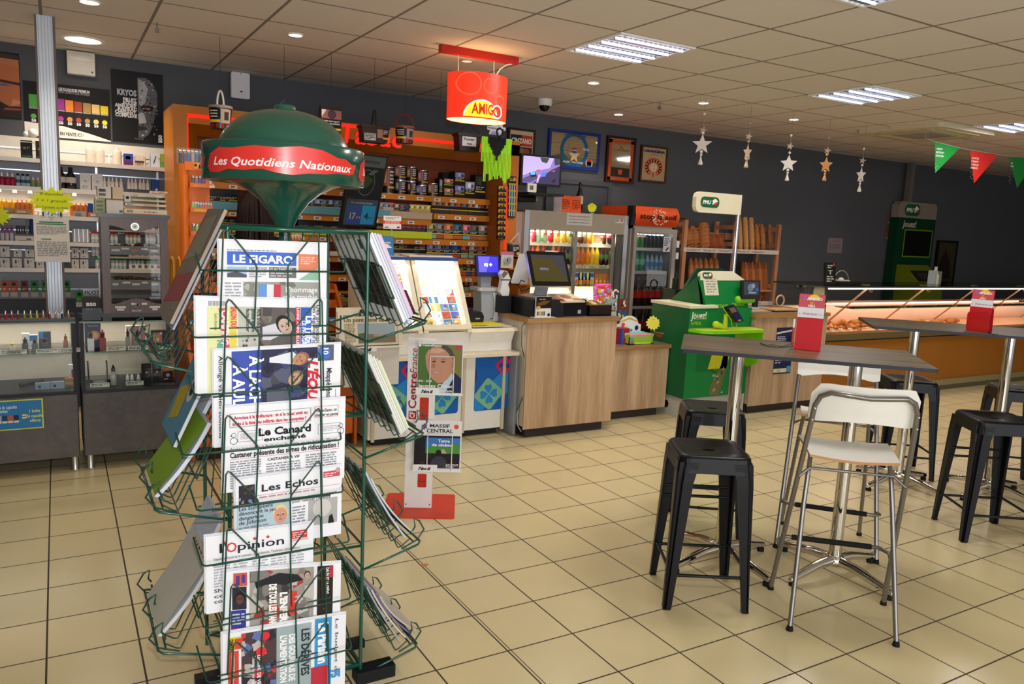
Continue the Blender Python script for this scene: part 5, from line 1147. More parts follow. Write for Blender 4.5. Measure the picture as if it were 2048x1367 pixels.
def case(x0,x1,lb,seed):
 yb,yt,z0,z1=5.06,5.34,.845,1.335
 t=thing('ticket_case',lb,'display case',((x0+x1)/2,5.3,zcb),group='lit sloped ticket cases')
 L_=math.hypot(yt-yb,z1-z0);fr=Fr((x0,yb,z0),(1,0,0),(0,yt-yb,z1-z0));W=x1-x0
 g=G()
 for a in(x0,x1-.035):
  P=[(yb,z0),(yt,z1),(5.6,z1),(5.6,z0-.02),(5.5,z0-.022),(yb+.08,z0-.024),(yb-.01,z0-.02)]
  g.add([(a,p,q)for p,q in P]+[(a+.035,p,q)for p,q in P],[tuple(range(7)),tuple(reversed(range(7,14)))]+[(i,(i+1)%7,7+(i+1)%7,7+i)for i in range(7)],cream)
 g.fbox(fr,0,W,0,.04,-.03,.004,cream);g.box(x0+.03,x1-.03,5.57,5.6,z0,z1,cream);g.obj('case_body',t)
 g=G();g.box(x0,x1,yt-.0,5.6,z1,z1+.018,mat('d4d0cc',.3));g.box(x0-.002,x1+.002,yt-.006,yt,z1-.004,z1+.018,'2c4a8c');g.obj('lid',t)
 g=G();bk=Fr((x0+.035,yb+.045,z0+.0),(1,0,0),(0,yt-yb+.06,z1-z0-.02));g.fbox(bk,0,W-.07,.0,L_-.02,-.01,0,mat('dfe6ea',.5));g.obj('back_board',t)
 rnd=random.Random(seed);cc=['e8d24c','d8603c','6a5cc0','3c90c8','d84878','e8a83c','78b84c','f0ece0','c8d0d8','b0543c','8ca0c8']
 for j in range(8):
  for i in range(4):
   if rnd.random()<.1:continue
   a,b=.012+i*(W-.09)/4,.02+j*(L_-.04)/8;w_=(W-.1)/4*.9;h=(L_-.04)/8*.85
   g=G();g.fbox(bk,a,a+w_,b,b+h,0,.004,rnd.choice(cc))
   for q in range(4):
    aa,bb=a+rnd.uniform(0,w_*.6),b+rnd.uniform(0,h*.6);g.rect(bk,aa,bb,aa+w_*.35,bb+h*.3,rnd.choice(cc),.0055+.0004*q)
   g.obj('scratch_card',label='coloured scratch card %s in column %s of the %s lit case'%(ORD[j]+' from the bottom',ORD[i],'left' if seed==1 else 'right'),cat='scratch card',group='scratch cards in the lit cases')
 em=mat('ffffff',emit=3.5,var=0)
 g=G();g.cyl((x0+.05,yt+.03,z1-.02),(x1-.05,yt+.03,z1-.02),.011,em,10);g.obj('top_tube',t)
 for a in(x0+W*.36,x1-.055):
  g=G();q=bk.p(a-x0-.035,.02,.022);q2=bk.p(a-x0-.035,L_-.06,.022);g.cyl(q,q2,.009 if a<x1-.1 else .006,em,8);g.obj('glow_tube',t)  # upright glowing bars imitate the white bands reflected in the sloped glass
 g=G();g.add([fr.p(.035,.04,0),fr.p(W-.035,.04,0),fr.p(W-.035,L_,0),fr.p(.035,L_,0)],[(0,1,2,3)],gl);g.obj('sloped_glass',t)
 lamp('ticket_case_lamp','AREA',((x0+x1)/2,yt-.02,z1-.03),1.1,(1,1,1),W*.8,.05,rot=(math.radians(20),0,0))
case(1.86,2.235,'lit sloping scratch card case, left one behind the newspaper rack',1)
case(2.245,2.63,'lit sloping scratch card case, right one beside the blue screen',2)
sbox('leaflet_stack','flat cream magazine lying on the lid of the right scratch card case','magazine',818,512,905,517,5.36,'cfc8b8',lambda g,fr,W,H:None,.2,None,1.355)
g=G();fr=Fr((2.3,5.36,1.372),(1,0,0),(0,1,0));g.rect(fr,.04,.05,.3,.16,'2c3c6c');g.rect(fr,.06,.08,.2,.13,'8a3c2c',.002);g.obj('printed_cover',label='dark printed picture on the magazine above the right scratch card case',cat='print')
g=G();fr=Fr((2.66,5.09,zct+.004),(1,0,0),(0,1,.05));g.fbox(fr,0,.27,0,.22,0,.004,'d8c81c');g.text(fr,'LE SOIR !',.02,.015,.028,'2c2c28',.006,w=.12,bold=.03);g.fbox(fr,-.01,.32,-.01,0,0,.006,mat('c8c8b8',.3));g.obj('desk_mat',label='yellow printed mat under clear plastic on the white desk',cat='mat')
g=G();P=[at(u,v,z=zct+.03)for u,v in((973,633),(981,637),(990,636),(1003,632),(1016,633))];g.tube(P,.002,'1c1c1c',5);g.ball(P[0],.009,'18181a');g.obj('cord',label='black cord with a small black knob on the yellow mat',cat='cord')
yN=4.86;a,b=at(684,628,y=yN+.06),at(796,690,y=yN);x0,x1=a.x-.0,b.x+.01
t=thing('newspaper_display','white plastic newspaper display box behind the right side of the green rack','display',((x0+x1)/2,yN,.52))
g=G();g.box(x0,x1,yN,yN+.2,.51,b.z,mat('cfcac0',.4));g.box(x0-.02,x1+.02,yN-.03,yN+.2,b.z-.008,b.z,whp);g.obj('box',t)
fr=Fr((x0,yN+.02,b.z),(1,0,0),(0,.25,1));W=x1-x0;HN=a.z-b.z+.02
g=G();g.fbox(fr,-.03,W+.03,0,HN+.03,-.014,-.006,cream);g.poly(fr,[(-.05,0),(-.03,0),(-.03,HN+.06)],cream,-.004);g.fbox(fr,-.03,0,0,HN,-.006,.01,cream);g.fbox(fr,W,W+.03,0,HN,-.006,.01,cream);g.obj('holder',t)
g=G();g.rect(FX(x0,yN-.0305,b.z-.03),.07,.0,.21,.03,'e8e4d8',.001);g.text(FX(x0,yN-.031,b.z-.03),"l'éveil",.09,.005,.02,'1a1a1a',.002,w=.085,bold=.05,ital=.25);g.obj('name_label',t)
g=G();g.fbox(fr,0,W,.004,HN,-.004,.006,'dccfb0');E_=.008
g.rect(fr,W*.02,HN*.86,W*.98,HN*.9,'4c90a8',E_);g.text(fr,"l'éveil",W*.3,HN*.88,.04,'16120e',E_+.001,w=W*.45,bold=.05,ital=.2);g.text(fr,'Un pont zone de Blé',W*.03,HN*.70,.03,'5c4c34',E_,w=W*.9,bold=.02)
g.lines(fr,W*.03,HN*.08,W*.22,HN*.66,14,'8a7c64',E_);g.rect(fr,W*.27,HN*.08,W*.95,HN*.65,'9cacb4',E_);g.poly(fr,[(W*.27,HN*.3),(W*.5,HN*.34),(W*.7,HN*.3),(W*.95,HN*.36),(W*.95,HN*.08),(W*.27,HN*.08)],'7c7058',E_+.001);g.poly(fr,[(W*.27,HN*.36),(W*.45,HN*.38),(W*.45,HN*.26),(W*.27,HN*.22)],'56683c',E_+.002);g.rect(fr,W*.55,HN*.26,W*.85,HN*.31,'b89868',E_+.002)
g.obj('newspaper',label='local newspaper with a landscape photograph standing in the white display box',cat='newspaper')
fr0=at(680,453,y=5.9);ux=Vector((math.cos(.3),math.sin(.3),0));o_=fr0
TLd=at(705,303,y=5.72);upv=TLd-fr0;W=.34;H=upv.length
fr=Fr(fr0,ux,upv);fr.n=fr.ux.cross(fr.uy).normalized()
t=thing('advertising_display','tall tilted black advertising screen with two blue price tiles','display',(fr0.x+.15,5.95,1.08))
g=G();g.fbox(fr,0,W,0,H,-.03,0,mat('161618',.3));g.obj('frame',t)
g=G();g.rect(fr,.02,H*.42,W-.02,H*.97,'1b2022',.002);g.rect(fr,.02,H*.83,W-.02,H*.97,'4c5658',.003);g.text(fr,'cosmetique',W*.18,H*.88,.03,'2a3032',.004,w=W*.6,bold=.02)
g.poly(fr,[(W*.2,H*.5),(W*.55,H*.56),(W*.7,H*.66),(W*.5,H*.72),(W*.3,H*.68)],'2c4420',.004);g.ring(fr,W*.5,H*.62,.075,.08,'5c6468',.005,ky=1.3);g.poly(fr,[(W*.5,H*.73),(W*.62,H*.72),(W*.78,H*.79),(W*.66,H*.8)],'50565a',.005);g.obj('upper_picture',t)
g=G();sm=mat('20386c',.3,emit=.25,var=0);g.rect(fr,.02,.02,W-.02,H*.39,'3a4650',.002);g.text(fr,'Vos bénéfices Jungo',W*.18,H*.33,.016,'a8b0b8',.003,w=W*.6);g.rect(fr,W*.12,H*.05,W*.5,H*.31,sm,.003);g.rect(fr,W*.52,H*.05,W*.9,H*.31,mat('1c6a8c',.3,emit=.3,var=0),.003)
g.text(fr,'17',W*.2,H*.12,.05,'a89850',.005,w=W*.16,bold=.03);g.text(fr,'€99',W*.38,H*.125,.018,'a89850',.005);g.text(fr,'4',W*.6,H*.12,.055,'143a58',.005,bold=.03);g.text(fr,'€99',W*.72,H*.125,.018,'143a58',.005);g.obj('price_tiles',t)
g=G();g.cyl((fr0.x+.2,5.99,1.082),(fr0.x+.2,5.99,1.7),.015,'202022',10);g.box(fr0.x+.08,fr0.x+.32,5.94,6.1,1.0,1.012,'202022');g.cyl((fr0.x+.2,5.99,1.012),(fr0.x+.2,5.99,1.1),.015,'202022',10);g.obj('stand',t)
a,b=at(766,430,y=5.85),at(803,459,y=5.85);fr=FX(a.x,5.85,b.z);W,H=b.x-a.x,a.z-b.z
g=G();g.fbox(fr,0,W,0,H,-.003,0,'d02828');g.rect(fr,W*.03,H*.03,W*.97,H*.97,'e4e0d8');g.rect(fr,W*.03,H*.4,W*.97,H*.62,'d83028',.002);g.text(fr,'INTERDIT',W*.1,H*.52,H*.07,'f2e0dc',.003,w=W*.8,bold=.02);g.text(fr,'AUX MINEURS',W*.1,H*.43,H*.07,'f2e0dc',.003,w=W*.8,bold=.02);g.lines(fr,W*.15,H*.72,W*.85,H*.9,2,'70706c');g.rect(fr,W*.75,H*.1,W*.9,H*.22,'28488c',.002);g.rect(fr,W*.85,H*.1,W*.9,H*.22,'c83030',.003);g.rect(fr,W*.1,H*.1,W*.3,H*.18,'5c5c5c',.002)
g.cyl((a.x+W/2,5.86,1.0),(a.x+W/2,5.86,b.z+.02),.004,'c0c0c0',6);g.box(a.x+W/2-.05,a.x+W/2+.05,5.82,5.92,.99,1.0,'c0c0c0')
g.obj('warning_sign',label='small red and white legal notice card on a thin stand in front of the shelves',cat='sign')
g=G();g.box(1.84,2.62,5.68,6.12,.955,.99,mat('8a6a48',.5));g.box(1.86,1.9,5.7,6.1,0,.955,'6a5038');g.box(2.56,2.6,5.7,6.1,0,.955,'6a5038');g.obj('back_table',label='narrow wooden side table behind the scratch card cases',cat='table')
a,b=at(722,470,y=5.5),at(786,530,y=5.5);fr=Fr((a.x,5.48,b.z),(1,0,0),(0,.1,1));W,H=b.x-a.x,a.z-b.z
g=G();g.fbox(fr,0,W,0,H,-.02,0,'28588c');g.rect(fr,W*.02,H*.02,W*.98,H*.98,'3a78b0');g.poly(fr,[(0.01,H*.6),(W*.4,H*.98),(0.01,H*.98)],'5c90c0',.002);g.disc(fr,W*.62,H*.4,W*.2,'c86a4c',.002);g.disc(fr,W*.62,H*.25,W*.25,'2c2420',.0017);g.poly(fr,[(W*.4,H*.6),(W*.55,H*.72),(W*.8,H*.74),(W*.95,H*.6),(W*.7,H*.58)],'e0dcd8',.003);g.text(fr,'TOMAHAWK',W*.4,H*.75,H*.06,'e8e4e0',.004,w=W*.5,bold=.03);g.rect(fr,W*.3,H*.02,W*.98,H*.1,'c8c8c4',.003)
g.obj('comic_book',label='blue comic book standing behind the right newspapers of the rack',cat='book')
# oak counters
oak=wood_mat('oak_laminate','a08060','ccac8a',(1,1,.07),.5,7.);oakh=wood_mat('oak_edge','8a6238','b08850',(.07,1,1),.45,9.);oaktop=mat('7b6a54',.3,var=.08,scale=12);kick=mat('3a3230',.5)
def oakcounter(lb,x0,x1,yf,yb,h,left=None):
 t=thing('wooden_counter',lb,'counter',((x0+x1)/2,(yf+yb)/2,0))
 g=G();g.box(x0+.012,x1-.012,yf+.012,yb,.09,h-.035,mat('d2ccbc' if x0<3.2 else 'b5a78c',.5));g.obj('carcass',t)
 g=G();g.box(x0,x1,yf,yf+.012,.075,h-.037,oak);g.obj('front_panel',t)
 g=G();g.box(x0+.04,x1-.06,yf+.04,yb,0,.09,kick);g.obj('plinth',t)
 g=G();g.box(x0-.015,x1+.012,yf-.02,yb+.01,h-.035,h-.001,oakh);g.rect(Fr((x0-.015,yf-.02,h-.001),(1,0,0),(0,1,0)),0.004,.004,x1-x0+.022,yb-yf+.026,oaktop,.001);g.obj('worktop',t)
 return t
oakcounter('tall oak counter under the black touch screen till',3.03,3.87,4.92,5.55,.935)
oakcounter('lower oak counter between the till and the green kiosk',3.885,4.66,5.16,5.7,.645)
oakcounter('oak counter between the green kiosk and the pastry display',5.43,6.42,4.90,5.5,.93)
g=G();g.tube([at(u,v,y=4.98)for u,v in((1046,640),(1045,655),(1052,680),(1054,700))]+[at(u,v,y=5.0)for u,v in((1052,740),(1044,790),(1034,830),(1035,850),(1042,862))],.005,'c8c0a8',6);g.obj('loose_cable',label='pale cable hanging down between the white and oak counters',cat='cable')
g=G();g.tube([at(u,v,y=4.97)for u,v in((1056,640),(1048,648),(1044,652),(1043,690),(1050,720),(1054,745),(1046,790),(1036,820))],.003,'1c1c1c',6);g.obj('loose_cable',label='thin black cable hanging beside the pale cable',cat='cable')
ZC=.935
t=thing('touch_screen_till','black touch screen till with a silver customer display','till',(3.47,5.22,ZC+.135))
c0,c1,c2,c3=at(1051,501,y=5.12),at(1131,505,y=5.12),at(1143,572,y=5.0),at(1066,571,y=5.0)
fr=Fr(c3,c2-c3,c0-c3);W=(c2-c3).length;uy=(c0-c3);uy=uy-fr.ux*uy.dot(fr.ux);fr.uy=uy.normalized();fr.n=fr.ux.cross(fr.uy);H=uy.length
g=G();g.rbox(fr,-.004,W,0,H,-.03,0,.012,mat('d0d2d6',.25,.4),front=mat('0e0e10',.12));g.rbox(fr,.001,W-.005,.006,H-.005,-.001,.003,.01,mat('0e0e10',.12,var=0))
g.fbox(fr,W*.48,W*.82,H-.004,H+.008,-.03,.0,'b8babc');g.obj('screen_housing',t)
g=G();e=mat('3a3414',.25,emit=.45,var=0);g.rect(fr,.025,.035,W-.025,H-.03,mat('33343e',.2,emit=.3,var=0),.004);g.poly(fr,[(.025,.035),(W-.025,.035),(W*.62,H*.78),(.025,H*.8)],e,.005);g.text(fr,'METEO',W*.25,H*.45,.018,'8a84b8',.006,w=W*.22,bold=.03);g.obj('screen',t)
g=G();q=fr.p(W*.5,0,-.03);g.add([(q.x-.12,5.0+.1,ZC+.136),(q.x+.1,5.1,ZC+.136),(q.x+.1,5.32,ZC+.136),(q.x-.12,5.32,ZC+.136),(q.x-.06,5.14,ZC+.148),(q.x+.07,5.14,ZC+.148),(q.x+.07,5.28,ZC+.155),(q.x-.06,5.28,ZC+.155)],[(0,1,2,3),(4,5,6,7),(0,1,5,4),(1,2,6,5),(2,3,7,6),(3,0,4,7)],mat('b4b8bc',.3,.4));g.add([(q.x-.05,5.15,ZC+.15),(q.x+.05,5.15,ZC+.15),(q.x+.05,5.2,ZC+.15),(q.x-.05,5.2,ZC+.15),(q.x-.04,5.11,ZC+.26),(q.x+.045,5.11,ZC+.26),(q.x+.045,5.16,ZC+.28),(q.x-.04,5.16,ZC+.28)],[(0,1,5,4),(1,2,6,5),(2,3,7,6),(3,0,4,7),(4,5,6,7)],mat('b4b8bc',.3,.4));g.obj('foot',t)
e0,e1,e2,e3=at(1048,511,y=5.2),at(1056,560,y=5.2),at(1040,568,y=5.3),at(1022,566,y=5.34)
fr2=Fr(at(1021,566,y=5.3),Vector((.75,-.45,0)),Vector((.35,.1,1)));fr2.n=fr2.ux.cross(fr2.uy).normalized()
g=G();g.rbox(fr2,0,.13,0,.25,-.02,.0,.012,mat('c4c8cc',.3,.3));g.obj('customer_display',t)
g=G();P=[at(u,v,y=5.14)for u,v in((1050,563),(1042,560),(1037,572),(1043,582),(1052,580),(1060,575))];g.tube(P,.004,'101010',6);g.obj('cable',t)
t=thing('cash_drawer','wide black cash drawer box under the touch screen till','cash drawer',(3.36,5.2,ZC))
g=G();g.box(3.08,3.37,4.96,5.42,ZC,ZC+.135,mat('121214',.3));g.obj('left_box',t)
g=G();g.box(3.37,3.60,4.98,5.42,ZC,ZC+.13,mat('101012',.35));g.obj('right_box',t)
g=G();g.disc(FX(3.37,4.98,ZC),-.02,.11,.006,'b8b8bc',.003);g.box(3.52,3.55,4.977,4.98,ZC+.02,ZC+.05,'a8a8ac');g.obj('lock',t)
a,b=at(1073,594,y=4.93),at(1101,638,y=4.93);fr=FX(a.x,4.93,ZC+.002);W,H=b.x-a.x,a.z-ZC
g=G();g.fbox(fr,0,W,0,H,-.015,0,'d6d4d0');g.rect(fr,0,H*.45,W,H,'15100c');g.poly(fr,[(W*.05,H*.55),(W*.6,H*.62),(W*.95,H*.8),(W*.5,H*.82),(W*.1,H*.7)],'6a4424',.002);g.lines(fr,W*.2,H*.85,W*.8,H*.92,1,'c89050',.002);g.disc(fr,W*.15,H*.5,W*.13,'c8a04c',.002)
for i,c in enumerate(['3c2c20','a84830','d8c020','3c8c5c','2c2c30','2c2c30']):g.rect(fr,W*(.08+.09*i),H*.1,W*(.14+.09*i),H*.3,c,.002)
g.disc(fr,W*.85,H*.13,W*.09,'15100c',.002);g.fbox(fr,-.03,W+.03,-.001,.004,-.03,.03,mat('c8c8c4',.2));g.obj('leaflet_card',label='small black and white leaflet card standing in front of the cash drawer',cat='card')
fr=Fr(at(1108,626,z=ZC+.012),Vector((.9,-.35,-.0)),Vector((.35,.9,.1)));t=thing('payment_terminal','black payment keypad lying on the oak counter','payment terminal',at(1125,632,z=ZC))
g=G();g.rbox(fr,0,.17,0,.08,-.01,.025,.012,mat('17181a',.4));g.obj('keypad_body',t)
g=G();[g.fbox(fr,.1+.014*i,.11+.014*i,.012+.016*j,.024+.016*j,.025,.028,('2a2c30','2a2c30','2a2c30',['c83c20','c8c020','20a040','2a2c30'][j])[i])for i in range(4)for j in range(4)];g.obj('keys',t)
t=thing('sweets_tray','dark open tray of chocolate and sweet boxes on the oak counter','tray',(3.72,5.05,ZC))
x0,x1,ya,yb2=3.62,3.845,4.97,5.35
g=G();dk=mat('241a18',.35);g.box(x0,x1,ya,yb2,ZC,ZC+.01,dk);g.box(x0,x1,ya,ya+.008,ZC,ZC+.085,dk);g.box(x0,x1,yb2-.008,yb2,ZC,ZC+.085,dk);g.box(x0,x0+.008,ya,yb2,ZC,ZC+.085,dk);g.box(x1-.008,x1,ya,yb2,ZC,ZC+.085,dk)
g.box(x0,x1,ya-.001,ya+.009,ZC+.085,ZC+.09,'5c6c3c');g.obj('tray_body',t)
rnd=random.Random(9)
for i in range(9):
 x,y=x0+.05+.045*(i%4),ya+.06+.11*(i//4);c=['8c5c3c','c8a04c','9c8c3c','6c7c40','b07848'][i%5]
 fr=Fr((x-.03,y-.04,ZC+.07+.012*(i%3)),(1,0,0),(0,1,.3*(i%2)));g=G();g.fbox(fr,0,.06,0,.09,-.02,0,c);g.disc(fr,.03,.045,.02,'d0c8b0',.002);g.obj('biscuit_packet',label='small biscuit packet in the dark tray, %s of nine'%ORD[i],cat='packet',group='packets in the dark tray')
g=G();fr=Fr(at(1124,603,z=ZC+.12),Vector((1,.1,0)),Vector((-.25,.9,.3)));g.fbox(fr,0,.24,0,.16,-.012,.0,'d0c4ac');g.disc(fr,.12,.09,.05,'9c6448',.002,ry=.035);g.rect(fr,.15,.02,.23,.06,'b07858',.002);g.rect(fr,0,0,.05,.14,'b06a4c',.002);g.obj('praline_box',label='flat cream praline box lying at an angle on the dark tray',cat='box')
def bag(lb,u0,v0,u1,v1,y,zb,cols_,txt=None,seed=0,d=.03):
 a,b=at(u0,v0,y=y),at(u1,v1,y=y);W=b.x-a.x;H=a.z-zb if zb is not None else a.z-b.z;z=zb if zb is not None else b.z
 fr=Fr((a.x,y,z),(1,0,0),(0,.12,1));g=G();rnd=random.Random(seed)
 n=6;V=[];
 for j in range(n+1):
  for i in range(n+1):
   s,q=i/n,j/n;bulge=d*(1-(2*s-1)**2)**.5*(1-(2*q-1)**4)
   V.append(fr.p(W*s,H*q,bulge))
 g.add(V,[(j*(n+1)+i,j*(n+1)+i+1,(j+1)*(n+1)+i+1,(j+1)*(n+1)+i)for i in range(n)for j in range(n)],mat(cols_[0],.25),True);g.fbox(fr,0,W,0,H,-.004,0,cols_[0])
 for i in range(14):
  s,q=rnd.uniform(.12,.8),rnd.uniform(.08,.85);g.poly(fr,star_pts(W*s,H*q,W*.12,W*.07,rnd.choice((3,4,5)),rnd.random()),cols_[1+i%(len(cols_)-1)],d+.002+.0003*i)
 if txt:g.text(fr,txt,W*.1,H*.72,H*.16,txt and cols_[-1],d+.008,w=W*.75,bold=.05,ang=.06)
 return g.obj('sweets_bag',label=lb,cat='sweets')
bag('big pink and yellow bag of round sweets behind the dark tray',1189,567,1222,606,5.2,ZC+.085,['d05ca0','e8b83c','58b8c8','e87830','f0e8f0','d82848'],'WAZUP',1)
bag('second bag of round sweets leaning lower in the dark tray',1188,590,1216,612,5.06,ZC+.09,['c85090','e8c84c','e07038','f0e8f0','c82840'],'WAZUP',2)
t=thing('lollipop_tub','clear tub filled with colourful wrapped lollipops','tub',at(1233,632,z=ZC))
c=at(1234,630,y=5.06);g=G();g.lathe((3.905-.06,5.05,ZC),[(.045,.0),(.055,.15)],plastic_mat('c8d8d8',.25),16);g.obj('tub',t)
rnd=random.Random(3)
for i in range(22):
 a=rnd.random()*6.28;r=.035*rnd.random()**.5;z=ZC+.012+.19*i/22;x,y=3.845+r*math.cos(a),5.05+r*math.sin(a)
 g=G();g.ball((x,y,z+.01),.013,mat(rnd.choice(['d83c70','e8c83c','3c9cc8','6cb84c','c85cb8','e87830','d8d8d0']),.25),8);g.cyl((x,y,z),(x+.01,y,z-.008),.002,'e8e4dc',5);g.obj('lollipop',label='wrapped lollipop heaped in the clear tub beside the till, %s layer'%('lower','middle','upper')[i//8],cat='lollipop',group='lollipops in the clear tub, %s layer'%('lower','middle','upper')[i//8])
ZL=.645
t=thing('sweets_display_box','bright carton of sweets with an arched white back card','display box',(4.4,5.3,ZL))
a,b=at(1260,655,y=5.2),at(1307,678,y=5.2);x0,x1=a.x,b.x+.0;y0=5.2
g=G();g.box(x0,x1,y0,y0+.006,ZL,ZL+.07,'8cbc3c');g.box(x0,x0+.006,y0,y0+.2,ZL,ZL+.09,'9cc44c');g.box(x1-.006,x1,y0,y0+.2,ZL,ZL+.09,'9cc44c');g.box(x0,x1,y0,y0+.2,ZL,ZL+.01,'8cbc3c');fr=FX(x0,y0,ZL)
g.rect(fr,.01,.01,.05,.06,'5898a8');g.disc(fr,.03,.02,.014,'d84c3c',.002);g.rect(fr,.06,.004,x1-x0-.03,.02,'c8d83c',.002);g.obj('carton',t)
W=x1-x0;fr=FX(x0,y0+.19,ZL);g=G();g.prism(fr,[(0,0),(W,0),(W,.15),(W*.88,.16)]+[(W*.5+W*.38*math.cos(math.pi*i/10),.16+.07*math.sin(math.pi*i/10))for i in range(1,10)]+[(W*.12,.16),(0,.15)],0,.006,'dfe4e4')
g.poly(fr,[(W*.12,.17),(W*.5,.2),(W*.88,.17),(W*.85,.185),(W*.5,.215),(W*.15,.185)],'d8a828',.008);g.disc(fr,W*.82,.12,.022,'3c1c6c',.008);g.disc(fr,W*.4,.11,.03,'e8c878',.008);g.disc(fr,W*.25,.15,.02,'d84c4c',.009);g.disc(fr,W*.6,.1,.014,'4c8cc8',.009);g.rect(fr,0,.06,W,.075,'8cbc3c',.008);g.obj('back_card',t)
g=G();g.box(x0+.012,x1-.012,y0+.01,y0+.09,ZL+.012,ZL+.085,'d88ca0');g.obj('sweets_packet',label='pink sweets packet in the front of the arched carton',cat='sweets');g=G();g.box(x0+.012,x1-.012,y0+.1,y0+.17,ZL+.012,ZL+.09,'8cd0c0');g.obj('sweets_packet',label='mint green sweets packet behind the pink one in the carton',cat='sweets')
bc=at(1334,660,y=5.32);bx_,by_=bc.x,5.32
t=thing('wicker_basket','small wicker basket of wrapped sweets beside the green kiosk','basket',(bx_,by_,ZL))
g=G();wk=wood_mat('wicker','6a3c20','a86c40',(1,1,6),.7,12);n=22
for j in range(6):
 r=.078+.006*j;g.tube([(bx_+(r+.003*(i%2))*math.cos(2*math.pi*i/n),by_+(r+.003*(i%2))*.85*math.sin(2*math.pi*i/n),ZL+.008+.0115*j)for i in range(n)],.0065,wk,6,closed=True)
g.lathe((bx_,by_,ZL+.001),[(.072,0),(.07,.01)],wk,20);g.obj('woven_body',t)
g=G();g.tube([(bx_+.118*math.cos(2*math.pi*i/n),by_+.1*math.sin(2*math.pi*i/n),ZL+.078)for i in range(n)],.008,wk,7,closed=True);g.obj('rim',t)
for i in range(7):
 a=i*2.2;r=.02+.055*((i%3)/2);x,y=bx_+r*math.cos(a),by_+r*.8*math.sin(a);q=ZL+.10
 wt=thing('wrapped_sweet','clear wrapped pouch of yellow sweets tied with red in the basket, %s of seven'%ORD[i],'sweets',(x,y,q-.02),group='wrapped pouches in the basket')
 g=G();g.ball((x,y,q),.032,mat(('e0b040','d8983c','c87c5c')[i%3],.3),10);g.obj('filled_pouch',wt)
 g=G();g.lathe((x+.004,y,q+.028),[(.008,0),(.008,.008)],'c8281c',8);g.obj('tie',wt)
 g=G();g.lathe((x+.004,y,q+.034),[(.006,0),(.02,.05)],plastic_mat('d8dcd0',.4),7,kx=1.1,ky=.6);g.obj('cellophane_tuft',wt)
star_sign('star_sign','yellow burst price sign beside the wicker basket',1306,646,15,5.26,'e0dc50',['0,50'],n=13,r0=.8,ky=1.)
t=thing('keyring_carousel','small rotating rack of colourful sticker packets behind the sweets','rack',(4.3,5.5,ZL))
g=G();g.cyl((4.32,5.52,ZL),(4.32,5.52,ZL+.4),.008,'d0d4d8',8);g.lathe((4.32,5.52,ZL),[(.08,0),(.08,.012)],'d0d4d8',16);g.tube([(4.27,5.5,ZL+.38),(4.26,5.5,ZL+.43),(4.29,5.5,ZL+.45),(4.32,5.5,ZL+.43)],.008,'d8d8d8',7);g.obj('pole',t)
rnd=random.Random(6)
for k in range(6):
 x,z=4.2+.11*(k%2),ZL+.27-.11*(k//2);fr=Fr((x,5.47,z),(1,.05,0),(0,.1,1));g=G();c=['8ca0a8','5c3028','a8b8b8','38506c','6c4c3c','90a0b0'][k]
 g.fbox(fr,0,.1,0,.1,-.02,0,c)
 for i in range(7):a,b=rnd.uniform(.005,.08),rnd.uniform(.005,.08);g.rect(fr,a,b,a+.018,b+.02,rnd.choice(['d8d8d0','a83c2c','242428','b87858','c8c048']),.001+.0003*i)
 g.obj('sticker_packet',t)
sbox('comic_box','red and purple boxed game on the lower oak counter','box',1240,636,1259,667,5.25,'9c2424',lambda g,fr,W,H:(g.rect(fr,0,0,W*.3,H,'4c2c7c'),g.rect(fr,W*.25,0,W*.45,H*.9,'2c5ca8',.002),g.rect(fr,W*.55,H*.55,W*.95,H*.7,'d8c8b8',.002),g.rect(fr,W*.55,H*.4,W*.9,H*.48,'c8a82c',.002)),.1,None,ZL)
t=thing('lottery_terminal','blue lit lottery screen on a grey printer column','terminal',(2.9,5.42,zct))
fr=Fr(at(956,547,y=5.38),(1,.0,0),(0,.2,1));a,b=at(956,547,y=5.38),at(999,513,y=5.38);W,H=b.x-a.x,b.z-a.z
g=G();g.rbox(fr,-.01,W+.012,-.02,H+.012,-.03,0,.008,mat('20285c',.3));g.obj('screen_housing',t)
g=G();g.rect(fr,.008,.012,W-.004,H-.0,mat('3028d8',.3,emit=1.6,var=0),.002);g.poly(fr,[(.008,.012),(W*.4,.012),(W*.6,H),(.008,H)],mat('4c48f0',.3,emit=1.8,var=0),.0025);g.text(fr,'FDJ',W*.3,H*.45,.022,mat('e8e8ff',emit=1.2,var=0),.004,w=W*.2,bold=.05,ital=.2);g.poly(fr,star_pts(W*.62,H*.53,.016,.009,4),mat('e8e8ff',emit=1.2,var=0),.004);g.obj('screen',t)
g=G();x=(a.x+b.x)/2;gy=mat('8e9298',.35);g.add([(x-.04,5.42,1.12),(x+.045,5.42,1.12),(x+.045,5.48,1.12),(x-.04,5.48,1.12),(x-.05,5.42,1.24),(x+.055,5.42,1.24),(x+.055,5.48,1.26),(x-.05,5.48,1.26)],[(0,1,5,4),(1,2,6,5),(2,3,7,6),(3,0,4,7),(4,5,6,7),(3,2,1,0)],gy);g.obj('neck',t)
g=G();g.prism(Fr((x,5.4,1.10),(1,0,0),(0,1,0)),rrect(-.1,-.06,.1,.12,.03),0,.025,mat('b4b6b4',.3));pr=[(-.085,.0),(-.06,.09),(-.07,.24),(.075,.24),(.1,.12),(.1,.0)]
g.prism(Fr((x,5.36,zct+.01),(1,0,0),(0,0,1)),pr,-.14,0,mat('9ea3a8',.3));g.prism(Fr((x+.03,5.355,zct+.01),(1,0,0),(0,0,1)),[(.01,.0),(.05,.0),(.055,.1),(.035,.22),(.0,.23),(.025,.1)],0,.006,mat('c8cccf',.25));g.obj('printer_column',t)
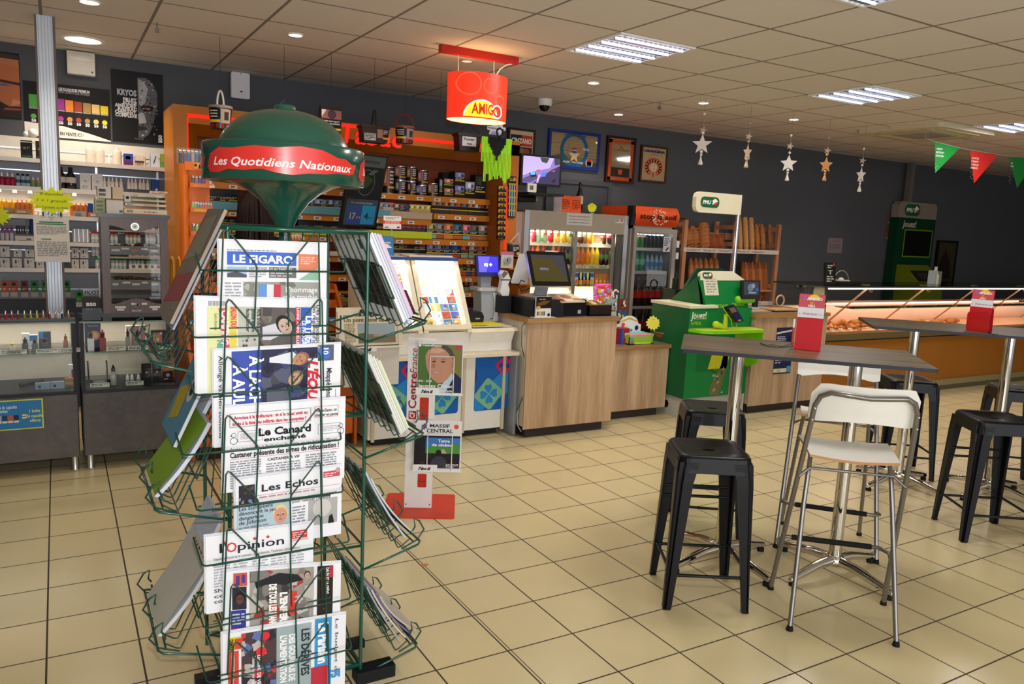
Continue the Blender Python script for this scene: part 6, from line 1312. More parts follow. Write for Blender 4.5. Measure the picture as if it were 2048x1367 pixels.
g=G();x=at(948,617,y=5.3).x;g.prism(Fr((x-.065,5.26,zct+.01),(1,0,0),(0,0,1)),[(0,0),(.13,0),(.135,.05),(.115,.085),(.03,.09),(0,.05)],-.12,0,mat('141416',.3));g.rect(Fr((x-.065,5.26,zct+.01),(1,0,0),(0,0,1)),.06,.03,.1,.04,'9a9aa0');g.obj('receipt_printer',label='small rounded black receipt printer left of the grey column',cat='printer')
t=thing('barcode_scanner','white hand barcode scanner standing beside the grey column','scanner',(3.02,5.3,1.0))
x=at(1008,575,y=5.3).x;g=G();g.prism(Fr((x-.05,5.27,1.07),(1,0,0),(0,0,1)),[(.02,0),(.08,0),(.085,.05),(.07,.09),(.09,.13),(.06,.19),(.02,.2),(0,.17),(.015,.13),(.01,.08),(.0,.03)],-.05,0,mat('d8d8d4',.3));g.obj('scanner_body',t)
g=G();g.poly(Fr((x-.05,5.268,1.07),(1,0,0),(0,0,1)),[(.005,.165),(.02,.135),(.055,.17),(.06,.185),(.025,.195)],'6a6058',.002);g.box(x-.05,x+.04,5.268,5.27,1.19,1.2,'4a4a48');g.obj('window',t)
g=G();g.box(x-.045,x+.045,5.25,5.36,ZC,1.07,'1c1c1e');g.obj('base',t)
sbox('postcard','pink and grey illustrated card behind the blue screen','card',1003,503,1026,536,5.76,'c4c4c0',lambda g,fr,W,H:(g.rect(fr,0,H*.82,W,H,'c06a90'),g.disc(fr,W*.35,H*.45,W*.2,'9ab0a8',.002),g.disc(fr,W*.65,H*.5,W*.2,'8a98a0',.002),g.lines(fr,W*.2,H*.15,W*.8,H*.4,3,'a07868',.003)),.01,None,at(1015,536,y=5.76).z+.002)
def small_bucket(lb,u,v0,v1,wpx,y,c):
 p,q=at(u,v0,y=y),at(u,v1,y=y);r=wpx*(p-Vector((0,0,CAMH))).dot(CF)/FPX/2;H=p.z-q.z
 t=thing('tobacco_bucket',lb,'bucket',(p.x,y,q.z));g=G();g.lathe((p.x,y,q.z),[(r*.85,0),(r*.95,H*.9)],mat(c,.3),20);fr=FX(p.x,y-r*.97,q.z);g.rect(fr,-r*.6,H*.35,r*.7,H*.75,'0e0d0d');g.lines(fr,-r*.5,H*.4,r*.6,H*.72,3,'c8c4bc',.002);g.rect(fr,r*.2,H*.12,r*.7,H*.3,'c8a820');g.obj('bucket_body',t)
 g=G();g.lathe((p.x,y,q.z+H*.88),[(r,0),(r,H*.1)],mat('8a8884',.3)if c!='2a1c18' else mat('a83c28',.3),20);g.obj('lid',t)
 g=G();g.tube([(p.x-r*.6,y,p.z),(p.x+r*.3,y,p.z+.05),(p.x+r,y,p.z+.09),(p.x+r*1.1,y,p.z+.0)],.005,mat('b8b4b0',.3),6);g.obj('handle',t)
small_bucket('clear lidded tobacco bucket with a warning label beside the silver fridge',1026,485,512,25,5.95,'3c3a38')
small_bucket('dark tobacco bucket with a red lid under the illustrated card',1022,540,562,24,5.95,'2a1c18')
g=G();zt_=at(1022,512,y=5.95).z;zt2_=at(1022,562,y=5.95).z;g.box(3.42,3.75,5.72,6.1,zt_-.015,zt_,och);g.box(3.42,3.75,5.72,6.1,zt2_-.015,zt2_,och);g.box(3.42,3.75,6.08,6.1,0,zt_,och2);g.box(3.42,3.44,5.74,6.1,0,zt_,och2);zz_=at(1015,536,y=5.76).z+.002;g.box(3.32,3.6,5.73,5.9,zz_-.012,zz_,och)
g.obj('side_shelf',label='narrow orange side shelf holding two tobacco buckets by the silver fridge',cat='shelf')
# silver sliding door fridge
sil=mat('a49c90',.35,.3);silv=mat('c4c6c8',.2,.8);inn=mat('efe4c8',.5)
A0,A1,AY=3.82,5.06,6.35;ATZ=1.775;AB=1.60
t=thing('drinks_fridge','wide silver drinks fridge with lit shelves and sliding glass doors','fridge',((A0+A1)/2,6.65,0))
g=G();g.box(A0,A0+.05,AY,6.95,0,ATZ,silv);g.box(A1-.05,A1,AY,6.95,0,ATZ,silv);g.box(A0+.05,A1-.05,6.9,6.95,0,ATZ,sil);g.box(A0+.05,A1-.05,AY+.02,6.95,ATZ-.02,ATZ,sil);g.box(A0+.05,A1-.05,AY+.02,6.9,0,.25,sil);g.box(A0-.16,A0,AY+.05,6.95,0,ATZ-.02,mat('a48c80',.5));g.obj('cabinet',t)
g=G();g.add([(A0+.05,AY,AB),(A1-.05,AY,AB-.02),(A1-.05,AY,ATZ),(A0+.05,AY,ATZ),(A0+.05,AY+.04,AB),(A1-.05,AY+.04,AB-.02),(A1-.05,AY+.04,ATZ),(A0+.05,AY+.04,ATZ)],[(0,1,2,3),(7,6,5,4),(0,1,5,4),(3,2,6,7)],mat('8c8274',.4));g.obj('header',t)
g=G();g.box(A0+.05,A0+.055,AY+.05,6.9,.25,AB,inn);g.box(A1-.055,A1-.05,AY+.05,6.9,.25,AB,inn);g.box(A0+.05,A1-.05,6.89,6.9,.25,ATZ-.02,inn);g.box(A0+.05,A1-.05,AY+.05,6.9,.25,.26,inn)
for z in(1.35,.95,1.15):
 for i in range(10):g.box(4.62+.03*i,4.635+.03*i,6.887,6.89,z,z+.004,'b8a888')
g.obj('lining',t)
fsh=[at(1150,v,y=6.42).z for v in(486,529,574)];fsh.append(fsh[2]-.24)
for z in fsh:
 g=G();g.box(A0+.06,A1-.06,AY+.08,6.88,z-.01,z,inn);g.box(A0+.06,A1-.06,AY+.075,AY+.085,z-.035,z+.008,mat('e8dcc0',.4));g.obj('shelf',t)
fr=FX(A0+.5,AY+.0745,fsh[1]-.034)
g=G();[g.text(fr,s,x,.006,.024,'3a3a30',.002,ital=.15)for s,x in(('Plats',.08),('2,90 €',.2),('Fraise',.33),('Ananas',.45))];g.fbox(fr,.0,.56,0,.04,-.001,.0,'d8d0b8');fr=FX(4.42,AY+.0745,fsh[0]-.034);g.fbox(fr,0,.12,0,.04,-.001,0,'e0d8c0');g.text(fr,'2,00 €',.01,.008,.024,'3a3a30',.002,w=.09);g.obj('price_strip',t)
xm_=4.43
for(a,b,y)in((A0+.05,xm_+.02,AY+.02),(xm_-.02,A1-.12,AY+.045)):
 g=G();m=mat('8e8a84',.3,.5);g.box(a,a+.03,y,y+.02,.25,AB,m);g.box(b-.04,b,y,y+.02,.25,AB,m);g.box(a,b,y,y+.02,.25,.29,m);g.add([(a+.03,y+.01,.29),(b-.04,y+.01,.29),(b-.04,y+.01,AB),(a+.03,y+.01,AB)],[(0,1,2,3)],gl);g.obj('sliding_door',t)
g=G();g.box(A0+.06,A1-.06,AY+.06,AY+.085,AB-.03,AB-.012,mat('fff2d0',emit=9,var=0));g.obj('glow_tube',t)
g=G();g.box(A1-.115,A1-.06,AY+.01,AY+.05,.25,AB,mat('4c4a48',.4));g.obj('door_slot',t)
lamp('fridge_lamp','AREA',(4.44,AY+.1,AB-.04),30,(1,.90,.70),1.1,.06)
lamp('fridge_lamp','AREA',(4.44,AY+.06,.95),14,(1,.90,.70),1.1,.06,rot=(math.radians(90),0,0))
a,b=at(1134,425,y=AY-.004),at(1184,452,y=AY-.004);fr=FX(a.x,AY-.003,b.z);W,H=b.x-a.x,a.z-b.z
g=G();g.fbox(fr,0,W,0,H,-.001,0,'a8a49c');[g.text(fr,s,W/2,H*(.7-.25*i),H*.12,'5a5650',.002,al='c',w=W*.8)for i,s in enumerate(('Boissons exclusivement','réservées aux formules et à','la vente à emporter'))];g.obj('paper_sign',label='grey printed notice stuck on the header of the silver fridge',cat='notice')
a,b=at(1231,438,y=AY-.004),at(1247,447,y=AY-.004);g=G();fr=FX(a.x,AY-.003,b.z);g.fbox(fr,0,b.x-a.x,0,a.z-b.z,-.001,0,'a8a49c');g.disc(fr,(b.x-a.x)*.75,.03,.012,'c03030');g.rect(fr,.01,.02,.04,.035,'5a7a5a');g.obj('sticker',label='small sticker with a red dot at the right of the fridge header',cat='sticker')
yF=6.44
D={}
for key,c,cap_,lab in[('cherry','a02038','d8d0c0','d84858'),('mint','8cc8a0','e0d8c0','c0d8b0'),('minred','a0b890','e8b0a0','d86a5c'),('redd','c8242c','e8b8b0','e04848'),('yel','e0c058','e8d890','e88c38'),('ora','e8a020','e8c070','f0b030'),('lem','d8c860','e8e0b0','78a858'),('dred','5c2018','c8a080','c8b8a0'),('oran2','d88828','d8b070','c8c8a0')]:
 D[key]=bp('f'+key,'juice_bottle',.205,.032,c,cap_,kind='drink',labelc=lab)
for key,c in[('j1','3c1014'),('j2','d8701c'),('j3','e09018'),('j4','e8b418'),('j5','e0c020'),('j6','401014'),('j7','c0a840'),('j8','b83828')]:
 D[key]=bp('g'+key,'red_capped_juice',.20,.031,c,'d0241c',kind='drink',labelc={'j1':'58803c','j6':'58803c','j7':'70983c'}.get(key,c))
for key,c in[('coke','1c0a08')]:D[key]=bp(key,'cola_bottle',.22,.031,c,'c81c14',kind='soda',labelc='c81c1c')
u=lambda x:at(x,480,y=yF).x
nmk={'cherry':'dark cherry','mint':'mint green','minred':'green and red','redd':'bright red','yel':'yellow','ora':'orange','lem':'lemon yellow','dred':'dark red','oran2':'amber'}
put([(D[k],u(x),yF,fsh[0],nmk[k]+' juice bottle')for k,x in[('cherry',1066),('mint',1076),('minred',1088),('redd',1101),('yel',1114),('ora',1127),('lem',1138),('lem',1148),('dred',1160),('oran2',1169),('ora',1180)]],'juice bottles on the top fridge shelf','on the top fridge shelf, %s from the left')
put([(D['coke'],u(x),yF,fsh[0],'dark cola bottle with a red label')for x in(1207,1219)],'small cola bottles','on the top fridge shelf, %s of two')
js=['j8','j2','j8','j6','j2','j8','j6','j1','j1','j2','j2','j3','j4','j5','j1','j6','j7']
jn={'j8':'red','j2':'orange','j6':'dark purple','j1':'dark grape','j3':'light orange','j4':'yellow','j5':'bright yellow','j7':'pale green'}
xs=[1066,1076,1087,1097,1107,1117,1126,1133,1141,1157,1166,1176,1186,1195,1204,1213,1224]
put([(D[k],u(x),yF,fsh[1],jn[k]+' juice with a red cap')for k,x in zip(js,xs)],'red capped juices','on the second fridge shelf, %s from the left')
for i,(x,c)in enumerate([(1159,'3c60a8'),(1166,'d8c850'),(1173,'4878b8'),(1180,'e0d070'),(1187,'3c5ca0'),(1065,'3c9c4c'),(1075,'c8d860')]):
 X=u(x);g=G();fr=FX(X-.035,yF,fsh[2]);g.prism(fr,[(0,0),(.07,0),(.066,.13),(.06,.15),(.01,.15),(.004,.13)],-.04,0,mat('c8ccd0',.3));g.rect(fr,.004,.1,.062,.14,c);g.disc(fr,.035,.05,.026,('d87848','d8a848','c86050')[i%3],.002);g.rect(fr,.008,.012,.06,.025,'78a048',.003)
 g.obj('drink_pouch',label='silver fruit drink pouch on the third fridge shelf, %s in the row'%ORD[i],cat='drink',group='drink pouches')
for i,x in enumerate((1198,1206,1214,1222)):
 X=u(x);g=G();fr=FX(X-.022,yF,fsh[2]);g.fbox(fr,0,.045,0,.14,-.04,0,'d86828');g.disc(fr,.022,.06,.016,'e8b848',.002);g.rect(fr,.004,.1,.04,.12,'6c983c',.002);g.obj('juice_carton',label='small orange juice carton on the third fridge shelf, %s of four'%ORD[i],cat='drink',group='small juice cartons')
t=thing('tent_card','folded orange menu card standing on the silver fridge','card',(at(1145,420,y=6.45).x,6.45,ATZ))
a,m_,b=at(1118,420,y=6.5),at(1123,394,y=6.42),at(1163,396,y=6.42)
g=G();H=.16;x0,x1=at(1122,420,y=6.42).x,at(1162,422,y=6.42).x
fr=Fr((x0,6.42,ATZ),(1,0,0),(0,.08,1));g.fbox(fr,0,x1-x0,0,H,-.003,0,'d8521c');g.fbox(fr,(x1-x0)*.5-.003,(x1-x0)*.5+.001,0,H,-.0,.002,'b8421c')
for q in range(2):g.lines(fr,.015+.5*(x1-x0)*q,.03,.5*(x1-x0)*(q+1)-.015,H*.8,6,'5c2410')
g.obj('front_leaf',t)
g=G();fr=Fr((x0,6.42,ATZ),(-.18,.5,0),(0,.05,1));g.fbox(fr,0,.09,0,H-.01,-.001,.001,'c8b8b8');g.obj('side_leaf',t)
WB=bp('wine','wine_bottle',.31,.036,'1c100a','3a1c18',kind='drink',labelc='b8b4a8',cat='bottle');put([(WB,at(1159,400,y=6.55).x,6.55,ATZ,'dark wine bottle with a pale label')],None,'on the silver fridge behind the orange card')
star_sign('star_sign','small yellow burst price sign on the silver fridge',1184,415,10,6.4,'d8d820',['2,50 €','pièce'],n=14,r0=.8,ky=1.)
g=G();p=at(1184,415,y=6.405);g.cyl((p.x,6.405,ATZ),(p.x,6.405,p.z),.002,'c8c8c8',5);g.box(p.x-.015,p.x+.015,6.39,6.42,ATZ,ATZ+.006,'c8c8c8');g.obj('sign_stick',label='thin stick holding the yellow price sign on the fridge',cat='stick')
# orange header fridge
B0,B1,BY=5.11,5.70,6.32;BT=1.88;BH=1.68
orr=mat('c8481c',.35)
t=thing('drinks_fridge','narrow glass door fridge with an orange header reading stop la soif','fridge',((B0+B1)/2,6.6,0))
g=G();gr=mat('a49c90',.35,.2);g.box(B0,B0+.03,BY+.05,6.9,0,BH,gr);g.box(B1-.03,B1,BY+.05,6.9,0,BH,gr);g.box(B0,B1,6.87,6.9,0,BH,gr);g.box(B0,B1,BY+.05,6.9,0,.2,gr);g.box(B0,B1,BY+.05,6.9,BH-.03,BH,gr);g.box(B0+.03,B1-.03,6.85,6.87,.2,BH-.03,mat('585c64',.5));g.obj('cabinet',t)
g=G();g.box(B0,B1,BY+.03,6.9,BH,BT-.0,orr);cz_=[]
n=8;V=[]
for i in range(n+1):
 q=i/n;V+=[(B0,BY+.03-.05*math.sin(math.pi*q),BH+(BT-BH)*q),(B1,BY+.03-.05*math.sin(math.pi*q),BH+(BT-BH)*q)]
g.add(V,[(2*i,2*i+1,2*i+3,2*i+2)for i in range(n)],orr,True);g.add([V[2*i]for i in range(n+1)],[tuple(range(n+1))],'1c1412');g.add([V[2*i+1]for i in range(n+1)],[tuple(range(n+1))],'1c1412')
g.box(B0-.035,B0,BY-.01,BY+.08,BH,BT,'1c1412');g.obj('header',t)
g=G();fr=FX(B0,BY-.021,BH);
for i in range(40):
 rr_=random.Random(i);a_,r_=rr_.random()*6.28,rr_.random()**.5*.11;g.poly(fr,star_pts(.31+r_*1.0*math.cos(a_),.095+r_*.75*math.sin(a_),.02*rr_.uniform(.4,1),.006,3,a_),'e0b49c',.001+.0001*i)
g.text(fr,'stop la soif',.05,.075,.055,'1c1210',.007,w=.5,bold=.02);g.text(fr,"vente de boissons à emporter",.06,.035,.018,'8c2c10',.007,w=.48);
def hug(v):return v
g.obj('lettering',t)
g=G();fm=mat('9c948c',.3,.4);g.box(B0+.01,B0+.05,BY,BY+.05,.2,BH-.02,fm);g.box(B1-.05,B1,BY,BY+.05,.2,BH-.02,fm);g.box(B0+.05,B1-.05,BY,BY+.05,BH-.07,BH-.02,fm);g.box(B0+.05,B1-.05,BY,BY+.05,.2,.26,fm)
g.add([(B0+.05,BY+.03,.26),(B1-.05,BY+.03,.26),(B1-.05,BY+.03,BH-.07),(B0+.05,BY+.03,BH-.07)],[(0,1,2,3)],gl);s=g.obj('glass_door',t)
g=G();fr=FX(B1-.05,BY-.002,1.42);g.fbox(fr,.055,.09,.05,.12,-.04,0,'d0d2d4');g.fbox(fr,.055,.09,-.07,.0,-.04,0,'d0d2d4');g.fbox(fr,.05,.1,0,.05,-.04,.004,'2c2c2c');g.obj('door_handle',s)
g=G();fr=FX(B0,BY+.026,0);g.fbox(fr,.07,.18,1.565,1.595,0,.001,'d8d8d8');g.text(fr,'Orangina',.08,1.572,.014,'c82020',.002,w=.09,bold=.04);g.obj('door_sticker',s);g=G();g.fbox(fr,.43,.53,1.42,1.58,0,.001,'b8b8c0');g.lines(fr,.44,1.48,.52,1.57,4,'505460',.002);g.poly(fr,[(.46,1.44),(.475,1.43),(.51,1.46),(.5,1.475)],'202028',.002);g.obj('door_sticker',s)
bsh=[at(1300,v,y=6.45).z for v in(497,543,612)];
for z in bsh+[.5]:g=G();g.box(B0+.035,B1-.035,BY+.09,6.84,z-.008,z,mat('8c8c88',.3,.3));g.box(B0+.035,B1-.035,BY+.085,BY+.09,z-.022,z+.01,mat('b4aca0',.4));g.obj('shelf',t)
g=G();g.box(B0+.06,B1-.06,BY+.1,BY+.13,BH-.06,BH-.045,mat('e8ecff',emit=2.5,var=0));g.obj('glow_tube',t)
lamp('fridge_lamp','AREA',(5.4,6.5,1.6),2.2,(.9,.95,1),.45,.1)
yB=6.47;u=lambda x,v=500:at(x,v,y=yB).x
def can(lb,x,z,c,i,h=.155,r=.026):
 t_=thing('drink_can',lb,'can',(x,yB,z),group='tall cans in the orange topped fridge');g=G();g.lathe((x,yB,z),[(r*.85,0),(r,.008),(r,h-.014)],mat(c,.22,.3),14);g.obj('can_body',t_);g=G();g.lathe((x,yB,z+h-.014),[(r,0),(r*.85,.012),(r*.8,.01)],mat('c0c4c8',.2,.9),14);g.obj('can_top',t_)
for i,x in enumerate((1274,1282,1291,1299,1307,1315,1323,1330,1338)):can('tall %s can on the top shelf of the narrow fridge, %s from the left'%('green' if i<2 else 'black',ORD[i]),u(x),bsh[0],'2c7c2c' if i<2 else '14161c',i)
WBt=bp('water','water_bottle',.19,.027,'8ca8b8','3c64a0',kind='soda',labelc='4c7cb8');GBt=bp('gwater','green_bottle',.24,.032,'2c7c60','2c8c4c',kind='soda',labelc='70b090')
put([(GBt,u(x,540),yB,bsh[1],'green glass bottle')for x in(1271,1282)],'green bottles','on the middle shelf of the narrow fridge, %s of two')
put([(WBt,u(x,540),yB,bsh[1],'small water bottle with a blue label')for x in(1293,1302,1311,1320,1330)],'water bottles','in the narrow fridge, %s from the left')
CB=bp('cola2','large_cola_bottle',.31,.046,'2a0c08','c01c14',kind='soda',labelc='b82018')
put([(CB,u(x,580),yB,bsh[2],'large cola bottle with a red label')for x in(1262,1275,1288,1301,1314)],'large cola bottles','in the narrow fridge, %s from the left')
put([(CB,u(x,650),yB,.5,'large cola bottle with a red cap')for x in(1270,1284,1298)],'large cola bottles on the bottom shelf','on the bottom fridge shelf, %s of three')
# screen and frames on the wall
t=thing('security_monitor','black flat monitor showing camera pictures on a wall bracket','monitor',(3.95,6.5,1.95))
a,b=at(1043,306,y=6.3),at(1122,311,y=6.3);c=at(1040,369,y=6.3)
fr=Fr(c,(1,.0,-.01),(0,0,1));W=b.x-a.x;H=a.z-c.z;fr.ux=Vector((1,-.05,0)).normalized();fr.n=fr.ux.cross(fr.uy)
g=G();g.fbox(fr,0,W,0,H,-.04,0,mat('141216',.25));g.obj('housing',t)
e1=lambda h,e=.8:mat(h,.3,emit=e,var=0)
g=G();s=lambda *p:[(x*W,y*H)for x,y in p]
g.poly(fr,s((.05,.08),(.95,.08),(.95,.93),(.05,.93)),e1('8c78c0'),.002);g.poly(fr,s((.05,.3),(.3,.45),(.7,.6),(.8,.93),(.05,.93)),e1('b4a4d8',1.),.003);g.poly(fr,s((.3,.08),(.95,.08),(.95,.7),(.75,.55)),e1('3a3458',.6),.004)
g.poly(fr,s((.05,.2),(.3,.38),(.5,.3),(.25,.1),(.05,.1)),e1('5c5080',.6),.005);g.poly(fr,s((.2,.4),(.36,.44),(.38,.3),(.25,.26)),e1('1c1c3c',.5),.006);g.poly(fr,s((.23,.42),(.34,.45),(.35,.36),(.24,.33)),e1('50a0f0',1.4),.007);g.poly(fr,s((.52,.44),(.62,.46),(.6,.32),(.5,.3)),e1('3c6cf0',1.4),.007)
g.poly(fr,s((.45,.92),(.68,.92),(.62,.75),(.5,.78)),e1('3c4c40',.6),.006);g.poly(fr,s((.36,.5),(.46,.54),(.46,.48),(.38,.46)),e1('d84858',.8),.007);g.poly(fr,s((.74,.5),(.84,.56),(.82,.5)),e1('d85870',.8),.007);g.poly(fr,s((.42,.35),(.48,.37),(.42,.1),(.38,.1)),e1('c8a0d8',1.),.008)
g.poly(fr,s((.78,.2),(.86,.28),(.82,.12)),e1('1c1828',.3),.009);g.poly(fr,s((.8,.93),(.95,.93),(.95,.75),(.82,.7)),e1('3c3c58',.6),.007);g.obj('screen',t)
g=G();q=fr.p(W*.5,0,-.03);g.box(q.x-.05,q.x+.05,6.3,6.36,q.z-.07,q.z,'18181a');g.box(q.x-.17,q.x+.22,6.22,6.5,q.z-.085,q.z-.065,mat('202024',.4));g.cyl((q.x-.21,6.35,q.z-.13),(q.x-.02,6.35,q.z-.12),.03,mat('18181a',.4),12);g.cyl((q.x-.02,6.35,q.z-.12),(q.x-.0,6.35,q.z-.12),.02,'a8a498',12);g.box(q.x-.02,q.x+.02,6.4,WY,q.z-.1,q.z-.07,'18181a');g.obj('bracket_shelf',t)
p=at(1064,392,y=6.21);g=G();fr=FX(p.x-.05,6.21,q.z-.065);g.rbox(fr,0,.095,0,.08,-.02,0,.008,mat('d8d4c8',.4));g.rect(fr,.02,.02,.06,.06,'5c6850',.002);g.obj('thermometer',label='small white digital thermometer on the bracket under the monitor',cat='thermometer')
mirror=mat('c8c0b0',.04,1.,var=0)
def framed(lb,u0,v0,u1,v1,fc,fw,draw,bg,name='framed_poster',cat='frame'):
 a,b=at(u0,v0,y=WY-.03),at(u1,v1,y=WY-.03);z1=at(u0,v0,y=WY-.03).z;z0=b.z;W,H=b.x-a.x,z1-z0;fr=FX(a.x,WY-.03,z0)
 t=thing(name,lb,cat,((a.x+b.x)/2,WY,z0));fm=mat(fc,.35);g=G();g.fbox(fr,0,fw,0,H,-.028,.006,fm);g.fbox(fr,W-fw,W,0,H,-.028,.006,fm);g.fbox(fr,fw,W-fw,0,fw,-.028,.006,fm);g.fbox(fr,fw,W-fw,H-fw,H,-.028,.006,fm);g.obj('frame',t)
 g=G();g.fbox(fr,fw,W-fw,fw,H-fw,-.02,-.004,bg);f2=Fr(fr.p(0,0,-.004),(1,0,0),(0,0,1));draw(g,f2,W,H);g.obj('picture',t)
def d_cin(g,fr,W,H):
 g.rect(fr,W*.1,H*.62,W*.9,H*.86,'1c2030');g.rect(fr,W*.5,H*.62,W*.9,H*.86,'b8382c',.002);g.text(fr,'CINZANO',W*.13,H*.68,H*.11,'e0d8c0',.003,w=W*.74,bold=.05);g.rect(fr,W*.1,H*.05,W*.9,H*.6,'2c3038');g.disc(fr,W*.5,H*.4,W*.25,'8a6c3c',.002);g.disc(fr,W*.7,H*.5,W*.1,'a8402c',.003);g.disc(fr,W*.3,H*.5,W*.1,'3c5c8c',.003);g.poly(fr,[(W*.25,H*.1),(W*.75,H*.1),(W*.65,H*.3),(W*.35,H*.3)],'c8b890',.003)
framed('framed vintage poster reading CINZANO partly behind the monitor',1017,254,1067,350,'2a1814',.022,d_cin,'c8b48c')
def d_pep(g,fr,W,H):
 for i in range(7):g.rect(fr,.03,H*(.35+.085*i),W-.03,H*(.36+.085*i),'a89060')
 g.rect(fr,.03,.03,W-.03,H*.22,'3c3c2c');g.poly(fr,[(.03,H*.3),(W*.3,H*.4),(W*.45,H*.2),(.03,H*.15)],'54543c',.0015);g.ring(fr,W*.5,H*.5,W*.215,W*.275,'0c5c8c',.002,ky=1.02);g.poly(fr,star_pts(W*.5,H*.36,W*.12,W*.05,5),'d8c090',.003);g.disc(fr,W*.5,H*.5,W*.045,'e8e8e8',.004)
 g.poly(fr,[(W*.5+W*.045*math.cos(a),H*.505+W*.045*math.sin(a))for a in[math.pi*i/8 for i in range(9)]],'c8282c',.005);g.poly(fr,[(W*.5+W*.045*math.cos(a),H*.492+W*.045*math.sin(a))for a in[math.pi+math.pi*i/8 for i in range(9)]],'20509c',.005)
 g.text(fr,'ASK FOR MORE',W*.5,H*.86,H*.05,'4a4438',.003,al='c',w=W*.42,bold=.03);g.text(fr,'ASK MORE',W*.48,H*.16,H*.05,'b8c8c8',.004,al='c',w=W*.4,bold=.04);g.text(fr,'PEPSI',W*.66,H*.52,H*.06,'b8c8c8',.004,w=W*.12,bold=.04);g.disc(fr,W*.8,H*.2,W*.07,'d8d8d8',.004);g.disc(fr,W*.8,H*.225,W*.055,'c83030',.005);g.disc(fr,W*.8,H*.16,W*.05,'2c5c9c',.005)
framed('wide blue framed advertising mirror with a round blue ring',1099,256,1197,343,'1c2c7c',.03,d_pep,mirror,'framed_mirror')
def d_or(g,fr,W,H):
 for(a,b,c_,d_)in((.07,.05,.93,.12),(.07,.86,.93,.93),(.07,.05,.17,.93),(.83,.05,.93,.93)):g.rect(fr,W*a,H*b,W*c_,H*d_,'b84c1c')
 g.poly(fr,[(W*.42,H*.74),(W*.58,H*.74),(W*.5,H*.82)],'7c6c3c',.002);g.text(fr,'KANTERBRÄU',W*.5,H*.69,H*.04,'8c7c4c',.003,al='c',w=W*.6);g.rect(fr,W*.18,H*.13,W*.82,H*.33,'2c2824',.002);g.poly(fr,[(W*.42,H*.29),(W*.58,H*.29),(W*.56,H*.2),(W*.5,H*.17),(W*.44,H*.2)],'c8501c',.003)
framed('tall dark framed mirror with an orange painted border',1216,270,1267,368,'34160e',.024,d_or,mirror,'framed_mirror')
def d_ora(g,fr,W,H):
 g.text(fr,'ORANGINA',W*.1,H*.82,H*.07,'1c2c5c',.003,w=W*.8,bold=.06)
 g.text(fr,'rafraîchissant',W*.35,H*.75,H*.035,'b8482c',.003,w=W*.45)
 for i in range(13):
  a=math.radians(-50+280*i/12);g.ring(fr,W*.5+W*.27*math.cos(a),H*.42+H*.19*math.sin(a),W*.035,W*.075,'c8482c',.003,12)
 g.disc(fr,W*.5,H*.42,W*.13,'d8c0a0',.002,ry=H*.12);g.rect(fr,W*.44,H*.47,W*.56,H*.475,'54504c',.004);g.disc(fr,W*.5,H*.37,W*.03,'a83c30',.004,ry=H*.01);g.rect(fr,W*.46,H*.14,W*.52,H*.28,'b85c3c',.003)
framed('brown framed poster of a woman with orange curls reading ORANGINA',1284,289,1331,367,'4a2814',.022,d_ora,'b49c70')
# bread racks
pine=wood_mat('pine','9a6440','c08a60',(1,1,.08),.6,10.)
rx=[6.13,6.93,7.66];RYf,RYb=6.68,7.0
t=thing('bread_rack','pine bread rack with two bays of standing loaves','rack',(6.9,6.85,0))
for i,x in enumerate(rx):
 for y in(RYf,RYb):g=G();g.box(x,x+.05,y,y+.04,0,1.79-(.0 if i!=1 else .0),pine);g.obj('post',t)
 for z in(1.70,1.5,1.0,.6):g=G();g.box(x+.005,x+.04,RYf+.04,RYb,z,z+.05,pine);g.obj('cross_rail',t)
g=G();[g.box(x-.02,x+.08,RYf-.02,RYb+.05,1.785,1.8,mat('5c3820',.6))for x in(rx[0],)];g.obj('cap_board',t)
zb1=at(1460,500,y=RYf).z;zb2=at(1500,604,y=RYf).z;zbm=.98
strip=mat('c4b8ac',.5)
for b in range(2):
 for z in(zb1,zbm,zb2):
  g=G();g.box(rx[b]+.05,rx[b+1],RYf+.02,RYb+.03,z-.02,z,pine);g.obj('shelf',t)
 for z in(zb1,):
  g=G();fr=FX(rx[b]+.0,RYf-.006,z-.035);g.fbox(fr,.0,rx[b+1]-rx[b]+.03,0,.05,0,.004,strip)
  for q,s_ in enumerate((('Rond Complet 1,95 €','Tourte Seigle 2,90 €','Pain de Campagne 2,90 €'),('Pain au Levain 1,15 €','la Baguette 0,90 €'))[b]):g.text(fr,s_,.05+.25*q,.015,.022,'3c3c50',.006,w=.2,ital=.15)
  g.obj('price_strip',t)
 g=G();g.box(rx[b]+.05,rx[b+1],RYb+.01,RYb+.03,zb1+.12,zb1+.2,pine);g.obj('back_rail',t)
crust=mat('a8683a',.7,var=.25,scale=30);crust2=mat('c08c58',.75,var=.2,scale=30);crust3=mat('8c4c24',.7,var=.25,scale=25)
def loaf(lb,x,z,h,r,m,lean=0.,y=6.8,ky=.8,ends=.35,kind='baguette'):
 n=10;P=[];R_=[]
 for i in range(n+1):
  q=i/n;P.append((x+lean*q*h,y+.12*q*h*0+.05*q,z+.001+h*q));R_.append(r*max(.12,min(1,math.sin(math.pi*min(max(q,.02),.98))**ends)))
 g=G();g.tube(P,R_,m,10)
 k=6
 for i in range(k):q=(i+.7)/(k+.6);g.tube([(x+lean*q*h-r*.5,y-r*.86+.05*q,z+h*q-.012),(x+lean*q*h+r*.4,y-r*.93+.05*q,z+h*q+.016)],r*.10,m,5)
 return g.obj(kind,label=lb,cat='bread',group='standing loaves')
u=lambda x,v=480:at(x,v,y=6.8).x
for i,(x,h,r,m)in enumerate([(1374,.24,.085,crust),(1388,.26,.075,crust)]):loaf('round golden country loaf on the top left rack shelf, %s of two'%ORD[i],u(x),zb1,h,r,m,ends=.5,kind='loaf')
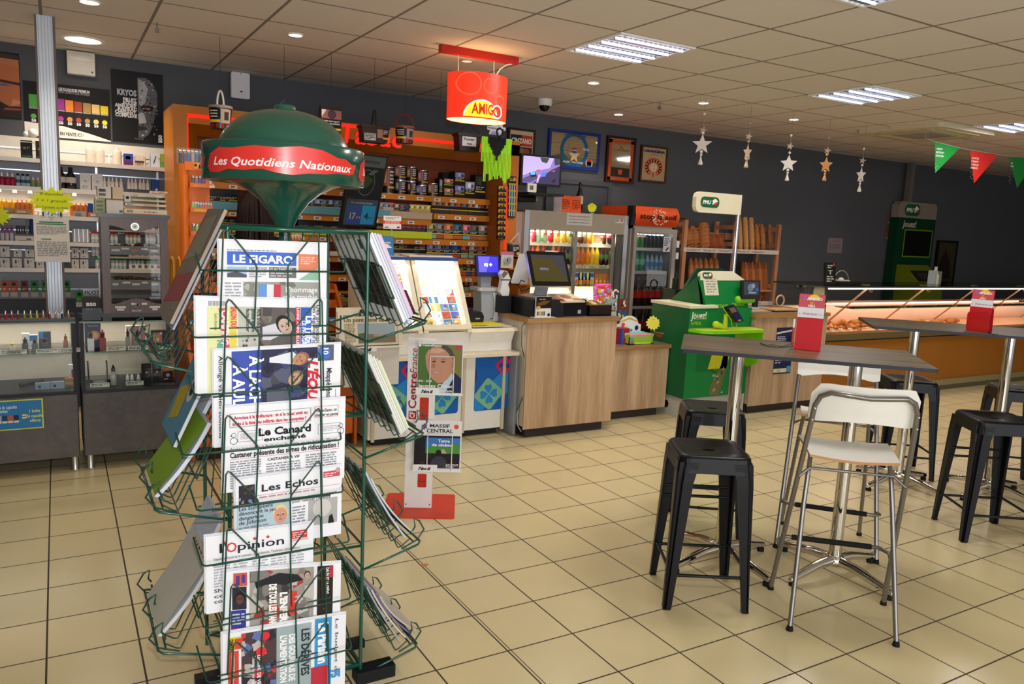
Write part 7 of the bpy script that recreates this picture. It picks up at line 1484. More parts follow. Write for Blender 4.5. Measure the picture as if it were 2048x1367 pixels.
loaf('tall square floured loaf on the top left rack shelf',u(1409),zb1,.30,.075,crust,ends=.12,kind='loaf')
for i,x in enumerate((1427,1440)):loaf('squat brown loaf on the top left rack shelf, %s of two'%ORD[i],u(x),zb1,.17,.07,crust3,ends=.2,kind='loaf')
for i,(x,l)in enumerate(((1482,-.06),(1494,-.05),(1506,-.05))):loaf('long pale square baguette on the top right shelf, %s of three'%ORD[i],u(x),zb1,.40,.035,crust2,l,ends=.08)
for i,x in enumerate((1517,1528,1544)):loaf('long golden baguette on the top right shelf, %s of three'%ORD[i],u(x),zb1,.33,.036,crust,-.05)
for i,x in enumerate((1386,1396,1405,1416,1426,1437)):loaf('baguette tip showing above the middle left shelf, %s from the left'%ORD[i],u(x,540),zbm,.37,.035,crust,-.02)
for i,x in enumerate((1490,1496,1502,1509,1516,1523,1529,1535)):loaf('tall baguette in the lower right bay, %s from the left'%ORD[i],u(x,560),zb2 if i>0 else zb2,.48,.036,(crust3,crust)[i%2],-.03)
g=G();fr=FX(rx[1],RYf-.006,zb2-.04);g.fbox(fr,.05,rx[2]-rx[1],0,.05,0,.004,strip);g.text(fr,'1,20 €',.45,.015,.022,'3c3c50',.006);g.obj('price_strip',label='white price strip on the bottom shelf of the right bread bay',cat='price strip')
# green betting kiosk
gd=mat('0c5a30',.35);gd2=mat('127a38',.35);lime=mat('7cc81e',.35);olv=mat('c8c828',.4);krm=mat('ddd6b8',.4)
K0,K1,KY=4.67,5.42,4.947
def horse_logo(g,fr,a,b,w_,h):
 """green rounded badge with the white lettering and a horse head"""
 g.poly(fr,rrect(a,b,a+w_,b+h,h*.45,6),'a8302c',.0025);g.poly(fr,rrect(a+.002,b+.002,a+w_-.002,b+h-.002,h*.43,6),'14603a',.003)
 g.text(fr,'PMU',a+w_*.1,b+h*.32,h*.36,'f0f0e8',.0045,w=w_*.45,bold=.04,ital=.2)
 T=lambda P:[(a+w_*x,b+h*y)for x,y in P]
 g.poly(fr,T([(.60,.30),(.66,.30),(.70,.42),(.74,.40),(.78,.52),(.90,.60),(.92,.66),(.86,.70),(.80,.82),(.74,.84),(.68,.76),(.62,.68),(.60,.58),(.66,.56)]),'f0f0e8',.0045);g.poly(fr,T([(.70,.28),(.84,.30),(.90,.44),(.86,.58),(.78,.5),(.74,.38)]),'d8342c',.005)
t=thing('betting_kiosk','green betting kiosk with white header, lime shelf and the word Jouez','kiosk',((K0+K1)/2,5.2,0))
g=G();g.box(K0+.0,K1-.02,KY+.0,5.44,.19,.985,gd);P=[(KY,.98),(KY,.8)]
g.obj('side_cabinet',t)
g=G();g.box(K0-.01,K0+.32,KY-.012,5.45,.985,1.01,krm);g.add([(K0-.01,KY-.012,.985),(K0+.22,KY-.012,.985),(K0+.22,KY+.02,1.012),(K0-.01,KY+.02,1.012)],[(0,1,2,3)],krm);g.obj('lid',t)
g=G();g.box(K0+.02,K1-.05,KY+.02,5.42,0,.19,mat('b0b0a4',.5));g.cyl((K0+.019,5.18,.1),(K0+.012,5.18,.1),.035,'0c0c0c',14);g.obj('base',t)
fF=FX(K0,KY-.001,0);g=G()
g.rect(fF,0,.19,.75,.985,gd2);g.rect(fF,.12,.42,.34,.8,mat('0e6a32',.4),.002);YR=[at(u_,v_,y=KY-.003)for u_,v_ in((1415,738),(1452,736),(1461,704),(1425,704))];g.poly(fF,[(p_.x-K0,p_.z)for p_ in YR],olv,.003)
g.poly(fF,[(.31,.2),(.42,.2),(.5,.45),(.5,.62),(.44,.56),(.42,.47),(.36,.36),(.30,.28)],'6c6a44',.003)
for i in range(16):rr_=random.Random(i);a_,b_=rr_.uniform(.32,.46),rr_.uniform(.22,.45);g.poly(fF,star_pts(a_,b_,.02,.006,3,rr_.random()*3),rr_.choice(['b8b490','3c4c24','8c8c60']),.004+.0001*i)
g.text(fF,'Jouez!',.015,.895,.062,'e8e8e0',.004,w=.18,bold=.02,ital=.12);g.obj('front_graphics',t)
p0,p1,p2,p3=at(1402,662,y=KY-.005),at(1510,662,y=KY-.005),at(1497,556,y=5.2),at(1412,546,y=5.2)
fr=Fr((K0+.20,KY-.004,.82),(1,0,0),(0,.14,.48));Lp=.50
Wp=K1-K0-.20
g=G();g.prism(fr,[(0,0),(Wp,0),(Wp,Lp*.86),(Wp-.14,Lp),(.05,Lp),(0,Lp-.05)],-.03,0,gd2)
yT=fr.p(0,Lp).y
g.add([(K0+.2,KY,.985),(K0+.2,5.44,.985),(K0+.2,5.44,1.0),(K0+.2,yT+.02,fr.p(0,Lp-.05).z)],[(0,1,2,3)],gd);g.add([(K1,KY,.82),(K1,5.44,.82),(K1,5.44,1.0),(K1,yT+.02,fr.p(0,Lp*.86).z)],[(0,1,2,3)],gd)
g.obj('slanted_panel',t)
g=G();g.prism(fr,[(0,Lp*.83),(Wp-.0,Lp*.83),(Wp-.02,Lp*.86),(Wp-.14,Lp),(.04,Lp),(.01,Lp-.02)],-.032,.004,krm);f2=Fr(fr.p(0,0,.004),fr.ux,fr.uy);horse_logo(g,f2,.03,Lp*.86,.12,Lp*.115);g.obj('header',t)
g=G()
for s_,a,b,w_,h in(('VINCENNES',.12,.17,.18,.03),('CAGNES-BAINS',.34,.185,.16,.026),('MARSEILLE-BORÉLY',.34,.12,.18,.024),('STRASBOURG',-.14,.085,.14,.026),('AUTEUIL',-.18,.03,.12,.032),('CHANTILLY',.25,.025,.12,.026),('CABOURG',.41,.03,.1,.026),('LYON-PARILLY',.06,.12,.12,.016),('ANGERS',.4,.075,.07,.016),('PAU',-.16,.14,.03,.018),('DIEPPE',.34,.035,.05,.014)):
 if a<0:g.text(fF,s_,a+.2,.82+b*.8-.0,h*.8,'98b828',.004,w=w_,bold=.03)
 else:g.text(fr,s_,a,b,h,'98b828',.002,w=w_,bold=.03)
g.obj('racecourse_names',t)
g=G();g.fbox(fr,.035,.20,.28,.46,.001,.003,'d8d4bc');g.lines(fr,.06,.3,.18,.44,6,'9a978a',.004);g.obj('paper_note',t)
g=G();zs=.815;g.prism(Fr((K0,0,zs),(1,0,0),(0,1,0)),[(.0,KY),(.02,KY-.13),(.1,KY-.19),(.3,KY-.21),(K1-K0-.06,KY-.21),(K1-K0-.03,KY-.19),(K1-K0-.0,KY)],-.03,-.004,lime,front=mat('b8cc2c',.35));g.obj('lime_shelf',t)
g=G();x=K1-.05;P=[(KY-.2,zs-.03),(KY,zs-.03),(KY,.47),(KY-.04,.45),(KY-.16,.5),(KY-.2,.6)];g.add([(x,a,b)for a,b in P]+[(x+.015,a,b)for a,b in P],[tuple(range(6)),tuple(reversed(range(6,12)))]+[(i,(i+1)%6,6+(i+1)%6,6+i)for i in range(6)],lime)
g.add([(K1-.20,KY-.005,zs-.03),(x,KY-.02,zs-.03),(x,KY-.02,.47),(K1-.14,KY-.005,.47)],[(0,1,2,3)],mat('7c9c1c',.35));g.obj('shelf_side',t)
g=G();g.box(K1-.02,K1+.0,KY-.0,5.44,.0,.80,mat('c8c4b0',.5));g.obj('white_end',t)
sc=thing('kiosk_screen','small black screen fixed at the right of the green kiosk','screen',at(1500,600,y=4.98))
a,b=at(1484,598,y=4.96),at(1519,560,y=4.98);fk=Fr(at(1484,598,y=4.96),(1,-.05,0),(0,.12,1));W,H=b.x-a.x,b.z-a.z
g=G();g.rbox(fk,0,W,0,H,-.025,0,.006,mat('1c1a18',.3));g.obj('housing',sc)
g=G();g.rect(fk,W*.1,H*.22,W*.9,H*.92,mat('2c3444',.2,emit=.3,var=0),.001);g.disc(fk,W*.45,H*.6,W*.16,mat('5c6878',.2,emit=.3,var=0),.002);g.disc(fk,W*.6,H*.7,W*.1,mat('7c8490',.2,emit=.3,var=0),.003);g.disc(fk,W*.8,H*.5,W*.09,mat('2c4c8c',.2,emit=.4,var=0),.003);g.rect(fk,W*.35,H*.3,W*.75,H*.38,mat('7c90a0',.2,emit=.3,var=0),.003);g.obj('screen',sc)
g=G();q=fk.p(W*.1,-.01,-.03);g.ball((q.x-.02,q.y+.02,q.z-.0),.04,lime,12);g.tube([(q.x-.02,q.y+.02,q.z),(q.x+.15,q.y+.0,q.z+.003)],[.04,.026],lime,12);g.obj('arm',sc)
cr=thing('card_reader','black card reader on a lime holder above the lime shelf','card reader',at(1462,640,y=4.85))
q=at(1448,613,y=4.86);r_=at(1479,637,y=4.82);fk=Fr(at(1467,644,y=4.8),Vector((.9,-.1,.2)),at(1448,613,y=4.84)-at(1467,644,y=4.8));fk.n=fk.ux.cross(fk.uy).normalized()
Lk=(at(1448,613,y=4.84)-at(1467,644,y=4.8)).length
g=G();g.rbox(fk,0,.085,-.01,Lk,-.01,.03,.012,mat('141414',.3));g.fbox(fk,.015,.07,Lk*.55,Lk*.85,.03,.032,'6c5c54');g.fbox(fk,.01,.08,.005,Lk*.42,.03,.036,'181c4c');g.fbox(fk,.02,.03,.0,.012,.036,.038,'c83c20');g.fbox(fk,.035,.045,.0,.012,.036,.038,'c8c820');g.fbox(fk,.05,.06,.0,.012,.036,.038,'20a040');g.obj('reader_body',cr)
g=G();la=mat('b4cc28',.4);b0=at(1435,650,y=4.85);g.ball((b0.x,4.87,zs+.035),.032,la,12);g.tube([(b0.x,4.87,zs+.035),at(1450,655,y=4.84)],[.032,.02],la,10);g.tube([at(1450,657,y=4.84),at(1452,628,y=4.85)],[.022,.018],la,8);g.tube([at(1444,612,y=4.82),at(1463,640,y=4.79),at(1464,653,y=4.78),at(1473,653,y=4.78),at(1474,641,y=4.78)],.003,la,6);g.obj('holder',cr)
t=thing('staff_monitor','dark green tilted monitor back behind the green kiosk','monitor',(4.9,5.55,1.1))
P=[at(u_,v_,y=y_)for u_,v_,y_ in((1360,583,5.35),(1390,537,5.5),(1443,537,5.62),(1412,583,5.5))];nn=(P[1]-P[0]).cross(P[3]-P[0]).normalized()*-.03
g=G();g.add(P+[p_+nn for p_ in P],[(0,1,2,3),(7,6,5,4),(0,1,5,4),(1,2,6,5),(2,3,7,6),(3,0,4,7)],mat('0c3c28',.35));g.obj('screen_back',t)
g=G();g.box(4.95,5.1,5.455,5.62,.0,1.1,mat('14241c',.5));g.cyl((5.02,5.54,1.1),(5.02,5.54,1.2),.03,'14241c');g.obj('pedestal',t)
t=thing('sign_pole','metal pole carrying a white betting sign board above the kiosk','sign',(5.42,5.46,0))
pt,pb_=at(1475,432,y=5.54),at(1467,545,y=5.54);x=(pt.x+pb_.x)/2
g=G();g.cyl((x,5.54,0),(x,5.54,at(1478,400,y=5.54).z),.022,mat('c4c4c8',.2,.9),16);g.cyl((x,5.60,0),(x,5.60,.01),.09,mat('8c8c90',.3,.8),20);g.obj('pole',t)
a,b=at(1394,381,y=5.5),at(1486,431,y=5.5);z0=at(1440,427,y=5.5).z;z1=at(1440,386,y=5.5).z;fr=FX(a.x,5.5,z0);W=at(1483,410,y=5.5).x-a.x;H=z1-z0
g=G();P=[(.05,0),(W,0),(W,H),(.05,H),(.015,H-.015),(0,H-.05),(0,.05),(.015,.015)];g.prism(fr,P,-.05,0,krm);horse_logo(g,fr,.055,H*.26,.24,H*.52);g.obj('sign_board',t)
a,b=at(1552,654,y=4.895),at(1590,747,y=4.895);fr=FX(a.x+.02,4.897,at(1560,747,y=4.895).z);W=.235;H=at(1560,655,y=4.895).z-at(1560,747,y=4.895).z
g=G();g.fbox(fr,0,W,0,H,-.001,0,'1c2450');g.poly(fr,[(0,H*.86),(W,H*.92),(W,H*.96),(0,H*.9)],'c8c0c0',.001);g.lines(fr,.015,H*.68,W*.55,H*.82,4,'c0c4d8',.001);g.poly(fr,[(W*.5,H*.66),(W*.7,H*.8),(W,H*.85),(W,H*.62)],'10183c',.001);g.poly(fr,[(0,H*.4),(W,H*.46),(W,H*.5),(0,H*.45)],'a89ca4',.001);g.lines(fr,.015,H*.22,W*.5,H*.32,2,'c0c4d8',.001);g.rect(fr,0.0,.012,W*.75,.05,'d8d0c0',.001);g.rect(fr,W*.2,.018,W*.4,.045,'c8c828',.002);g.rect(fr,W*.76,.012,W*.98,.07,'5c90a8',.001)
g.obj('poster',label='dark blue notice on the front of the oak counter right of the kiosk',cat='poster')
zc_=.93
g=G();fr=Fr((5.75,5.0,zc_+.001),(1,0,0),(0,1,0));g.fbox(fr,-.3,.05,.05,.3,0,.004,'c8a078');g.fbox(fr,-.1,.28,.12,.38,.004,.01,'8c98a0');g.fbox(fr,.05,.4,.0,.2,.01,.02,'b88c60');g.obj('paper_bags',label='brown and grey bread bags lying on the oak counter beside the kiosk',cat='paper bags')
g=G();g.lathe((5.9,5.35,zc_),[(.03,0),(.03,.16)],mat('1c1814',.4),12);g.obj('pen_cup',label='small dark cup behind the paper bags on the oak counter',cat='cup')
g=G();c_=at(1560,604,y=5.38);g.tube([(c_.x+.055*math.cos(2*math.pi*i/16),5.38,zc_+.065+.055*math.sin(2*math.pi*i/16))for i in range(16)],.009,'c0a070',7,closed=True);g.obj('tape_ring',label='beige roll of tape standing on the oak counter',cat='tape')
# pastry display
S0,S1,SYf,SYb=6.47,12.6,4.98,5.75
ow=mat('a0641f',.45,var=.08,scale=4);lip=mat('6c5c38',.4)
t=thing('pastry_display','long glass pastry display counter with an orange wooden front','display counter',((S0+S1)/2,5.4,0))
g=G();g.box(S0,S1,SYf+.02,SYb,.12,.62,ow);
for x in(8.02,9.9,11.4):g.box(x-.003,x+.003,SYf+.017,SYf+.02,.12,.62,'5c3c18')
g.box(S0+.02,S0+.1,SYf+.012,SYf+.02,.585,.605,'5c3818');g.obj('front_body',t)
g=G();g.box(S0,S1,SYf-.01,SYb,.635,.70,lip);g.box(S0,S1,SYf+.01,SYb,.62,.635,'1c1810');g.obj('bumper',t)
g=G();g.box(S0-.06,S0,SYf-.0,SYb,.0,.73,mat('b09470',.5));g.obj('end_panel',t)
g=G();g.box(S0,S1,SYf+.05,SYb-.05,0,.12,mat('7a7050',.5));g.box(S0+.2,S1,SYf-.005,SYf+.05,.06,.12,mat('948860',.5));g.obj('plinth',t)
g=G();g.box(S0+.03,S1,SYf+.03,SYb-.15,.70,.715,mat('c88858',.4));g.obj('deck',t)
zg=1.165
g=G();g.add([(S0+.01,SYf,.7),(S1,SYf,.7),(S1,SYf,zg),(S0+.01,SYf,zg)],[(0,1,2,3)],gl);g.obj('front_glass',t)
g=G();g.box(S0+.005,S0+.012,SYf,SYf+.008,.7,zg,mat('2c3028',.2));g.add([(S0+.01,SYf,.7),(S0+.01,SYb,.7),(S0+.01,SYb-.1,zg),(S0+.01,SYf,zg)],[(0,1,2,3)],gl);g.obj('end_glass',t)
g=G();g.box(S0-.05,S1,SYf-.01,SYb-.15,zg,zg+.012,gl);g.box(S0-.05,S1,SYf-.014,SYf-.01,zg-.004,zg+.014,mat('2c3026',.15));g.box(S0-.054,S0-.05,SYf-.01,SYb-.15,zg-.002,zg+.014,mat('2c3026',.15));g.obj('glass_top',t)
warm=mat('ffd2b4',emit=4.5,var=0)
g=G();g.box(S0+.08,S1-2.0,SYf+.02,SYf+.05,zg-.022,zg-.01,warm);g.obj('light_strip',t)
g=G();g.box(S0+.6,S1-1.5,SYb-.22,SYb-.19,.93,.95,warm);g.obj('light_strip',t)
g=G();pk_=mat('c8a088',.4);g.box(S0+.03,S1,SYb-.16,SYb-.12,.7,.92,mat('d0b09c',.4));g.box(S0+.6,S1-1,SYb-.3,SYb-.15,.955,.965,pk_);g.obj('back_ledge',t)
g=G();g.box(S0+.6,S1-1.4,SYf+.12,SYf+.35,.93,.938,gl);g.box(S0+.6,S1-1.4,SYf+.117,SYf+.12,.93,.938,mat('4c7c54',.2));g.obj('inner_glass_shelf',t)
for i in range(6):
 x=S0+.75+1.0*i
 g=G();g.add([(x,SYb-.2,.72),(x+.05,SYb-.2,.72),(x+.05,SYb-.2+.02,.72),(x,SYf+.1,zg-.01),(x+.05,SYf+.1,zg-.01),(x+.05,SYf+.13,zg-.01)],[(0,1,4,3),(1,2,5,4),(2,0,3,5)],pk_);g.obj('support_arm',t)
 if i<4:g=G();g.lathe((x+.05,SYf+.08,zg-.06),[(.012,0),(.02,.02),(.02,.05)],mat('8a7c60',.2,.9),10);g.obj('glass_clamp',t);g=G();g.box(x-.03,x+.05,SYf+.1,SYf+.14,zg+.012,zg+.022,mat('a89878',.2,.8));g.obj('top_clip',t)
lamp('pastry_light','AREA',(9.2,SYf+.1,zg-.03),15,(1,.80,.66),5.2,.05)
lamp('pastry_light','AREA',(9.2,SYb-.24,.93),7,(1,.82,.68),5.2,.04)
rnd=random.Random(21);past=mat('c8803c',.55,var=.2,scale=30)
def croissant(lb,x,y,z,s_=1.,rz=0.):
 n=9;P=[];R_=[]
 for i in range(n):a=math.pi*(.1+.8*i/(n-1));P.append((x+.05*s_*math.cos(a+rz),y+.04*s_*math.sin(a+rz),z+.022*s_));R_.append(s_*(.006+.02*math.sin(math.pi*i/(n-1))))
 g=G();g.tube(P,R_,past,8);return g.obj('croissant',label=lb,cat='pastry',group='croissants in the pastry display')
k=0
for x,y,z in[(S0+.75+.09*(i%4),SYf+.28+.1*(i//4%3),.716+(.035 if i>11 else 0))for i in range(16)]:croissant('golden croissant in the heap behind the front glass, %s layer, %s of its row'%('upper' if k>11 else 'lower',ORD[k%4]),x+rnd.uniform(-.02,.02),y,z,1.1,rnd.random()*6);k+=1
k=0
for i in range(7):
 x=S0+.1+.095*i;g=G();m=mat(('c07c44','b06a34','9c5c2c')[i%3],.6,var=.2,scale=30);g.tube([(x-.035,SYf+.14,.735),(x,SYf+.15,.742),(x+.035,SYf+.14,.735)],[.014,.022,.014],m,9);g.obj('pastry_roll',label='small baked roll in the front row of the display, %s from the left'%ORD[i],cat='pastry',group='baked rolls in the front row')
for i in range(9):
 x=S0+.06+.14*i;g=G();fr=Fr((x,SYf+.05,.716),(1,0,0),(0,.6,.6));g.fbox(fr,0,.06,0,.04,-.001,.001,('c8bc98','3c3824')[i in(4,6)]);g.lines(fr,.008,.01,.05,.03,2,'5c5440' if i not in(4,6)else 'a8a08c',.002);g.obj('price_card',label='small pastry price card along the front glass, %s from the left'%ORD[i],cat='price card',group='pastry price cards')
for i in range(8):croissant('golden pastry further along the display, %s from the left'%ORD[i],S0+2.15+.11*i,SYf+.3+.05*(i%2),.716,1.2,i)
p=at(1653,565,y=5.2);g=G();fr=Fr((at(1649,568,y=5.2).x,5.2,zg+.013),(1,0,0),(0,.1,1));W=.17;H=.22;g.fbox(fr,0,W,0,H,-.012,0,'14130f');g.lines(fr,.03,.02,W-.03,.09,3,'b8b8a8');g.lines(fr,.04,H-.06,W-.05,H-.02,2,'b8b8a8');g.disc(fr,W-.03,H-.02,.014,'d0301c',.002);g.rect(fr,W*.45,.1,W*.55,.14,'b8b8a8');g.rect(fr,W*.3,.135,W*.7,.143,'b8b8a8',.002)
g.obj('slate_menu',label='small black chalk menu standing on the pastry display',cat='menu board')
t=thing('basket_dish','dark oval dish with white cloth on the pastry display','dish',(7.15,5.25,zg+.012))
p=at(1685,565,y=5.25);g=G();g.box(p.x-.12,p.x+.22,5.18,5.36,zg+.013,zg+.045,mat('171412',.4));g.obj('dish_body',t);g=G();g.ball((p.x-.07,5.22,zg+.06),.03,'c8c4b4',10,k=(1,1,.8));g.box(p.x-.1,p.x+.05,5.2,5.3,zg+.045,zg+.056,'b8b4a4');g.obj('folded_cloth',t)
g=G();g.tube([(p.x-.0+.12*math.cos(math.pi*i/10),5.27,zg+.04+.11*math.sin(math.pi*i/10))for i in range(11)],.003,'b0a890',6);g.obj('wire_handle',t)
p=at(1872,560,y=5.3);t=thing('spray_bottle','white and grey spray bottles standing on the pastry display','bottle',(p.x,5.3,zg+.013))
g=G();g.lathe((p.x-.03,5.3,zg+.013),[(.045,0),(.045,.1),(.03,.13),(.015,.18),(.02,.2)],mat('a8a898',.4),14);g.obj('bottle_body',t);g=G();g.box(p.x-.1,p.x-.06,5.26,5.34,zg+.013,zg+.17,mat('8c9494',.4));g.obj('carton',t);g=G();g.box(p.x+.02,p.x+.07,5.28,5.34,zg+.013,zg+.16,mat('6c6c5c',.4));g.obj('carton',t)
a=at(1595,562,y=WY-.01);t=thing('wall_socket','double white wall socket with a black plug above the pastry display','socket',(a.x,WY,a.z-.04))
g=G();g.box(a.x-.0,a.x+.17,WY-.015,WY,a.z-.08,a.z,mat('a8988c',.5));g.obj('plate',t);g=G();g.cyl((a.x+.05,WY-.05,a.z-.045),(a.x+.05,WY-.015,a.z-.045),.03,'100e0c',12);g.obj('plug',t)
a,b=at(1657,475,y=WY-.003),at(1683,506,y=WY-.003);g=G();fr=FX(a.x,WY-.003,b.z);W,H=b.x-a.x,a.z-b.z;g.fbox(fr,0,W,0,H,-.001,0,'8c7c84');g.text(fr,'Tarifs',W*.25,H*.75,H*.1,'9c2c3c',w=W*.5);g.lines(fr,W*.1,H*.2,W*.8,H*.6,4,'6c6068');g.obj('wall_paper_sheet',label='small pale sheet of paper pinned on the dark wall',cat='notice')
for k,(v0,v1,du)in enumerate(((423,450,0),(452,482,-3))):
 a,b=at(1775+du,v0,y=WY-.003),at(1798+du,v1,y=WY-.003);g=G();fr=FX(a.x,WY-.003,b.z);W,H=b.x-a.x,a.z-b.z;g.fbox(fr,0,W,0,H,-.001,0,'5c5044');g.rect(fr,.01,H*.55,W-.01,H-.01,'6c4830');g.rect(fr,.02,H*.3,W*.9,H*.5,'3c4c78' if k==0 else '7c4c3c',.002);g.rect(fr,.02,.02,W-.02,H*.25,'7c746c',.002);g.obj('small_poster',label='%s of two small colourful posters left of the far kiosk'%('upper','lower')[k],cat='poster')
YK=6.94
xo,x1=at(1801,420,y=YK).x,at(1877,420,y=YK).x;x0=xo
zt,zh,=at(1840,405,y=YK).z,at(1840,437,y=YK).z
t=thing('betting_kiosk','tall dark green betting kiosk far behind the pastry display','kiosk',((x0+x1)/2,6.85,0));W=x1-x0
g=G();g.box(x0,x1,YK+.02,7.08,0,zh,mat('0a3a24',.35));fr=FX(x0,YK+.019,0);g.text(fr,'Jouez!',W*.12,zh-.13,.09,'b8b0a0',.003,w=W*.36,bold=.04,ital=.12);g.obj('cabinet',t)
g=G();fr=FX(x0,YK+.02,0);P=[(0,zh),(W,zh),(W,zt-.05),(W-.05,zt),(.05,zt),(0,zt-.05)];g.prism(fr,P,-.12,0,mat('8c8478',.5));horse_logo(g,fr,W*.14,zh+.03,W*.4,zt-zh-.06);g.obj('header',t)
s0,s1=at(1817,470,y=YK).z,at(1817,512,y=YK).z;s0=at(1840,459,y=YK).z;s1=at(1840,515,y=YK).z
g=G();g.rect(fr,W*.2,s1,W*.95,s0,'6c8c14',.002);g.rect(fr,W*.225,s1+.02,W*.925,s0-.02,mat('0c0e0c',.1,var=0),.004);g.obj('screen',t)
g=G();z0=at(1840,565,y=YK-.3).z;z1=at(1840,530,y=YK-.1).z;kx=x0+W*.1;P=[(YK-.35,z0-.5),(YK-.3,z0),(YK-.05,z1),(YK+.02,z1),(YK+.02,z0-.5)]
g.add([(kx,a,b)for a,b in P]+[(kx+W*.7,a,b)for a,b in P],[tuple(range(5)),tuple(reversed(range(5,10)))]+[(i,(i+1)%5,5+(i+1)%5,5+i)for i in range(5)],mat('6c7c14',.4));f4=Fr((kx+W*.1,YK-.3,z0),(1,0,0),(0,.25,z1-z0));g.fbox(f4,0,W*.5,.02,.22,.002,.012,'1c1c18');g.lines(f4,W*.1,.06,W*.4,.18,4,'4c5044',.014);g.obj('touch_terminal',t)
g=G();p=at(1833,350,y=6.9);g.box(p.x-.04,p.x+.04,6.95,7.03,zt,CZ,mat('6c6660',.5));g.obj('cable_duct',label='grey cable duct running from the far kiosk up to the ceiling',cat='duct')
def d_far(g,fr,W,H):g.poly(fr,[(W*.1,H*.1),(W*.8,H*.1),(W*.7,H*.5),(W*.45,H*.8),(W*.2,H*.5)],'241c18',.002)
framed('dim tall framed picture right of the far kiosk',1877,480,1906,566,'14120f',.03,d_far,'3c3828')
# high tables
tabm=wood_mat('grey_laminate','4e4334','71624c',(.12,1,1),.32,14.);edge=mat('2c2e36',.4);chrome=mat('d4d0c8',.08,1.,var=0);rub=mat('121214',.7)
TH=1.09
def hightable(lb,corners,bases,rot):
 cx=sum(c[0]for c in corners)/4;cy=sum(c[1]for c in corners)/4;rz=rot
 t=thing('high_table',lb,'table',(cx,cy,0),rz,group='grey high tables')
 def L(x,y,z):return WM[t]@Vector((x,y,z))
 Wd=(Vector(corners[3])-Vector(corners[0])).length/2;Dp=(Vector(corners[1])-Vector(corners[0])).length/2
 fr=Fr(L(0,0,TH),WM[t].to_3x3()@Vector((1,0,0)),WM[t].to_3x3()@Vector((0,1,0)))
 g=G();g.prism(fr,rrect(-Wd,-Dp,Wd,Dp,.008,2),-.018,-.001,edge,front=tabm);g.obj('tabletop',t)
 for bx_,by_ in bases:
  p=Vector((bx_,by_,0))
  g=G();g.cyl(p+Vector((0,0,.075)),p+Vector((0,0,TH-.019)),.030,chrome,24);g.obj('column',t)
  g=G();g.lathe(p,[(.0,.045),(.04,.05),(.05,.07),(.042,.09),(.034,.1)],chrome,20)
  for k in range(4):
   a=rz+math.pi/4+math.pi/2*k;d=Vector((math.cos(a),math.sin(a),0));a_=p+d*.03+Vector((0,0,.075));
   g.tube([a_,p+d*.12+Vector((0,0,.07)),p+d*.22+Vector((0,0,.05)),p+d*.305+Vector((0,0,.033))],[.024,.022,.02,.016],chrome,10)
   g.ball(p+d*.305+Vector((0,0,.033)),.016,chrome,8)
  b=g.obj('star_base',t)
  for k in range(4):
   a=rz+math.pi/4+math.pi/2*k;q=p+Vector((math.cos(a),math.sin(a),0))*.295
   g=G();g.lathe(q,[(.018,0),(.018,.016),(.012,.022)],rub,12);g.obj('rubber_foot',b)
 return t
k=.9143
hightable('nearer grey high table with two chrome columns by the white chairs',[(2.445,2.621),(2.833,3.031),(3.597,2.289),(3.216,1.873)],[(3.07075*k,2.86725*k),(3.52575*k,2.492*k)],-.77)
hightable('farther grey high table at the right side, between the black stools',[(4.44,3.07),(4.90,3.46),(5.70,2.62),(5.26,2.23)],[(4.845,3.02),(5.272,2.641)],-.80)
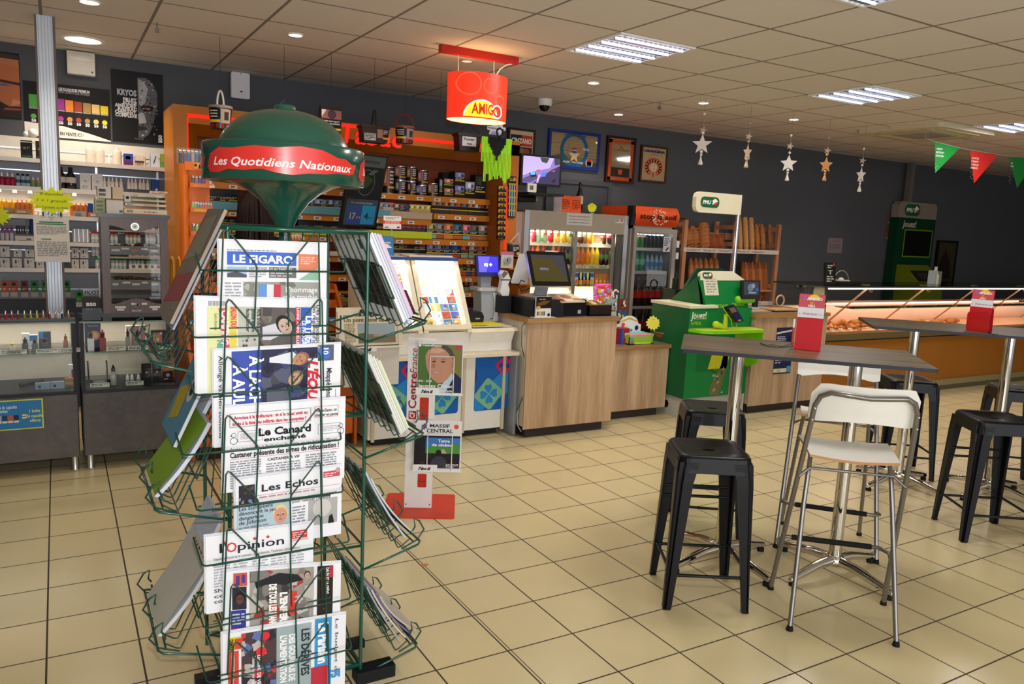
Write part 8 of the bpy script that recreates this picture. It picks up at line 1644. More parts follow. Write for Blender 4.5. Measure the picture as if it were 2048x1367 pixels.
# black metal stools
bm_=mat('0c0c10',.38,.0,var=.03,coat=.05)
def make_stool():
 t=thing('bar_stool','x','stool',(0,0,0))
 Hs=.683;a=.155;f=.186
 def sq(h,z,r=.045,n=4):return[Vector((x,y,z))for x,y in rrect(-h,-h,h,h,r,n)]
 g=G();rings=[sq(a,Hs-.012),sq(a-.006,Hs-.002),sq(a-.03,Hs-.004),sq(a-.07,Hs-.012,.03)];n=len(rings[0])
 slot=[Vector((.028*math.cos(q),.014*math.sin(q),Hs-.014))for q in[2*math.pi*(i+.5)/n-math.pi/2 for i in range(n)]]
 vs=[v for r in rings for v in r]+slot
 g.add(vs,[(i*n+j,i*n+(j+1)%n,(i+1)*n+(j+1)%n,(i+1)*n+j)for i in range(4)for j in range(n)],bm_,True);g.obj('seat',t)
 g=G();lo=sq(a+.008,Hs-.075);g.add(sq(a,Hs-.012)+lo,[(j,(j+1)%n,n+(j+1)%n,n+j)for j in range(n)],bm_);g.obj('apron',t)
 for sx_,sy_ in((1,1),(1,-1),(-1,-1),(-1,1)):
  g=G();T,B=[],[]
  def prof(c,w_,z):
   return[Vector((sx_*(c-w_),sy_*c,z)),Vector((sx_*(c-.028*w_/.075),sy_*(c),z)),Vector((sx_*(c-.024*w_/.075),sy_*(c-.010),z)),Vector((sx_*(c-.004),sy_*(c-.004),z)),Vector((sx_*(c-.010),sy_*(c-.024*w_/.075),z)),Vector((sx_*c,sy_*(c-.028*w_/.075),z)),Vector((sx_*c,sy_*(c-w_),z)),Vector((sx_*(c-.012),sy_*(c-w_),z)),Vector((sx_*(c-.014),sy_*(c-.016),z)),Vector((sx_*(c-w_),sy_*(c-.012),z))]
  P=prof(a+.004,.085,Hs-.03);Q=prof(a+.010,.07,Hs-.12);R_=prof(f,.034,.004);m_=10
  g.add(P+Q+R_,[(i*m_+j,i*m_+(j+1)%m_,(i+1)*m_+(j+1)%m_,(i+1)*m_+j)for i in range(2)for j in range(m_)]+[tuple(range(m_)),tuple(range(2*m_,3*m_))],bm_);lg=g.obj('leg',t)
  g=G();g.box(sx_*(f-.03),sx_*(f-.002),sy_*(f-.03),sy_*(f-.002),0,.006,rub);g.obj('rubber_foot',lg)
 def half(z):return lerp(f,a+.006,z/Hs)-.012
 for z,pr in((.155,((0,-1),(0,1))),(.175,((1,0),(-1,0))),(.40,((0,1),)),(.45,((0,1),))):
  h=half(z)
  for dx,dy in pr:
   g=G();g.cyl((dx*h-(0 if dx else h-.01),dy*h-(0 if dy else h-.01),z),(dx*h+(0 if dx else h-.01),dy*h+(0 if dy else h-.01),z),.0075,bm_,8);g.obj('footrest',t)
 return kids(t)
st=make_stool();stl=[((2.456,2.4155),-.534,'black metal bar stool in front of the left end of the near table'),((3.08,3.03),-.62,'black metal bar stool behind the left end of the near table'),((4.20,2.64),-.75,'black metal bar stool behind the near white chair, its seat under the far table'),((4.50,2.28),-.6,'black metal bar stool in front of the far table at the right'),((5.62,2.72),-.78,'black metal bar stool cut off by the right edge of the photo')]
stl[2]=((at(1816,755,z=.683).x-.0,at(1816,755,z=.683).y),-.65,'black metal bar stool behind the far table, near the pastry display')
for i,(p,rz,lb)in enumerate(stl):
 if i==0:st.location=(p[0],p[1],0);st.rotation_euler.z=rz;st['label']=lb;st['group']='black metal bar stools'
 else:dup(st,(p[0],p[1],0),rz,lb,'black metal bar stools')
 # white chairs
gry=mat('83807c',.3,.75,var=.04);wht=mat('e4e2d8',.35);ply=mat('b98a5c',.5)
def make_chair():
 t=thing('bar_chair','x','chair',(0,0,0))
 zt=1.035
 P=[(-.243,.19,.012),(-.196,-.12,.86),(-.190,-.142,.95),(-.174,-.157,.992),(-.14,-.176,1.012),(-.07,-.197,1.010),(0,-.203,1.006),(.07,-.197,1.010),(.14,-.176,1.012),(.174,-.157,.992),(.190,-.142,.95),(.196,-.12,.86),(.243,.19,.012)]
 g=G();g.tube(P,.011,gry,10);f1=g.obj('back_frame',t)
 for x in(-.243,.243):g=G();g.lathe((x,.19,0),[(.015,0),(.014,.008),(.012,.022)],rub,10);g.obj('rubber_foot',f1)
 for s_ in(-1,1):
  P=[(s_*.205,-.186,.012),(s_*.175,-.03,.50),(s_*.165,.0,.62),(s_*.158,.03,.69),(s_*.15,.08,.712),(s_*.15,.18,.715)]
  g=G();g.tube(P,.010,gry,9);f2=g.obj('front_leg',t)
  g=G();g.lathe((s_*.205,-.186,0),[(.015,0),(.014,.008),(.011,.022)],rub,10);g.obj('rubber_foot',f2)
 g=G();g.tube([(-.21,-.045,.62),(-.165,-.02,.655),(.165,-.02,.655),(.21,-.045,.62)],.007,gry,8);g.obj('hinge_bar',t)
 g=G();g.tube([(-.232,.105,.235),(-.235,.17,.25),(-.2,.21,.255),(.2,.21,.255),(.235,.17,.25),(.232,.105,.235)],.009,gry,8);f3=g.obj('footrest',t)
 g=G();g.cyl((-.17,.21,.255),(.17,.21,.255),.0125,mat('1a1a1c',.8),12);g.obj('black_sleeve',f3)
 n=16;pts=rrect(-.205,.875,.205,1.045,.055,6);
 g=G()
 def bend(x,z,e):q=x/.205;sag=.018*(1-q*q);return Vector((x,-.088-.058*(1-q*q)-(z-.87)*.25+e,z+(.010*(1-q*q)if z<.93 else 0)))
 gx=14;gz=8
 def inside(u,v):
  x=-.205+.41*u;z0=.872+.012*(1-(2*u-1)**2);z1=1.045;r=.05
  d=min(x+.205,.205-x)
  if d<r:c=r-math.sqrt(max(0,r*r-(r-d)**2));z1-=c;z0+=c*.35
  return x,lerp(z0,z1,v)
 for e,m,rev in((0,wht,False),(.010,wht,True)):
  V=[bend(*inside(i/gx,j/gz),e)for j in range(gz+1)for i in range(gx+1)]
  F_=[(j*(gx+1)+i,j*(gx+1)+i+1,(j+1)*(gx+1)+i+1,(j+1)*(gx+1)+i)for j in range(gz)for i in range(gx)]
  g.add(V,F_,m,True)
 per=[(i/gx,0)for i in range(gx)]+[(1,j/gz)for j in range(gz)]+[(1-i/gx,1)for i in range(gx)]+[(0,1-j/gz)for j in range(gz)];m_=len(per)
 V=[bend(*inside(u,v),0)for u,v in per]+[bend(*inside(u,v),.010)for u,v in per]
 g.add(V,[(i,(i+1)%m_,m_+(i+1)%m_,m_+i)for i in range(m_)],ply)
 g.obj('backrest',t)
 for x,z in((-.195,.89),(-.192,.94),(.195,.89),(.192,.94)):g=G();g.ball((x,-.137-(z-.89)*.3-.01,z),.0055,mat('c8c8c8',.2,.9),8);g.obj('screw',t)
 def sp(u,v,e):x=(-.175-.012*v)+(.35+.024*v)*u;y=-.055+.27*v;return Vector((x,y,.735-.012*math.sin(math.pi*u)*(1-.3*v)-(.012*(1-v)**3)+e))
 g=G();gx,gy=12,8
 for e,rev in((0,0),(-.011,1)):
  g.add([sp(i/gx,j/gy,e)for j in range(gy+1)for i in range(gx+1)],[(j*(gx+1)+i,j*(gx+1)+i+1,(j+1)*(gx+1)+i+1,(j+1)*(gx+1)+i)for j in range(gy)for i in range(gx)],wht,True)
 per=[(i/gx,0)for i in range(gx)]+[(1,j/gy)for j in range(gy)]+[(1-i/gx,1)for i in range(gx)]+[(0,1-j/gy)for j in range(gy)];m_=len(per)
 g.add([sp(u,v,0)for u,v in per]+[sp(u,v,-.011)for u,v in per],[(i,(i+1)%m_,m_+(i+1)%m_,m_+i)for i in range(m_)],ply);g.obj('seat',t)
 return kids(t)
ch=make_chair();ch.location=(2.85,1.987,0);ch.rotation_euler.z=-.7466;ch['label']='near white folding bar chair seen from behind, in front of the table';ch['group']='white folding bar chairs'
dup(ch,(3.516,2.571,0),2.309,'white folding bar chair behind the near table, facing the camera','white folding bar chairs')
# red menu holders
rm=mat('c0141e',.5)
def menu(lb,p0,p1,h,base):
 fr=Fr(p0,p1-p0,(0,0,1));W=(p1-p0).length;t=thing('menu_holder',lb,'menu holder',((p0.x+p1.x)/2,(p0.y+p1.y)/2,TH),group='red menu holders')
 g=G();f2=Fr(fr.o,fr.ux,Vector((-fr.n.x*.1,-fr.n.y*.1,1)));g.fbox(f2,0,W,0,h,-.004,0,rm);g.rect(f2,0,h*.62,W,h*.64,'c84c54');g.rect(f2,.002,h*.60,W-.002,h*.995,'c8505c',.0008);g.rect(f2,0,h*.58,W,h*.76,'d8dade',.002)
 g.text(f2,'Dubreton',W*.2,h*.63,h*.045,'b01c2c',.003,w=W*.55,ital=.2);g.text(f2,'le',W*.05,h*.63,h*.03,'803040',.003);g.text(f2,'2020',W*.8,h*.63,h*.025,'b08890',.003)
 g.poly(f2,[(W*.58+W*.24*math.cos(math.pi*i/10),h*.895+W*.24*math.sin(math.pi*i/10))for i in range(11)],'e8c820',.002);g.text(f2,'AMIGO',W*.3,h*.895,h*.05,'f0e0e0',.003,w=W*.6,bold=.05);g.disc(f2,W*.22,h*.92,W*.06,'6c7cc8',.002)
 g.ring(f2,W*.5,h*.84,W*.03,W*.06,'e8b020',.003,12);g.text(f2,'VOILÀ',W*.5,h*.77,h*.04,'f4e8e8',.003,al='c',w=W*.28,bold=.04);g.obj('front_plate',t)
 g=G();f3=Fr(fr.o-fr.n*.07,fr.ux,Vector((fr.n.x*.12,fr.n.y*.12,1)));g.fbox(f3,0,W,0,h*.55,-.004,0,rm);g.fbox(fr,0,W,0,.004,-.07,.012,rm);g.obj('back_plate',t)
 return t,fr,W
P0,P1=at(1588,697,z=TH),at(1640,702,z=TH);h1=at(1614,587,x=(P0.x+P1.x)/2).z-TH
t,fr,W=menu('red table menu holder standing on the near high table',P0,P1,h1,0)
g=G();q=fr.p(-.012,.0,-.02);g.cyl(q+Vector((0,0,.01)),q+Vector((0,0,.13)),.005,mat('d03040',.3),8);g.cyl(q+Vector((0,0,.10)),q+Vector((0,0,.14)),.0055,'e8e8ec',8);g.obj('pen',t)
g=G();q2=[at(u,v,z=TH+.004)for u,v in((1520,685),(1532,690),(1545,689),(1562,693),(1575,689),(1586,684))];g.tube(q2,.0016,'18181a',5);g.tube([at(u,v,z=TH+.003)for u,v in((1520,686),(1535,692),(1556,694),(1586,692))],.0016,'18181a',5);g.obj('pen_string',t)
P0,P1=at(1933,659,z=TH),at(1977,664,z=TH);h2=at(1955,578,x=(P0.x+P1.x)/2).z-TH
t,fr,W=menu('red table menu holder standing on the far high table',P0,P1,h2,0)
g=G();f3=Fr(fr.p(0,0,.016),fr.ux,Vector((0,0,1)));g.rbox(f3,-.002,W+.004,.0,h2*.45,-.01,0,.015,mat('b01418',.2,coat=.4));g.obj('front_pocket',t)
g=G();q2=[at(u,v,z=TH+.003)for u,v in((1976,664),(1985,668),(1996,668))];g.tube(q2,.0025,'18181a',5);g.obj('pen_string',t)
p=at(848,1130,z=0);g=G();fr=Fr((p.x,p.y,.0005),(1,.3,0),(-.3,1,0));g.prism(fr,[(-.02,0),(-.005,.012),(.01,.006),(.022,-.01),(.008,-.012),(0,-.004),(-.012,-.008)],0,.004,'b87850');g.obj('dry_leaf',label='small brown scrap lying on the floor tiles near the double joint',cat='scrap')
# regional magazine stand
ux=Vector((.894,-.447,0));o=Vector((1.476,3.829,0))
t=thing('magazine_stand','white upright magazine stand on a red base plate','stand',(1.74,3.92,0))
fr=Fr(o,ux,Vector((.447,.894,0)));g=G();g.rbox(fr,0,.40,0,.385,0,.006,.02,mat('c83a1c',.4));g.obj('base_plate',t)
bo_=at(808,1014,z=.006);fb=Fr(bo_,ux,(0,0,1));BW=.155;BHt=at(822,680,x=bo_.x).z
g=G();g.fbox(fb,0,BW,.0,BHt,-.03,0,mat('e2e0dc',.35));g.disc(fb,.01,.02,.004,'4c4c4c');g.disc(fb,BW-.012,.02,.004,'4c4c4c');g.disc(fb,BW-.01,.47,.004,'4c4c4c')
for a,b in((.12,.20),(.44,.64)):g.poly(fb,rrect(.072,a,.122,b,.006,3),'b8321c',.001)
for z in(.155,.535):g.rect(fb,.075,z,.118,z+.003,'3c1410',.002)
g.text(fb,'Centre',.052,.575,.045,'9c1c28',.002,ang=math.pi/2,w=.2,bold=.02);g.text(fb,'France',.052,.775,.04,'9c1c28',.002,ang=math.pi/2,w=.14,ital=.2);g.poly(fb,rrect(.012,.515,.055,.562,.006,3),'a81c28',.001);g.text(fb,'CF',.045,.522,.028,'e8e0dc',.003,ang=math.pi/2,bold=.03,w=.035)
g.obj('board',t)
def mag(lb,u0,v0,u1,v1,draw,n=4):
 a=at(u0,v0,y=bo_.y-.06);b=at(u1,v1,y=bo_.y-.15)
 off=.03
 def onp(u,v):
  d=ray(u,v);c=Vector((0,0,CAMH));p0=fb.p(0,0,off);s=(p0-c).dot(fb.n)/d.dot(fb.n);q=c+d*s-p0;return q.dot(fb.ux),q.z
 a0,b1=onp(u0,v0);a1,b0=onp(u1,v1);f=Fr(fb.p(a0,b0,off),ux,(0,0,1));W,H=a1-a0,b1-b0
 g=G();g.fbox(f,0,W,0,H,-.012,0,'dedede');draw(g,f,W,H);g.obj('magazine',label=lb,cat='magazine')
 g=G();wire=mat('e8e8e8',.3);P=[(W*.28,-.004),(W*.28,H*.72),(W*.3,H*.74),(W*.78,H*.74),(W*.8,H*.72),(W*.8,-.004)];g.tube([f.p(x,y,.008)for x,y in P],.0028,wire,6);g.tube([f.p(x,-.008,.006)for x in(-.01,W+.005)],.004,wire,6);g.fbox(f,0,W,-.012,0,-.028,.004,wire)
 g.fbox(f,-.005,W*.5,-.01,.03,.006,.009,'e6e4e0');fx=Fr(f.p(0,0,.009),f.ux,f.uy);g.text(fx,"l'éveil",W*.1,.0,.017,'141414',.0006,w=W*.26,bold=.05,ital=.25);g.obj('wire_holder',t)
def d_chi(g,f,W,H):
 g.rect(f,.003,.003,W-.006,H-.008,'7a7438');g.poly(f,[(.003,.003),(W*.45,.003),(W*.5,H*.5),(W*.35,H-.008),(.003,H-.008)],'4c7034',.0015)
 g.poly(f,[(W*.42,.003),(W*.55,H*.2),(W*.75,H*.28),(W*.82,H*.42),(W-.006,H*.3),(W-.006,.003)],'1c2448',.002);g.poly(f,[(W*.45,.003),(W*.55,H*.18),(W*.75,H*.42),(W*.82,H*.35),(W*.62,.003)],'b8ccd8',.0025)
 face=[(.24,.42),(.2,.52),(.18,.62),(.17,.74),(.22,.84),(.34,.92),(.5,.94),(.66,.9),(.72,.8),(.76,.72),(.8,.64),(.8,.52),(.76,.42),(.68,.3),(.58,.22),(.46,.2),(.36,.26),(.28,.33)]
 g.poly(f,[(W*x,H*y)for x,y in face],'bc8a70',.003);hair=[(.36,.93),(.5,.965),(.64,.95),(.74,.88),(.79,.78),(.82,.66),(.78,.72),(.72,.72),(.68,.8),(.6,.87),(.48,.92)];g.poly(f,[(W*x,H*y)for x,y in hair],'4c4440',.004)
 g.poly(f,[(W*x,H*y)for x,y in((.3,.88),(.5,.9),(.6,.84),(.45,.8),(.28,.8))],'d0a288',.0035)
 for x in(.3,.5):g.poly(f,[(W*x,H*.635),(W*(x+.1),H*.65),(W*(x+.1),H*.625),(W*(x+.05),H*.615)],'3c2c28',.004);g.poly(f,[(W*(x-.01),H*.675),(W*(x+.11),H*.69),(W*(x+.1),H*.675)],'6a4c40',.004)
 g.poly(f,[(W*.36,H*.64),(W*.4,H*.52),(W*.33,H*.50),(W*.3,H*.53)],'a87258',.004);g.poly(f,[(W*.3,H*.42),(W*.4,H*.405),(W*.54,H*.45),(W*.42,H*.43)],'7c3c34',.004);g.poly(f,[(W*.33,H*.418),(W*.42,H*.41),(W*.5,H*.438),(W*.42,H*.425)],'e0d8d0',.0045);g.disc(f,W*.77,H*.57,W*.035,'b07c64',.004,ry=H*.05)
 g.text(f,'CentreFrance',W*.1,H*.93,H*.045,'e8ece0',.005,w=W*.42,bold=.03);g.disc(f,W*.05,H*.945,W*.03,'e8ece0',.005);g.rect(f,W*.84,H*.9,W*.97,H*.97,'b83c50',.005)
 g.text(f,'1932 - 2019',.006,H*.215,H*.045,'e8e8e0',.006,w=W*.3,bold=.02);g.text(f,'Jacques Chirac',.006,H*.115,H*.07,'f0f0ec',.006,w=W*.76,bold=.02);g.text(f,'Une vie politique',.006,H*.03,H*.055,'e0e4dc',.006,w=W*.76,bold=.02)
mag('magazine with a portrait of a smiling man in a suit on the white stand',836,684,924,787,d_chi)
def d_mas(g,f,W,H):
 g.text(f,'MASSIF',W*.32,H*.87,H*.07,'24242a',.002,w=W*.42,bold=.02);g.text(f,'CENTRAL',W*.25,H*.765,H*.075,'24242a',.002,w=W*.56,bold=.02);g.disc(f,W*.88,H*.89,W*.05,'d8502c',.002)
 g.poly(f,star_pts(W*.2,H*.88,W*.08,W*.04,6),'6c3c8c',.002);g.rect(f,0,.01,W*.97,H*.70,'1c1a20',.0015);g.rect(f,W*.24,H*.34,W*.97,H*.66,'3c78b8',.0025);g.poly(f,[(W*.24,H*.34),(W*.97,H*.34),(W*.97,H*.5),(W*.85,H*.56),(W*.7,H*.46),(W*.45,H*.5),(W*.24,H*.46)],'4c8c38',.003);g.poly(f,[(W*.5,H*.34),(W*.7,H*.34),(W*.62,H*.44)],'b8a878',.0035)
 g.disc(f,W*.52,H*.36,W*.06,'14141c',.004);g.poly(f,[(W*.36,.01),(W*.38,H*.2),(W*.46,H*.28),(W*.6,H*.28),(W*.68,H*.2),(W*.7,.01)],'3a3a44',.004)
 for i in range(9):g.poly(f,rrect(W*(.03+.105*i),.012,W*(.11+.105*i),H*(.12+.06*(i%2)),.004,2),'501c20',.0037)
 g.text(f,'Terre',W*.5,H*.57,H*.06,'ecece8',.005,w=W*.25,bold=.03);g.text(f,'de cinéma',W*.37,H*.49,H*.06,'ecece8',.005,w=W*.45,bold=.03);g.lines(f,W*.68,.015,W*.95,H*.14,3,'d8d8d8',.006);g.lines(f,W*.06,H*.08,W*.32,H*.12,1,'d8d8d8',.006)
mag('lower magazine on the white stand titled MASSIF CENTRAL with a cinema scene',830,840,921,940,d_mas)
# green newspaper rack
gn=mat('124c3e',.22,.0,var=.03,coat=.4);gw=mat('134436',.33,.1,var=.03)
RX0,RX1,RY0,RY1=.434,.868,2.42,2.853;RC=((RX0+RX1)/2+.004,(RY0+RY1)/2)
t=thing('newspaper_rack','tall green wire newspaper rack with a domed top reading Les Quotidiens Nationaux','rack',(RC[0],RC[1],0));RACK=t
cx,cy=RC
g=G();g.cyl((cx,cy,.02),(cx,cy,1.60),.019,gn,16);g.obj('central_pole',t)
g=G();g.lathe((cx,cy,1.55),[(.022,0),(.026,.01),(.034,.03),(.052,.065),(.078,.10),(.115,.13),(.155,.15),(.20,.163),(.235,.166)],gn,48)
g.obj('funnel',t)
g=G();R_=.257;g.lathe((cx,cy,1.708),[(R_-.006,.0),(R_,.002),(R_,.112),(R_-.004,.118),(R_-.02,.12),(.21,.105),(.20,.03)],gn,64)
base=math.atan2(-cy,-cx)
def bandp(ang,z,e):a=base+ang;return Vector((cx+(R_+e)*math.cos(a),cy+(R_+e)*math.sin(a),z))
redb=mat('d8342c',.3)
def patch(c0):
 up=[(-62,.02),(-58,.06),(-48,.078),(-35,.076),(-20,.085),(-5,.082),(10,.09),(25,.085),(38,.066),(45,.066),(52,.052),(58,.052)];dn=[(-62,.02),(-58,.006),(-48,.004),(-40,.014),(-28,.012),(-15,.018),(-5,.008),(5,.004),(15,.012),(28,.014),(38,.02),(48,.018),(54,.022),(58,.052)]
 def ev(P,a):
  for i in range(len(P)-1):
   if P[i][0]<=a<=P[i+1][0]:return lerp(P[i][1],P[i+1][1],(a-P[i][0])/(P[i+1][0]-P[i][0]))
  return P[-1][1]
 n=60;V=[]
 for i in range(n+1):a=-62+120*i/n;V+=[bandp(math.radians(a+c0),1.722+ev(dn,a),.001),bandp(math.radians(a+c0),1.722+ev(up,a),.001)]
 g.add(V,[(2*i,2*i+2,2*i+3,2*i+1)for i in range(n)],redb,True)
 vs,fs,x0,x1=text_data('Les Quotidiens Nationaux',.02,.25);kx=math.radians(104)/(x1-x0)
 g.add([bandp(math.radians(-53+c0)+(v.x-x0)*kx,1.748+v.y*.034+.012*0,.0022)for v in vs],fs,'ece6e2')
for c0 in(0,124,-124):patch(c0)
g.obj('sign_band',t)
g=G();n=14;g.lathe((cx,cy,1.80),[(.218,0)]+[(.21*math.cos(math.pi/2*i/n)**.9 if i<n else .04,.145*math.sin(math.pi/2*i/n))for i in range(1,n-1)]+[(.035,.142),(.033,.150),(.033,.158),(.028,.16)],mat('1d5442',.25,var=.02,coat=.3),56);g.obj('dome',t)
for x,y in((RX0,RY0),(RX1,RY0),(RX0-.006,RY1),(RX1,RY1)):g=G();g.cyl((x,y,.02),(x,y,1.565),.0065,gn,8);g.obj('corner_post',t)
for z,r in((1.563,.0085),(.96,.005),(.5,.005),(.06,.0085)):
 g=G();g.tube([(RX0,RY0,z),(RX1,RY0,z),(RX1,RY1,z),(RX0-.006,RY1,z)],r,gn,8,closed=True);g.obj('ring_frame',t)
for z in(1.563,.96,.06):
 g=G();g.tube([(RX0,RY0,z),(cx,cy,z),(RX1,RY1,z)],.005,gn,6);g.tube([(RX1,RY0,z),(cx,cy,z),(RX0,RY1,z)],.005,gn,6);g.obj('cross_brace',t)
g=G();g.box(cx-.3,cx+.3,cy-.02,cy+.02,.0,.03,mat('14181a',.5));g.box(cx-.02,cx+.02,cy-.3,cy+.3,.0,.03,mat('14181a',.5));g.box(RX1-.02,RX1+.12,RY0-.03,RY0+.03,0,.045,mat('14181a',.5));g.obj('foot_cross',t)
def tray(s,zt,name='side_tray'):
 """s = +1 right, -1 left"""
 xa=RX1 if s>0 else RX0;X=lambda d:xa+s*d;y0,y1=RY0-.015,RY1+.015
 g=G();n=7
 for i in range(n):
  y=lerp(RY0+.035,RY1-.01,i/(n-1))
  g.tube([(X(0),y,zt),(X(.138),y,zt-.30),(X(.145),y,zt-.312),(X(.158),y,zt-.308),(X(.19),y,zt-.285)],.0024,gw,5)
 for d,dz in((.045,-.098),(.095,-.207)):g.tube([(X(d),RY0+.01,zt+dz),(X(d),RY1,zt+dz)],.0028,gw,5)
 g.tube([(X(.045),y0+.015,zt-.098),(X(.095),y0+.015,zt-.207)],.0028,gw,5)
 g.tube([(X(0),y1,zt-.346),(X(0),y0,zt-.346),(X(.2),y0,zt-.29),(X(.212),y0+.012,zt-.284),(X(.212),y1-.012,zt-.284),(X(.2),y1,zt-.29)],.0042,gn,7,closed=True)
 g.tube([(X(.19),y0+.02,zt-.285),(X(.19),y1-.02,zt-.285)],.003,gw,5)
 for y in(y0+.03,(y0+y1)/2,y1-.03):
  g.tube([(X(.15),y,zt-.31),(X(.21),y,zt-.285),(X(.235),y,zt-.25),(X(.215),y,zt-.215),(X(.195),y,zt-.205),(X(.2),y,zt-.235),(X(.19),y,zt-.25)],.0032,gw,6)
 g.tube([(X(.19),y0+.03,zt-.262),(X(.19),y1-.03,zt-.262)],.004,gw,6)
 g.obj('side_tray',t)
SR=[1.555,1.161,.765,.372];SL=[1.455,1.01,.56]
for z in SR:tray(1,z)
for z in SL:tray(-1,z)
for zt in(1.555,1.161,.765,.40):
 g=G()
 for i in range(7):x=lerp(RX0+.03,RX1-.03,i/6);g.tube([(x,RY1,zt),(x,RY1+.138,zt-.30),(x,RY1+.19,zt-.285)],.0024,gw,5)
 g.tube([(RX0,RY1,zt-.346),(RX0,RY1+.212,zt-.284),(RX1,RY1+.212,zt-.284),(RX1,RY1,zt-.346)],.0042,gn,7,closed=True);g.obj('rear_tray',t)
GY0=RY0-.045;STEP=.016
front=[
((448,457),(636,466),(402,538),(690,545)),((454,599),(643,597),(388,674),(683,666)),((452,714),(640,705),(390,790),(690,770)),((452,830),(640,817),(366,909),(684,879)),((453,942),(640,922),(395,1020),(688,983)),((455,1057),(640,1028),(405,1130),(700,1083)),((463,1168),(650,1135),(408,1250),(703,1200)),((468,1283),(655,1245),(415,1362),(705,1298))]
for i,(pl_,pr_,bl,br)in enumerate(front):
 GY=GY0-STEP*i
 A=at(*pl_,y=GY);B=at(*pr_,y=GY);z=(A.z+B.z)/2;xl_,xr_=A.x,B.x;zb=(at(*bl,y=GY).z+at(*br,y=GY).z)/2;xb0,xb1=at(*bl,y=GY).x,at(*br,y=GY).x;iw=.088
 zbot=z-.29
 g=G()
 for x,q in((xl_,1),(xr_,-1)):
  g.tube([(x-.012*q,GY+.008,zbot),(x-.002*q,GY,z-.01),(x+.004*q,GY,z),(x+.012*q,GY,z-.004),(x+iw*q,GY,z-.098),(x+(iw+.004)*q,GY,z-.11),(x+(iw-.002)*q,GY+.008,zbot)],.0026,gw,6)
 g.tube([(xb0-.01,RY0-.02,zb+.05),(xb0,GY+.01,zb),(xb0+.01,GY-.003,zb),(xb1-.01,GY-.003,zb),(xb1,GY+.01,zb),(xb1+.01,RY0-.02,zb+.05)],.0028,gw,6)
 g.tube([(xl_-.012,GY+.008,zbot),(xl_,RY0,zbot-.01)],.0028,gw,6);g.tube([(xr_+.012,GY+.008,zbot),(xr_,RY0,zbot-.01)],.0028,gw,6);g.tube([(xl_-.04,GY+.012,zbot),(xr_+.04,GY+.012,zbot)],.0028,gw,6)
 g.obj('front_guard',t)
 # newspapers in front
pap=mat('e4e6ea',.7,var=.03);
def face(g,f,a,b,r,sk='b08a78',hr='3c302c',e=.0035,rot=0.,hat=None):
 ca,sa=math.cos(rot),math.sin(rot);T=lambda x,y:(a+r*(x*ca-y*sa),b+r*(x*sa+y*ca))
 ov=lambda x0,y0,rx,ry,n=14:[T(x0+rx*math.cos(2*math.pi*i/n),y0+ry*math.sin(2*math.pi*i/n))for i in range(n)]
 g.poly(f,ov(0,.12,.92,1.18),hr,e);g.poly(f,ov(0,-.12,.76,1.0),sk,e+.0003)
 for s in(-.3,.3):g.poly(f,ov(s,.02,.14,.07,8),'1c1816',e+.0006);g.poly(f,ov(s,.2,.18,.04,6),hr,e+.0006)
 g.poly(f,[T(-.06,.05),T(.06,.05),T(.12,-.28),T(-.12,-.28)],tuple(max(0,int(int(sk[i:i+2],16)*.85))for i in(0,2,4)),e+.0005);g.poly(f,ov(0,-.55,.24,.07,8),'8a4840',e+.0006)
def paper(lb,TL,TR,h,draw,yt=2.40,lean=.30,th=.012,shade='e4e6ea',wide=None):
 A,B=at(*TL,y=yt),at(*TR,y=yt);ux=(B-A);W=ux.length;ux.normalize();dn=Vector((0,-lean,-1)).normalized();up=-dn
 f=Fr(A+dn*h,ux,up);f.n=ux.cross(up).normalized()
 g=G();m=mat(shade,.7,var=.03)
 for q in range(3):d=q*th/3;g.fbox(f,.002*q,W-.0015*q,.0+.004*(q%2),h-.002*q,-th+d,-th+d+th/3*.92,m)
 draw(g,f,W,h)
 return g.obj('newspaper',label=lb,cat='newspaper')
K='1c1c20'
def photo(g,f,a0,b0,a1,b1,cols,seed,e=.0014,n=26):
 g.rect(f,a0,b0,a1,b1,cols[0],e);r_=random.Random(seed)
 for i in range(n):
  a,b=r_.uniform(a0,a1),r_.uniform(b0,b1);s=r_.uniform(.06,.2)*min(a1-a0,b1-b0)
  P=[(min(a1,max(a0,x)),min(b1,max(b0,y)))for x,y in star_pts(a,b,s,s*.7,r_.choice((3,4,5)),r_.random()*3)];g.poly(f,P,r_.choice(cols[1:]),e+.0001+.00005*i)
